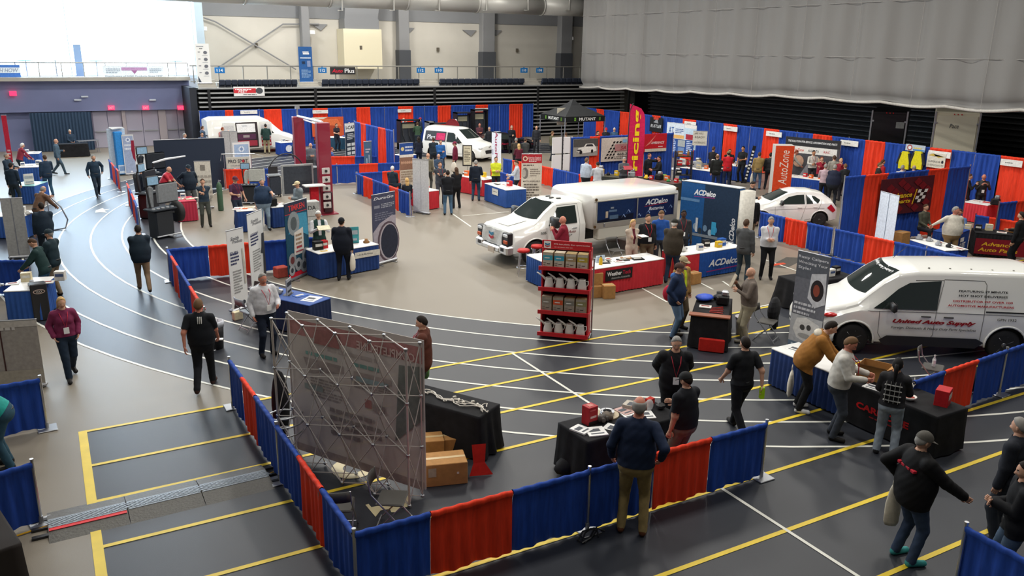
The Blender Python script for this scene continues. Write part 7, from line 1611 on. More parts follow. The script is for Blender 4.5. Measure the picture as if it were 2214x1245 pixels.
# --- lubricants booth on the right drapes
def onX(label, px0, px1, py0, py1, m, prints, X=33.84, name='wall_poster', cat='poster'):
    pm = (py0+py1)/2; a = PX(px0, pm, X); b = PX(px1, pm, X); zt_ = PX((px0+px1)/2, py0, X).z; zb_ = PX((px0+px1)/2, py1, X).z; w = abs(a.y-b.y); h = zt_-zb_
    s = thing(name, label, cat, (X, (a.y+b.y)/2, (zt_+zb_)/2), -PI/2); ob('poster_sheet', MB().box((0, 0, 0), (w, .02, h)), m, s)
    if prints: ob('printed_artwork', art(prints, w, h, flatmap(-w/2, -h/2, -.01)), None, s)
    return s
onX('pale blue emblem strip on the right drapes above the yellow jackets', 1958, 2001, 313, 327, cl('b0bcc8'), [('e', .22, .5, .13, .13, 'a04040'), ('e', .22, .5, .08, .08, 'e0e0e0'), ('l', .42, .95, .3, .7, 1, 'd8c060'), ('r', .4, .1, 1, .3, '3a7ab8')])
onX('cream superior lubricants poster on the red drape', 2004, 2044, 331, 363, cl('d2ccbc'), [('p', [(.02, .8), (.3, .95), (.6, .7), (.95, .8), (.5, .86), (.3, .78)], 'c8a848'), ('t', 'SUPERIOR', .42, .42, .7, .13, '7c7a76'), ('e', .86, .44, .06, .08, '2c2e38'), ('t', 'LUBRICANTS', .5, .18, .9, .12, '9a988f')])
onX('dark car club banner hung right of the pricing flag on the drapes', 1405, 1432, 254, 285, cl('1e2024'), [('t', 'RUSTLER', .5, .4, .85, .22, 'c8ccd0', .3), ('p', [(.3, .65), (.6, .95), (.7, .6)], '8c9096'), ('r', .3, .85, .7, 1, 'b84030')])
for k, (x0_, x1_) in enumerate(((1952, 1963), (1980, 1991))):
    s = onX('bright yellow jacket hung on the right drapes, %s one' % ['left', 'right'][k], x0_, x1_, 336, 355, cl('d8cc20'), [], name='yellow_jacket', cat='jacket')
    for ch in list(s.children): bpy.data.objects.remove(ch)
    ob('jacket_body', MB().prism([(-.25, -.4), (.25, -.4), (.28, .1), (.14, .38), (-.14, .38), (-.28, .1)], -.1, 0), cl('d8cc20'), s); ob('jacket_sleeve', MB().cyl((-.2, -.05, .3), (-.34, -.05, -.2), .07).cyl((.2, -.05, .3), (.34, -.05, -.2), .07), cl('2c2e30'), s)
# --- dark red banner booth
ya = av_.y-.12
onwall('large dark red checkered parts banner on the tall drape', 1896, 2021, 378, 468, ya, cl('4a1a22', .6), [('p', [(.1*a, .5+.12*b), (.1*a+.08, .62+.12*b), (.1*a+.16, .5+.12*b), (.1*a+.08, .38+.12*b)], '701820') for a in range(1, 9) for b in range(-3, 4) if (a+b) % 3 == 0]+[('t', 'Advance', .38, .52, .42, .14, 'dcb428', .25, 0, .03), ('t', 'parts', .44, .33, .26, .13, 'dcb428', .25, 0, .03), ('p', [(.6, .24), (.62, .24), (.68, .66), (.66, .66)], 'dcb428')]+[('p', [(.64+.06*a+.016*b, .28+.09*b), (.70+.06*a+.016*b, .28+.09*b), (.716+.06*a+.016*b, .37+.09*b), (.656+.06*a+.016*b, .37+.09*b)], 'e0ddd8' if (a+b) % 2 else '141416') for a in range(3) for b in range(4)])
banner('plain white back of a roll up before the dark red banner', (1905, 413), (1945, 424), 2.1, [('r', .5, 0, .52, 1, '5a6a80')], sheet=cl('dde4ee'), top=True)
o = ob('furled_banner', MB().box((0, 0, 1.0), (.14, .06, 1.9), bev=.02), cl('d0c4b4'), loc=PZ(1880, 520)); o.rotation_euler = (0, .04, -.4); tag(o, 'narrow pale furled banner leaning left of the white roll up', 'banner')
t15 = table_px('white table covered with small parts inside the dark red banner booth', (1968, 518), (2044, 542), .8, skirt=BLUE, top=WHITE); clutter(t15, 'the white parts table', .77, 1.7, .6, ['Ps', 'Ps', 'Fw', 'Ps', 'Pk', 'Fw'])
ct = table_px('blue covered counter with white letters beside the man in the pale shirt', (2068, 507), (2097, 497), .7, .95, skirt=cl('1c3a7c'), top=cl('1c3a7c'), front=((-.32, .1, .6, .7), [('t', 'QUEST', .5, .6, .8, .3, 'dcdcdc', 0, 0, .02), ('r', .1, .8, .6, 1, 'dcdcdc')])); item('box', 'w', 'white brochure box on the blue covered counter', on(ct, -.2, 0, .96), 0, 1.3)
t16 = table_px('black table with a red parts sign at the right edge', (2110, 503), (2204, 510), .8, .78, skirt=BCLOTH, top=BCLOTH, front=((-.6, .1, 1.5, .52), [('r', 0, 0, 1, 1, '7a1824'), ('t', 'Advance', .42, .66, .6, .24, 'd8a82a', .2, 0, .02), ('t', 'Auto Parts', .45, .3, .76, .24, 'd8a82a', .2, 0, .02)])); clutter(t16, 'the black table at the right edge', .79, 2.0, .6, ['Bc', 'Bk', 'Bc', 'Fw', 'Pn', 'Pn'])
t17 = table_px('red skirted table with white top before the bald man with a phone', (2082, 436), (2136, 444), .9, skirt=RT); clutter(t17, 'the red table of the bald man', .77, 1.6, .7, ['Fk', 'Fw', 'Fr', 'Mk'])
carton('brown carton behind the plain white roll up', PZ(1945, 528), (.5, .4, .45), .1)
carton('white cloth bundle box at the right edge behind the van roof', PZ(2205, 590), (.5, .4, .3), .1, cl('d8d4cc'))
# --- chair, demo table, far black table
bt_ = thing('black_cloth_table', 'black cloth table behind the calipers banner, loaded with parts', 'table', (*PZ(1768, 596, .76).xy, 0), -.1); cloth_table(bt_, 1.9, .8, .75, BCLOTH, .14, 8); clutter(bt_, 'the table behind the calipers banner', .76, 1.5, .6, ['Fw', 'Br', 'Ps', 'Bw', 'Bk'])
banner('tall grey calipers banner with white caliper picture', (1727, 541), (1797, 557), 2.48, [('r', 0, .4, 1, 1, '6d6e76'), ('r', 0, .78, 1, 1, '5d6068'), ('t', 'Rusty Calipers', .5, .955, .92, .03, 'dcdce0'), ('t', 'Wrecking Your', .5, .91, .9, .03, 'dcdce0'), ('t', 'Style?', .26, .865, .4, .03, 'dcdce0'), ('p', [(.45, .62), (.5, .83), (.95, .86), (1, .6), (.7, .55)], 'c8c8cc'), ('e', .72, .7, .2, .3, '2c2628'), ('e', .7, .7, .1, .17, '8a4434'), ('l', .06, .74, .46, .58, 3, 'c8c8cc'), ('r', 0, .2, 1, .46, 'b3b4b6'), ('p', [(.1, .33), (.2, .43), (.5, .45), (.92, .41), (.95, .3), (.6, .23), (.25, .26)], 'dad8d4'), ('e', .4, .36, .08, .08, '4a4846'), ('e', .6, .37, .07, .08, '4a4846'), ('e', .5, .29, .22, .07, 'aaa8a4'), ('r', 0, .14, 1, .22, '66788c'), ('l', .1, .9, .15, .21, 2, 'c0ccd8'), ('r', 0, 0, 1, .14, 'c4c5c7'), ('t', 'ULTRA', .4, .07, .6, .045, '8a8c90')], sheet=cl('8a8c92'), top=True)
a, b = PZ(1495, 682, .76), PZ(1573, 690, .76); rz_ = rzof(a, b); n_ = Vector((-math.sin(rz_), math.cos(rz_), 0)); mid = (a+b)/2
dt = thing('black_cloth_table', 'black cloth demo table with tools and a wooden board at its front', 'table', (*(mid+n_*.85).xy, 0), rz_); cloth_table(dt, .8, 1.65, .75, BCLOTH, .08, 7)
o = small('wooden_board', 'brown wooden board with a tool, front edge of the demo table', 'board', MB().box((0, 0, .015), (.88, .22, .03), bev=.004), mat('brown_wood', hexc('8a4a2c'), .5, var=.25, scale=6, stretch=(1, 10, 1)), on(dt, 0, -.76, .76), rz_)
small('blue_tote', 'bright blue and white printed bag lying on the demo table', 'bag', MB().ell((0, 0, .07), (.25, .2, .07), 12, 6), cl('2a50c0', .5), on(dt, -.22, .45, .76), .3, smooth=True)
item('flat', 'w', 'white leaflet on the demo table beside the red tools', on(dt, -.15, -.1, .76), rz_, .9); item('part', 'k', 'black clamp tool at the back of the demo table', on(dt, .1, .6, .76), 0, 1.3); item('machine', 'k', 'black tool case standing on the demo table', on(dt, .2, .25, .76), rz_, .8)
for k in range(4): small('hand_tool', ['red handled tool, nearest of four on the demo table', 'second red handled tool on the demo table', 'third red handled tool on the demo table', 'red handled tool farthest back of four on the demo table'][k], 'tool', MB().cyl((-.15, 0, .015), (.02, 0, .015), .012).box((.08, 0, .015), (.13, .03, .02), bev=.005), cl('a82a22', .4), on(dt, .12, -.5+.13*k, .76), rz_+.2*k)
small('red_case', 'red flat case leaning under the demo table', 'case', MB().box((0, 0, .16), (.55, .08, .3), bev=.02), cl('b8241c'), on(dt, .1, -.95, 0), rz_)
t = thing('clear_bin', 'clear plastic bin on the floor beside the bald man in grey', 'bin', PZ(1603, 722)); ob('bin_body', MB().lathe([(.13, 0), (.17, .42), (.155, .42), (.12, .02)], n=14), mat('clear_plastic', hexc('b0a8ac'), .3, alpha=.6), t, True); ob('bin_rim', MB().lathe([(.17, .4), (.185, .41), (.185, .43), (.16, .43)], n=14), cl('c8c4c8'), t)
folding_chair('grey folding chair with a black jacket hung on its back', PZ(1655, 735), rz_+1.3)
jk = PZ(1668, 728)+Vector((.1, .1, 0)); small('black_jacket', 'black jacket draped over the back of a folding chair', 'jacket', MB().ell((0, 0, .62), (.3, .13, .3), 14, 8).box((.1, 0, .35), (.3, .16, .5), bev=.08), BCLOTH, jk, rz_+1.3)
# --- caliper booth tables at the right
tw_ = table('navy skirted table with a white cloth top near the brown jacket', (12.3, 10.0), 1.72, .74, .76, -PI/2, skirt=mat('deep_blue_skirt', hexc('14336e'), .8, var=.15, scale=5)); papers(tw_, (-.6, .0, Z), 'white leaflets on the white topped table left of the brown jacket', 2, size=(.3, .3)); papers(tw_, (-.3, -.1, Z), 'red and white card beside the leaflets, white topped table', 1, col=cl('c05a54'))
tk = thing('black_cloth_table', 'black covered table with red lettering before the plaid shirt woman', 'table', (12.3, 8.2, 0), -PI/2); cloth_table(tk, 1.8, .8, .76, BCLOTH, .05, 6); ob('front_lettering', art([('t', 'CARDONE', .5, .6, .9, .4, 'c0181c', 0, 0, .04), ('l', .3, .95, .1, .25, 1, '8c1c20')], 1.15, .3, flatmap(-.62, .25, -.45)), None, tk)
cbx = thing('open_carton', 'open brown carton on the black table beside the white shirt', 'box', on(tk, -.7, .12, Z), -1.2)
ob('carton_side', MB().box((0, -.2, .13), (.5, .01, .26)), CARD, cbx); ob('carton_side', MB().box((0, .2, .13), (.5, .01, .26)), CARD, cbx); ob('carton_side', MB().box((-.25, 0, .13), (.01, .4, .26)), CARD, cbx); ob('carton_side', MB().box((.25, 0, .13), (.01, .4, .26)), CARD, cbx); ob('carton_flap', MB().add([(.25, -.2, .26), (.25, .2, .26), (.4, .2, .36), (.4, -.2, .36)], [(0, 1, 2, 3)]).add([(-.25, -.2, .26), (.25, -.2, .26), (.25, -.33, .33), (-.25, -.33, .33)], [(0, 1, 2, 3)]), CARD, cbx)
small('chrome_cover', 'glossy blue chrome cover on the black table before the carton', 'car part', MB().ell((0, 0, .1), (.24, .13, .1), 14, 8), mat('blue_chrome', hexc('5f7f92'), .12, .9), on(tk, -.35, .05, Z), .5, smooth=True)
papers(tk, (-.4, -.28, Z), 'white leaflets at the hands of the man in the white shirt', 2, size=(.3, .22)); papers(tk, (-.05, -.26, Z), 'red and white folders at the edge of the black table', 2, col=cl('c8a09a')); caliper('bronze brake caliper on the black table behind the folders', on(tk, -.02, .02, Z), .5, cl('5a3a28')); item('bowl', 'w', 'small bowl of red sweets before the plaid shirt woman', on(tk, .25, -.2, Z)); item('box', 'r', 'red case lying behind the plaid shirt woman', on(tk, .6, .15, Z), .4, 1.4)
folding_chair('grey folding chair beside the delivery van with a water bottle on it', PZ(2010, 840), .5)
t = thing('water_bottle', 'clear water bottle with white label standing on the folding chair', 'bottle', PZ(2010, 840)+Vector((0, 0, .47))); ob('bottle_body', MB().lathe([(.032, 0), (.034, .02), (.034, .15), (.014, .19), (.014, .21)], n=12), mat('clear_bottle', (.85, .88, .9), .1, alpha=.45), t, True); ob('bottle_label', MB().cyl((0, 0, .06), (0, 0, .13), .035, n=12), WHITE, t); ob('bottle_cap', MB().cyl((0, 0, .21), (0, 0, .235), .016, n=8), WHITE, t)
small('black_coat_heap', 'black coat heaped beside the chair at the van', 'coat', MB().ell((0, 0, .2), (.42, .3, .22), 12, 8), BCLOTH, PZ(2090, 835), .3, smooth=True)
p = PZ(1975, 835, .76); tg = tote('white carrier bag with black print hanging on the corner of the right booth drape', (p.x, p.y, .38), .8, .42, .36, cl('cfcbc4')); ob('bag_print', MB().box((0, -.062, .2), (.24, .01, .14)), BLACK, tg)
# --- red shelf rack with jugs and cartons
a, b = PZ(1172, 732), PZ(1258, 740); rzr = rzof(a, b); n_ = Vector((-math.sin(rzr), math.cos(rzr), 0)); mid = (a+b)/2; RKM = mat('red_rack_paint', hexc('b81824'), .4)
rk = thing('product_rack', 'red steel shelf rack holding oil cartons and white jugs', 'rack', (*(mid+n_*.28).xy, 0), rzr); w = 1.06; HR = 2.12
for s_2 in (-1, 1): ob('rack_side', MB().box((s_2*w/2, .1, HR/2-.02), (.04, .34, HR-.04), bev=.008), RKM, rk)
ob('rack_back', MB().box((0, .26, HR/2), (w, .02, HR-.1)), cl('2c1416'), rk)
SH = [(.05, .0), (.62, .0), (1.02, .0), (1.55, .0)]
for z in (.08, .60, 1.14, 1.62): ob('shelf', MB().box((0, .0, z), (w+.08, .52, .035), bev=.006).box((0, -.25, z+.03), (w+.1, .03, .09)), RKM, rk)
ob('header_panel', MB().box((0, .0, HR+.02), (w+.06, .03, .2), bev=.006), RKM, rk); ob('header_lettering', art([('t', '89% less plastic than quart bottles', .6, .6, .72, .2, 'f0c8c8', 0, 0, .02), ('l', .25, .75, .2, .35, 1, 'e0a0a0'), ('r', .04, .1, .18, .9, 'e8e4e0'), ('p', [(.06, .7), (.11, .6), (.16, .7), (.16, .5), (.11, .4), (.06, .5)], '3a7a9c'), ('p', [(.06, .45), (.11, .35), (.16, .45), (.16, .3), (.11, .2), (.06, .3)], 'b03a44')], w+.06, .2, flatmap(-w/2-.03, HR-.08, -.016)), None, rk)
ob('rear_frame', MB().cyl((w/2+.05, .3, 0), (w/2+.05, .3, HR-.3), .02).cyl((w/2+.05, .3, .04), (w/2+.05, -.1, .04), .015), STEEL, rk)
for row, (z, cols_, tone) in enumerate(((1.66, (('teal', '4aa0b4'), ('bright teal', '3a9cb8'), ('tan', 'a08a68'), ('gold', 'b09a3a')), 'upper'), (.64, (('plain silver', '8c8478'), ('orange labelled', 'c8502c'), ('grey labelled', '7d7a72'), ('olive labelled', '8a845e')), 'lower'))):
    for k in range(4):
        t = thing('oil_carton', '%s oil carton on the %s carton shelf of the red rack' % (cols_[k][0], tone), 'box', loc2w(rk, (-.39+.26*k, -.08, z)), rzr)
        ob('carton_body', MB().box((0, 0, .17), (.235, .24, .34), bev=.004), cl('8f7a5c' if row == 0 or True else '777', .6), t)
        ob('carton_print', art([('r', .03, .03, .97, .97, 'b8b0a2' if row == 0 else '9a9084'), ('r', .03, .5, .97, .82, cols_[k][1]), ('l', .2, .85, .58, .72, 1, 'e8e8e4'), ('l', .45, .9, .2, .32, 1, '4a4640'), ('l', .08, .35, .12, .38, 2, '7a746a')], .235, .34, flatmap(-.1175, 0, -.12)), None, t); ob('carton_top', MB().box((0, 0, .342), (.22, .2, .004)), cl('cfc5b0' if k < 2 else 'b09a6c'), t)
jp = None
for row, z in enumerate((1.16, .10)):
    for k in range(4):
        c = loc2w(rk, (-.36+.25*k, -.12, z)); lb = 'white spouted oil jug, %s from the left on the %s jug shelf' % (['first', 'second', 'third', 'fourth'][k], ['upper', 'lower'][row])
        if jp is None:
            jp = thing('oil_jug', lb, 'jug', c, rzr, 'white jugs on the red rack'); J = mat('white_jug_plastic', hexc('d9d6d0'), .4)
            ob('jug_body', MB().lathe([(.095, 0), (.105, .01), (.10, .1), (.075, .24), (.078, .26), (.068, .26), (.065, .2)], n=18), J, jp, True)
            ob('spout', MB().tube([(-.06, -.02, .2), (-.15, -.04, .29), (-.27, -.06, .37)], .02, 8, rs=[.03, .022, .014]), J, jp, True); ob('handle', MB().tube([(.07, 0, .22), (.13, 0, .23), (.135, 0, .15), (.095, 0, .09)], .011, 6), J, jp, True)
        else: dup(jp, c, rzr, lb)
# --- tables along the truck
tq = table_px('blue skirted table left of the red rack with folded blue shirts', (1139, 551), (1178, 568), .76, skirt=mat('bright_blue_skirt', hexc('1d4a92'), .8)); item('flat', 'b', 'folded blue shirts on the blue table behind the red rack', on(tq, .3, .1, Z), 0, 1.5)
twt = table_px('red skirted table with a white top and a black sign before the truck', (1264, 585), (1436, 559), .76, skirt=RT, front=((-.7, .38, .92, .3), [('r', 0, 0, 1, 1, '1c1c1e'), ('t', 'Weather', .33, .62, .54, .38, 'e0e0e0', 0, 0, .03), ('t', 'Tech', .78, .62, .3, .38, 'b0203c', 0, 0, .03), ('t', 'Automotive Accessories', .56, .22, .7, .2, 'a8a8a8', .2)]))
Lw = 1.9
s = signboard('small white tilted sign with blue writing on the red skirted table', on(twt, -.5, .1, Z+.11), .3, .2, [('l', .15, .85, .65, .8, 1, '7a8cb0'), ('t', 'Dorman', .5, .4, .7, .22, '4a6ab0', .2)], twt.rotation_euler.z, cl('c8dcf0'))
ob('sign_prop', MB().box((0, .06, -.05), (.2, .1, .1)), STEEL, s)
clutter(twt, 'the red skirted table before the truck', .77, 1.5, .5, ['Oy', 'Fk', 'Uw', 'Fw', 'Fk', 'Fn', 'Fk'])
t18 = table_px('red cloth table end left of the blue battery table', (1473, 553), (1513, 547), .8, skirt=RT); item('part', 'w', 'white round lid dish on the red cloth table end', on(t18, 0, 0, .77), 0, 1.4)
t19 = table_px('blue battery table with large white lettering', (1514, 547), (1606, 533), .8, skirt=cl('1f4d9a', .7, 's'), top=WHITE, front=((-.6, .15, 1.35, .42), [('t', 'ACDelco', .5, .62, .9, .5, 'd8dade', .3, 0, .03), ('p', [(0, .1), (1, .2), (1, .12), (0, .02)], '8c2a6c')])); clutter(t19, 'the blue battery table', .77, 1.5, .6, ['Bw', 'Fw', 'Bk', 'By', 'Bb', 'Pw'])
a, b = PZ(1475, 391, 2.3), PZ(1600, 409, 2.3); bw = thing('display_wall', 'dark blue battery display wall with white lettering', 'display', ((a.x+b.x)/2, (a.y+b.y)/2, 0), rzof(a, b)); w = (b-a).length
ob('wall_body', MB().box((0, .2, 1.15), (w, .4, 2.3), bev=.05), cl('1d4a78', .6), bw); ob('curved_end', MB().lathe([(.24, 0), (.24, 2.25)], c=(w/2+.16, .2, 0), n=20), cl('c8c4ba'), bw, True); ob('top_edge', MB().box((0, .2, 2.31), (w-.05, .36, .02)), cl('b8bcc0'), bw)
ob('wall_lettering', art([('r', 0, 0, .42, 1, '1f5590'), ('r', .42, 0, 1, 1, '23364e'), ('t', 'ACDelco', .42, .88, .38, .08, 'f0f0f2', .3, 0, .04), ('p', [(.24, .82), (.6, .835), (.6, .825), (.24, .81)], 'a03a84'), ('r', 0, .74, .34, .78, '5f88b4'), ('t', 'ACDelco', .93, .4, .42, .08, 'd4d6da', .3, PI/2, .03)]+[('e', .2+.09*k, .34+.05*(k % 2), .035, .05, ['5a6a7c', '8aa0b4', '2c3844', '6c8aa8', '9ab0c0', '3f86b8'][k]) for k in range(6)]+[('r', .1, .26, .7, .3, '7a848e'), ('r', .58, .32, .66, .5, '3a9cc8'), ('r', .3, .32, .34, .52, 'c8ccd0')], w, 2.28, flatmap(-w/2, .01, 0)), None, bw)
for k, (px, py) in enumerate(((1131, 595), (1160, 585))):
    t = thing('bar_stool', ['red topped chrome bar stool left of the blue table', 'red topped chrome bar stool nearer the truck door'][k], 'stool', PZ(px, py)); ob('seat_cushion', MB().lathe([(.01, .70), (.17, .70), (.19, .73), (.17, .78), (.01, .79)], n=18), cl('b8201e', .4), t, True)
    for q in range(4): a_ = q*PI/2+.4; ob('leg', MB().cyl((.13*math.cos(a_), .13*math.sin(a_), .7), (.22*math.cos(a_), .22*math.sin(a_), 0), .014), CHROME, t)
    ob('foot_ring', MB().tube([(.19*math.cos(i*PI/8), .19*math.sin(i*PI/8), .25) for i in range(17)], .012, 5), CHROME, t)
folding_chair('grey folding chair between the truck box and the red skirted table', PZ(1330, 580)+Vector((.3, .4, 0)), 0)
carton('brown carton on another by the red rack, upper one', PZ(1298, 640)+Vector((-.1, .15, .32)), (.36, .3, .32), -.2); carton('brown carton lowest by the red rack', PZ(1298, 643)+Vector((-.1, .15, 0)), (.36, .3, .32), -.2); carton('brown carton right of the pair by the red rack', PZ(1314, 643), (.32, .3, .36), -.3)
carton('brown carton on the floor below the battery table, lower one', PZ(1498, 612), (.36, .3, .32), .1); carton('small brown carton behind the yellow safety vest', PZ(1486, 607)+Vector((-.12, .3, 0)), (.3, .3, .6), .1)
# --- left edge booths
LB = mat('left_booth_blue', hexc('25529c'), .8, var=.12, scale=5)
banner('grey back of a wide roll up with a dark seam in the left edge booth', (20, 560), (67, 557), 1.85, [('r', .46, 0, .5, 1, '7d8088')], sheet=cl('a5a5a2'))
tl1 = table_px('blue table heaped with white goods at the left edge, nearest one', (8, 630), (82, 627), 1.2, skirt=LB); clutter(tl1, 'the nearest left edge table', .77, 1.5, 1.0, ['Ps', 'Fw', 'Bc', 'Ps', 'Fw', 'Bw'])
drape('low blue drape behind the nearest left edge table', (-60, 562), (62, 562), .93, 'b')
tl2 = table_px('white topped table in front of the grey roll up back, left edge', (-20, 468), (50, 468), 1.0, skirt=LB); clutter(tl2, 'the left table behind the grey roll up', .77, 1.4, .8, ['Bw', 'Ps', 'Bw', 'Pw'])
tl3 = table_px('blue table with a pale teal glass display, left edge', (22, 402), (74, 402), 1.2, skirt=LB, top=cl('8fc4c4', .3)); item('display', 'w', 'white tilted cushion shaped display on the teal topped table', on(tl3, .1, -.2, Z), .3, 1.1)
tl4 = table_px('blue table with white boxes farther along the left edge', (38, 362), (82, 361), 1.2, skirt=LB); clutter(tl4, 'the far left edge table', .77, .9, .8, ['Bw', 'Fw', 'Bw'])
tl5 = table_px('small white topped table behind the left edge booths', (48, 333), (84, 332), 1.0, skirt=LB); clutter(tl5, 'the small far left table', .77, .8, .7, ['Bw', 'Fw'])
banner('tall red banner at the far left edge', (2, 249), (13, 249), 2.6, [('l', .2, .8, .1, .3, 3, 'e0c8c8')], sheet=cl('b8283c'), top=True)
tb_ = thing('folding_table', 'pale folding table with thin legs before the black stage drape', 'table', (*PZ(193, 330).xy, 0), .2); ob('tabletop', MB().box((0, 0, .73), (1.2, .6, .03)), STEEL, tb_)
for s_2 in (-1, 1): ob('leg', MB().cyl((s_2*.5, -.2, .73), (s_2*.55, -.25, 0), .02).cyl((s_2*.5, .2, .73), (s_2*.55, .25, 0), .02), STEEL, tb_)
tb5 = thing('black_cloth_table', 'black covered table before the black stage drape', 'table', (*PZ(160, 338).xy, 0), 0); cloth_table(tb5, 1.6, .7, .75, BCLOTH, .08, 6)
t = thing('hand_truck_rail', 'curved dark tubular stand beside the left booths', 'stand', PZ(118, 498), 0); ob('curved_rail', MB().tube([(-.15, 0, 0), (.35, 0, .05), (.45, 0, .35), (.3, 0, .8), (0, 0, 1.2), (-.3, 0, 1.4)], .025, 6), STEEL, t, True); ob('rail_post', MB().cyl((-.1, 0, 0), (-.1, 0, 1.1), .02), STEEL, t)
t = thing('sign_box', 'black box with oval white lettering at the corner of the left booth', 'sign', PZ(92, 690), .1); ob('sign_body', MB().box((0, 0, .45), (.35, .3, .9), bev=.02), BLACK, t); ob('oval_print', art([('e', .5, .8, .36, .16, 'c8b0a4'), ('e', .5, .8, .3, .12, '2c2422'), ('t', 'VEXX', .5, .8, .4, .07, 'c8c0b8')], .35, .9, flatmap(-.175, 0, -.15)), None, t)
# ================================================================== PEOPLE IN THE HALL
P = person
# foreground and right booths
P('balding grey haired man in a navy shirt and khaki trousers standing against the front drape', 0, 0, 176, '1b2740', '8f7c52', 2.0, ('hip', 'slight'), hair='grey', hk='bald', lanyard='b02848', shoe='5a3420', skin=3, fat=.03, world=PZ(1362, 1150))
P('man in black cap and pullover at the right end of the front table', 1487, 806, 232, '17191f', '6d675c', 1.76, ('fwd', 'down'), cap='1e1f20', hk='short', skin=0, nod=.4, fat=.05, sleeve='short')
P('grey haired man in a black jacket with badge, behind the front booth table', 1430, 733, 8, '15161a', '121317', 1.82, ('back', 'back'), hair='grey', lanyard='9c2434', badge=True, coat=True, nod=.3, fat=.03)
P('young man in a black and grey short sleeved shirt walking with a green bottle', 1614, 729, 215, '1c1e22', '14151a', 1.74, ('swingb', 'swingf'), 'walk', hair='dark', sleeve='short', lanyard='902830', extra=[hold_item(-1, 'drink_bottle', 'bright green bottle carried by the walking young man', 'bottle', (.07, .07, .2), cl('a8d820', .4), dy=0)])
P('man in a black jacket, grey cap, jeans and teal shoes touching the corner drape', 1997, 934, 128, '121214', '37465e', 1.82, ((.22, .48, -.42), 'hip'), 'stand', cap='55524c', hk='short', hair='grey', coat=True, shoe='3f9a98', fat=.07, nod=.35, extra=[back_mark([(-.13, 1.31, .07, .035), (-.04, 1.31, .07, .035), (.05, 1.31, .07, .035), (.13, 1.31, .05, .035)], 'b02030'), hold_bag(1, 'long cream cloth bag carried by the man with teal shoes', .62, .2, cl('c9c2b0'))])
P('person in a dark jacket cut off by the right edge, farther one', 2212, 905, 250, '23262e', '2b3038', 1.8, ('down', 'down'), coat=True, hair='grey', skin=0)
P('person in black with clasped hands at the right edge, nearer one', 2225, 1000, 285, '15161a', '4a5c70', 1.72, ('fold', 'fold'), hair='dark', coat=True)
P('man in a brown work jacket with a pale hood leaning over the white topped table', 1797, 697, 95, '9c6a30', '15161a', 1.86, ('table', 'table'), lean=.5, hair='dark', coat=True, hood='c8c0b0', shoe='d8d8d8', fat=.05)
bgp = PZ(1705, 868); tote('white plastic bag hanging from the hand of the man in the brown work jacket', (bgp.x, bgp.y, .12), .6, .5, .32)
P('grey haired man in a white shirt and dark grey trousers at the black table', 1838, 730, 85, 'c6c2ba', '3a3f48', 1.84, ('fwd', 'fwd'), lean=.1, hair='ltbrown', lanyard='b02838', nod=.5, skin=3, fat=.05)
P('woman with a dark ponytail in a black plaid shirt and light jeans', 1943, 775, 175, '26262a', '8f9aa6', 1.68, ('fwd', 'fwd'), woman=True, hair='black', hk='pony', shoe='1d1d20', skin=1, extra=[back_mark([(-.1+.07*k, 1.2, .008, .36) for k in range(4)]+[(0, 1.05+.09*k, .26, .008) for k in range(4)], '9a9a98')])
P('man in black tee with white stripes walking away past the bin', 427, 647, 168, '14171d', '15181e', 1.8, ('swingf', 'swingb'), 'walk', hair='ltbrown', sleeve='short', skin=3, fat=.05, shoe='3a2420', extra=[back_mark([(-.06, 1.40, .012, .13), (-.03, 1.40, .012, .13), (0, 1.40, .012, .13)], 'd8d8d4'), hold_item(-1, 'folded_paper', 'white folded paper in the hand of the striped shirt man', 'paper', (.14, .1, .02), PAPER)])
P('blond woman in a magenta shirt and dark trousers walking up the left aisle', 130, 642, 8, '74284a', '1c2a3a', 1.64, ('pocket', 'pocket'), 'walk', woman=True, hair='blond', hk='long', lanyard='c03048', badge=True, skin=0)
P('man in a dark jacket and khaki trousers walking away on the lanes', 297, 487, 186, '1c2a36', '86715a', 1.8, ('fold', 'fold'), 'walk2', hair='dark', coat=True, shoe='2e2a2a', fat=.06)
P('person in a teal top and jeans bending at the left edge', 0, 0, 262, '1f8f86', '2b4a5a', 1.72, ('table', 'table'), lean=.85, world=PZ(22, 1008), coat=False, hair='dark', fat=.06)
P('man in a dark cap and jacket, khaki trousers, at the nearest left edge table', 103, 497, 235, '1f3038', '7a6a54', 1.78, ('fwd', 'fwd'), cap='26343c', coat=True, hair='grey')
P('person with bowed head in a dark green jacket at the left edge table', 70, 519, 250, '1c3434', '2c5064', 1.7, ('table', 'table'), lean=.25, hair='brown', nod=.7, coat=True)
P('man with broad back in a black jacket beside the curved stand', 88, 438, 190, '1d2b38', '20282f', 1.8, ('fold', 'down'), coat=True, hair='dark', fat=.06)
P('balding man in a brown jacket leaning over the left tables', 76, 404, 130, '6a5040', '3a3e44', 1.76, ('table', 'reach'), lean=.45, hair='grey', hk='bald', coat=True)
P('dark figure in a suit walking up the far left aisle', 201, 335, 10, '24384a', '26323e', 1.78, ('slight', 'hip'), 'walk', hair='grey', coat=True)
P('bald man in a long grey coat striding right in the far left aisle', 119, 300, 80, '4a5f70', '3a4c58', 1.78, ('down', 'fold'), 'walk', hk='none', coat=True, hem=.6)
P('grey haired man in black and red leaning over a far left table', 47, 311, 115, '8c3040', '2c3440', 1.74, ('table', 'table'), lean=.3, hair='white', vest='8c3040')
P('man in a navy jacket and jeans before the far left tables', 96, 335, 200, '26384c', '36586e', 1.76, ('fwd', 'down'), hair='brown', coat=True)
P('dark clothed man standing in the far left booths', 12, 331, 60, '223444', '26323c', 1.78, ('fwd', 'fwd'), hair='grey', coat=True)
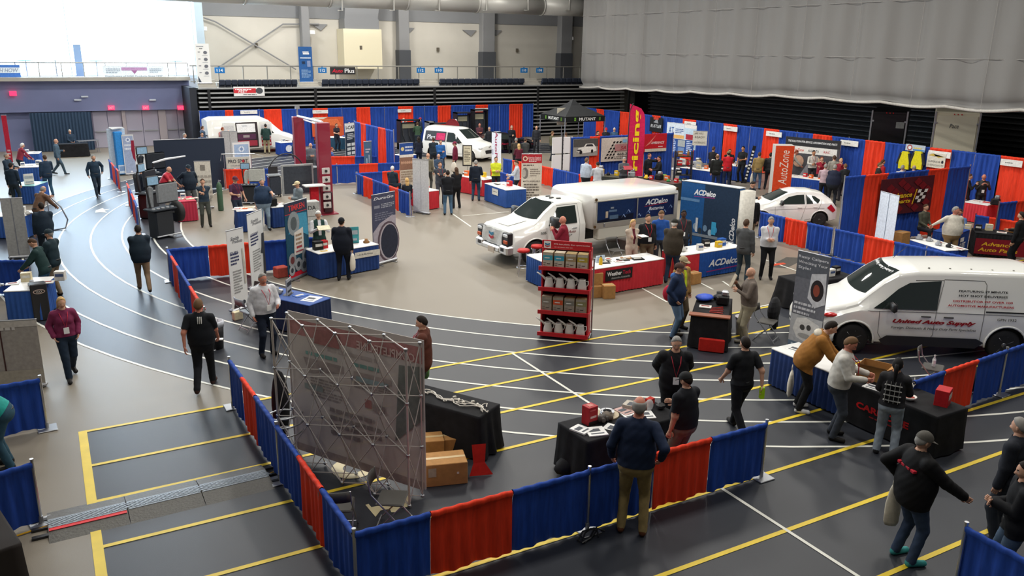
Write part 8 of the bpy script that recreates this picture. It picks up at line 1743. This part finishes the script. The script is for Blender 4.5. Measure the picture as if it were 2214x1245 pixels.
P('man behind the nearest of the far left booths in dark clothes', 22, 352, 150, '1d2d3c', '24303a', 1.75, ('down', 'down'), hair='dark')
P('person seated at the black table before the black stage drape', 150, 282, 20, '2a3c50', '26323c', 1.7, ('lap', 'lap'), 'sit', hair='white')
P('bald man in a bright red polo behind the crimson table', 364, 362, 70, 'b02838', 'a8a296', 1.78, ('table', 'table'), lean=.3, hk='none', fat=.1, sleeve='short')
P('broad man in a dark cap and jacket beside the poster board', 406, 356, 20, '1d2a38', '4a4e50', 1.82, ('hip', 'hip'), cap='22303c', coat=True, fat=.06)
P('man with a hand on his chin in a dark polo and grey trousers', 437, 386, 5, '2c3a48', '474a44', 1.74, ('chin', 'cross'), hair='brown', sleeve='short', nod=.25)
P('man in a maroon polo and cap beside the alignment cart', 507, 381, 30, '4a2a44', '2e3a48', 1.78, ('fwd', 'slight'), cap='5a2c3c', lanyard='902838', sleeve='short', badge=True)
P('heavy man in a navy tee and pale jeans behind the white banners', 573, 384, 12, '22344c', '7f93a4', 1.84, ('down', 'reach'), hair='grey', fat=.12, sleeve='short')
P('man in a white cap and grey hoodie before the framed screen', 646, 393, 300, '6f7a80', '4a525a', 1.74, ('fold', 'fold'), cap='d0c09a', hood='8a9296', coat=True)
P('white haired man in a green vest and white sleeves reading at the navy table', 706, 458, 12, '24403c', '26282c', 1.76, ('paper', 'paper'), hair='white', vest='cfcfd2', nod=.6, shirt='d4d4d8', extra=[hold_item(1, 'open_brochure', 'pale open brochure in the hands of the man in the green vest', 'brochure', (.36, .26, .015), cl('cfc8ae'), tilt=.3)])
P('man in a black coat and cap at the navy table with a white bag', 728, 468, 170, '141a26', '141a26', 1.78, ('down', 'fwd'), cap='14181f', coat=True, hem=.74, fat=.08, extra=[hold_bag(-1, 'long white bag held by the man in the black coat and cap', .5, .26)])
P('man in a white shirt with a red lanyard beside the two leaning banners', 566, 590, 22, 'c8c8cc', '1c2434', 1.8, ('slight', 'fwd'), hair='grey', lanyard='b82c40', badge=True, fat=.05, skin=3)
P('man in a brown plaid jacket looking left behind the popup display', 914, 683, 262, '5c3226', '24262c', 1.8, ('down', 'fold'), hair='dark', coat=True, shirt='a02030', lanyard='b02030', nod=.3, extra=[hold_bag(-1, 'green and white gift bag beside the popup display', .34, .26, cl('7fb070'), dz=.1)])
# centre aisle
P('man with folded arms in a grey jacket in the centre aisle group', 951, 350, 15, '3c424a', '3c4048', 1.8, ('cross', 'cross'), hair='brown', lanyard='802838', coat=True)
P('man in a black jacket and blue jeans with his back turned, centre aisle group', 968, 368, 185, '17191f', '4a6680', 1.76, ('fold', 'fold'), hair='dark', coat=True)
P('woman in black with dark hair, right one of the centre aisle group', 987, 362, 200, '15161a', '17181c', 1.68, ('fold', 'fold'), woman=True, hair='brown', hk='long', coat=True)
P('grey haired man in a dark jacket and jeans near the red tables', 1029, 346, 175, '17202e', '2f4258', 1.76, ('fwd', 'down'), hair='grey', coat=True, extra=[hold_bag(-1, 'white cloth bag hanging beside the grey haired man', .5, .25)])
P('man in a bright yellow shirt behind the longer red table', 1052, 336, 10, 'c8d030', '20242c', 1.78, ('fold', 'fold'), hair='brown')
P('man in a pale shirt looking left behind the blue table by the truck', 1087, 348, 265, 'b4bac2', '20242c', 1.76, ('table', 'fwd'), hair='brown', nod=.4)
P('man in a maroon hoodie with a white bag by the compact van', 984, 306, 265, '6a1c34', '2c3038', 1.76, ('down', 'down'), cap='7a2440', coat=True, extra=[hold_bag(1, 'big white bag carried by the man in maroon', .5, .34)])
P('man in a bright blue jacket left of the compact van', 952, 302, 20, '2c60a0', '26303c', 1.76, ('fold', 'down'), coat=True, hair='brown')
P('man in a dark jacket beside the bright blue jacket', 937, 297, 200, '26323c', '2a3038', 1.78, ('down', 'fold'), hair='brown', coat=True)
P('bald man in an olive shirt walking by the plain grey banner', 925, 331, 160, '6a6656', '3c3e3c', 1.74, ('down', 'fwd'), hk='none')
P('bald seated man behind the framed notice group', 948, 336, 20, '3a4c64', '2c3038', 1.7, ('lap', 'lap'), 'sit', hk='none')
P('woman with long dark hair and a white scarf by the club roll up', 902, 296, 190, '1a2030', '1c2434', 1.68, ('fwd', 'fwd'), woman=True, hair='dark', hk='long')
P('man in a green sweater before the back machines', 896, 262, 180, '3c5440', '36424c', 1.78, ('fwd', 'fwd'), hair='brown')
P('bald man in a light blue shirt before the back machines', 872, 255, 80, 'a4b4c4', '24303c', 1.76, ('chin', 'fold'), hk='none')
P('man in a navy jacket with a red cap before the back machines', 909, 254, 280, '24304a', '24303c', 1.76, ('fwd', 'down'), cap='a03040', coat=True)
P('man in a white cap and cream jacket before the tool cage', 985, 258, 150, 'b8ae94', '3c4048', 1.76, ('fold', 'fold'), cap='dcdad4')
P('bald man beside the tall dark cabinet in dark red', 1048, 268, 10, '54303a', '2c3038', 1.74, ('fold', 'fold'), hk='none', skin=3)
P('man in black right of the bald man by the tall dark cabinet', 1057, 274, 340, '202228', '24262c', 1.72, ('down', 'down'), hair='grey')
P('man in black before the red drape panel by the coupe', 1090, 269, 10, '1c1e26', '24262c', 1.74, ('fold', 'down'), hair='grey')
P('person behind the black coupe, only the head above its roof', 1160, 272, 5, '2c2e34', '24262c', 1.72, hk='none')
P('person in a brown coat before the black coupe', 1116, 298, 170, '3c362e', '2c3038', 1.76, ('fwd', 'fwd'), hair='grey', coat=True)
P('child height person in dark red before the coupe', 1122, 311, 190, '5c2030', '26262c', 1.6, ('fwd', 'fwd'), hair='blond', hk='long', woman=True)
P('person in grey between the coupe and the notice board', 1136, 298, 160, '3e4040', '2c2e34', 1.74, ('fold', 'fold'), hair='brown')
P('person behind the coupe and beside the tent, in olive', 1194, 284, 120, '55523c', '2c3038', 1.74, ('fold', 'down'), hair='ltbrown')
P('person in brown under the left edge of the tent', 1224, 286, 200, '4c342c', '2c3038', 1.74, ('fold', 'fold'), hair='brown')
P('person in a red cap right of the tent', 1312, 276, 10, '26262c', '26262c', 1.74, ('fold', 'down'), cap='b02830')
P('white haired man in a blue shirt right of the tent', 1328, 276, 350, '3c5878', '26262c', 1.74, ('down', 'down'), hair='white')
P('dark haired person under the tent canopy', 1292, 283, 60, '202224', '26262c', 1.7, hair='black')
# left of centre back
P('white haired man in a dark jacket by the narrow red drape', 848, 363, 150, '20303c', '24303c', 1.72, ('lap', 'lap'), 'sit', hair='white', coat=True)
P('seated blond woman beside the tall divider post', 880, 389, 190, '20262e', '24303c', 1.66, ('lap', 'lap'), 'sit', hair='blond', hk='long', woman=True)
P('bald man in a grey top between the lift posts', 671, 309, 10, '5a6068', '4a4e54', 1.78, ('fold', 'fold'), hk='none', fat=.06)
P('man in a dark jacket left of the lift', 635, 301, 100, '24344a', '2c3a4c', 1.76, ('down', 'fwd'), hair='dark', coat=True)
P('man in blue behind the lift posts', 685, 300, 180, '2c4a84', '26303c', 1.76, ('fwd', 'fwd'), hair='dark')
P('man in a green jacket and khaki trousers at the far white van', 568, 266, 180, '26403c', 'a09676', 1.8, ('fwd', 'fwd'), hair='dark', coat=True)
P('woman with long hair in black before the orange poster', 727, 267, 30, '23202a', '1c2230', 1.7, ('fwd', 'fold'), woman=True, hair='brown', hk='long', sleeve='short')
P('man in a red shirt behind the black and white letter stand', 752, 264, 10, '98203c', '2c3038', 1.76, ('down', 'down'), hk='none')
P('seated man in blue behind the low drape by the lift', 716, 323, 100, '3c5c94', '2c3848', 1.72, ('lap', 'lap'), 'sit', hair='red')
P('grey haired man behind the far end of the black display wall', 398, 288, 60, 'a4b0c0', '3c4450', 1.76, ('fold', 'fold'), hair='grey')
P('person with a white cap behind the black display wall', 436, 286, 20, '4a5870', '3c4450', 1.72, ('fold', 'fold'), hair='dark')
P('person in dark clothes left of the far white van', 448, 272, 120, '3c4c60', '3c4450', 1.74, ('down', 'fold'), hair='brown')
P('person pointing at the rear of the far white van', 480, 275, 110, '7a6a6c', '3c4450', 1.7, ('up', 'down'), hair='red')
P('man in dark clothes behind the swing arm machine', 308, 363, 120, '242c38', '242c38', 1.74, ('fwd', 'fwd'), hair='black')
# right centre
P('grey haired man in a pale blue shirt, left one by the model table', 1268, 341, 150, 'a8b2c0', '24262e', 1.8, ('fwd', 'down'), hair='ltbrown', fat=.06)
P('man in a white shirt, right one by the model table', 1293, 350, 185, 'b8bcc4', '2c2e36', 1.72, ('fwd', 'fwd'), hair='dark', nod=.5)
P('grey haired man reading an open magazine behind the flag', 1350, 339, 20, '54565c', '2c2e34', 1.76, ('paper', 'paper'), hair='grey', nod=.5, extra=[hold_item(1, 'open_magazine', 'open magazine held by the grey haired man near the flag', 'magazine', (.4, .28, .02), cl('9c3c44'), tilt=.5)])
P('man in a black shirt waving a hand behind the red banner table', 1404, 331, 40, '1a1b1f', '202226', 1.8, ('down', 'up'), hair='brown', skin=3)
P('man in a black sweatshirt facing left at the red banner table', 1432, 338, 285, '17181b', '1c1d22', 1.74, ('fwd', 'fwd'), hair='dark', skin=3)
P('person in a bright red hoodie at the blue table', 1558, 325, 190, 'b81c28', '26304a', 1.76, ('fold', 'fold'), cap='6a6248', coat=True)
P('man in a black jacket with back print behind the red hoodie', 1552, 333, 180, '1a1c1b', '26304a', 1.78, ('fold', 'down'), coat=True, hk='bald', hair='ltbrown', extra=[hold_bag(-1, 'pale bag held beside the black jacket with back print', .35, .22)])
P('man in dark clothes at the left of the blue table, partly hidden', 1541, 317, 150, '1c1a20', '1c1d24', 1.8, ('fwd', 'fwd'), hair='brown')
P('man in a black tee with a white chest print behind the blue table', 1578, 322, 10, '141517', '1c1d22', 1.74, ('fwd', 'fwd'), hair='dark', skin=1)
P('man in a black polo and glasses standing at the end of the blue table', 1618, 314, 330, '17191c', '1c1d22', 1.82, ('down', 'fwd'), hair='black', sleeve='short', skin=1)
P('man in a tan jacket and jeans with a white bag before the orange column', 1649, 329, 175, '8a7448', '3f5878', 1.78, ('fold', 'down'), hair='brown', coat=True, extra=[hold_bag(1, 'white plastic bag held by the man in the tan jacket', .5, .26)])
P('person in black between the tan jacket and the orange column', 1664, 330, 170, '1c1c20', '1c1c22', 1.76, ('down', 'down'), coat=True, hair='dark')
P('man in a grey white shirt bending at the service backdrop', 1722, 326, 100, 'a8a49c', '24242a', 1.78, ('table', 'table'), lean=.4, hair='red', skin=3)
P('man in a white shirt behind the orange boxes', 1760, 325, 20, 'c4c0b8', '24242a', 1.8, ('fwd', 'fold'), hair='dark', lanyard='982838', skin=1)
P('woman in dark red with short red hair at the service table', 1765, 341, 15, '8c1c30', '24242a', 1.7, ('chin', 'cross'), woman=True, hair='red')
P('dark haired man in a white shirt looking left at the service backdrop', 1793, 324, 330, 'c0bcb4', '24242a', 1.8, ('fold', 'fold'), hair='black', lanyard='982838')
P('man in a pink shirt with his back turned at the service table', 1786, 354, 170, 'b49ca4', '24242a', 1.74, ('fwd', 'fwd'), hair='grey')
P('broad man in a navy shirt with his back turned at the service table', 1806, 356, 170, '1c2236', '20242c', 1.78, ('fwd', 'fold'), hair='grey', fat=.12)
P('person in beige beside the pink shirt at the service table', 1805, 336, 190, '9a968c', '24242a', 1.76, ('fold', 'down'), hair='brown')
P('person with fair hair in red beside the navy shirt', 1818, 342, 20, '8c2030', '24242a', 1.72, ('chin', 'down'), hair='blond')
P('woman with ash hair in a dark top right of the navy shirt', 1829, 354, 200, '23262a', '24242a', 1.66, ('fold', 'down'), hair='ltbrown', woman=True)
P('man in a dark jacket at the red drape behind the hatchback', 1902, 351, 100, '2c2624', '24242a', 1.76, ('fwd', 'fwd'), hair='ltbrown', coat=True)
P('man in a red sweater at the lubricants booth', 1909, 345, 120, 'a01c24', '24242a', 1.76, ('down', 'down'), hair='brown')
P('grey haired man in a white shirt below the left yellow jacket', 1953, 357, 160, 'b4b4b4', '24242a', 1.74, hair='grey')
P('grey haired man below the right yellow jacket', 1977, 357, 190, '4c4c50', '24242a', 1.74, hk='bald', hair='grey')
P('bald man in dark grey looking at a phone behind the red table', 2126, 376, 15, '2c2c2e', '1c1c20', 1.76, ('phone', 'phone'), hk='none', nod=.6, badge=True, skin=3)
P('person in black half hidden left of the bald man with a phone', 2098, 376, 90, '1a1a1e', '1c1c20', 1.74, ('phone', 'down'), hair='brown')
P('big man in a cream shirt leaning on the white parts table', 2036, 444, 20, 'c4bfb2', '7c6444', 1.86, ('out', 'hip'), hair='grey', fat=.1, turn=.9, skin=3)
P('seated man in an olive shirt behind the white parts table', 2001, 446, 50, '4c4c40', '24242a', 1.74, ('lap', 'lap'), 'sit', hair='brown')
P('seated man in a blue shirt beside the blue covered counter', 2100, 458, 350, '5470a0', '24242a', 1.78, ('lap', 'fwd'), 'sit', hair='brown', skin=3, nod=.3)
P('person in black cut off by the right edge behind the black table', 2212, 458, 250, '16171a', '17181c', 1.8, ('fwd', 'down'), coat=True)
# around the truck
P('man in a maroon sweater looking at a phone beside the truck door', 1219, 467, 262, '7c1a2c', '2c3038', 1.8, ('phone', 'phone'), hk='none', skin=3, fat=.05, extra=[hold_item(-1, 'phone', 'white phone held by the man in the maroon sweater', 'phone', (.08, .02, .15), WHITE)])
P('blond woman in a beige jacket over dark red beside the truck box', 1374, 474, 30, 'b8a898', '5a5048', 1.7, ('cross', 'cross'), woman=True, hair='blond', hk='long', shirt='5a1c28', hem=.7, extra=[hold_item(-1, 'handout', 'white handout sheets in the arm of the blond woman', 'paper', (.22, .3, .02), PAPER, dy=-.05)])
P('man in a black shirt with lanyard and badge, second by the truck box', 1402, 464, 20, '1a1b20', '6a5c48', 1.8, ('down', 'down'), hair='brown', lanyard='b02838', badge=True, fat=.06)
P('tall man in a bright blue shirt with a bowed head by the truck box', 1430, 454, 15, '24509c', '34383e', 1.86, ('down', 'down'), hair='ltbrown', nod=.6)
P('man in a dark grey shirt with badge before the battery display wall', 1480, 456, 10, '2e3034', '202226', 1.8, ('down', 'down'), hair='black', lanyard='982838', badge=True, skin=2)
P('man in brown jacket, dark cap and jeans turned away at the truck tables', 1450, 475, 165, '3c352c', '2c3a50', 1.84, ('fold', 'fold'), cap='24241f', hair='white', coat=True, fat=.08)
P('man in a camouflage cap, tan jacket and yellow vest near the battery table', 1477, 554, 50, 'a07c44', '6a5c48', 1.78, ('down', 'down'), cap='a89878', coat=True, shirt='c8d830')
P('man in a navy hooded jacket, brown cap and jeans at the demo table', 1474, 569, 75, '1c2c4a', '5c7490', 1.76, ('pocket', 'pocket'), cap='4a3430', coat=True, hood='2c5a98', shoe='3a3028', fat=.06)
P('bald man in a grey brown sweater gesturing at the demo table', 1590, 573, 285, '6a6058', 'a09882', 1.8, ('phone', 'paper'), hk='none', fat=.05, shoe='b0a898', extra=[hold_item(-1, 'notebook', 'pale clipboard in the hand of the bald man at the demo table', 'notebook', (.2, .3, .02), cl('a89c88'), tilt=1.2)])
P('man in a grey blazer with his back half turned right of the battery table', 1614, 474, 160, '4c4e50', '2e3c46', 1.82, ('down', 'fold'), hair='brown', coat=True, shoe='4a3024')
P('grey haired man in a white shirt with a red lanyard and folded hands', 1668, 468, 8, 'c8c8cc', '16171b', 1.84, ('fold', 'fold'), hair='grey', lanyard='b02838', nod=.35, fat=.05)
P('person in black behind the curved end of the battery display wall', 1628, 420, 200, '16171a', '6a5c48', 1.8, ('down', 'fwd'), hair='black', coat=True)
P('young man looking down above the battery display wall', 1620, 388, 60, '20262e', '24242a', 1.78, ('fold', 'fold'), hair='dark', nod=.6)
small('red_backpack', 'red bag hanging at the back of the navy hooded jacket', 'bag', MB().ell((0, 0, .2), (.16, .12, .2), 10, 7), cl('a82038'), PZ(1447, 700)+Vector((0, .1, .55)), smooth=True)
# ================================================================== nobody stands inside a table, a car or a neighbour
bpy.context.view_layer.update()
OBB = []
for r in [o for o in C.objects if o.parent is None and o.get('category') in ('table', 'van', 'car', 'truck', 'drape', 'display', 'machine', 'rack', 'banner', 'cart', 'cabinet', 'screen', 'curtain', 'bleachers', 'stand')]:
    ms = [c for c in r.children_recursive if c.type == 'MESH']
    if not ms or r.name.startswith(('net_curtain', 'hanging', 'wall_', 'folded')): continue
    inv = r.matrix_world.inverted(); P_ = [inv @ (c.matrix_world @ Vector(k)) for c in ms if c.name.split('.')[0] not in ('base_plate', 'foot', 'side_mirror') for k in c.bound_box]
    if not P_: continue
    x0, x1, y0, y1 = min(p.x for p in P_), max(p.x for p in P_), min(p.y for p in P_), max(p.y for p in P_)
    s_ = r.scale[0]; OBB.append((r.location.x, r.location.y, r.rotation_euler.z, x0*s_, x1*s_, y0*s_, y1*s_))
for it in range(6):
    for i, (t, deps, rad) in enumerate(PEOPLE):
        px_, py_ = t.location.x, t.location.y; mx = my = 0.0
        for ox, oy, a, x0, x1, y0, y1 in OBB:
            c, s = math.cos(a), math.sin(a); lx = (px_-ox)*c+(py_-oy)*s; ly = -(px_-ox)*s+(py_-oy)*c
            if x0-rad < lx < x1+rad and y0-rad < ly < y1+rad:
                ch = min((lx-(x0-rad), (-1, 0)), ((x1+rad)-lx, (1, 0)), (ly-(y0-rad), (0, -1)), ((y1+rad)-ly, (0, 1)))
                d_ = min(ch[0], .22)*.8; ux, uy = ch[1][0]*d_, ch[1][1]*d_; mx += ux*c-uy*s; my += ux*s+uy*c
        for j, (u, _, r2) in enumerate(PEOPLE):
            if i != j:
                dx_, dy_ = px_-u.location.x, py_-u.location.y; dd = math.hypot(dx_, dy_)
                if 1e-4 < dd < (rad+r2)*.95: k = ((rad+r2)*.95-dd)/dd*.5; mx += dx_*k; my += dy_*k
        if mx or my:
            t.location.x += mx; t.location.y += my
            for o in deps: o.location.x += mx; o.location.y += my
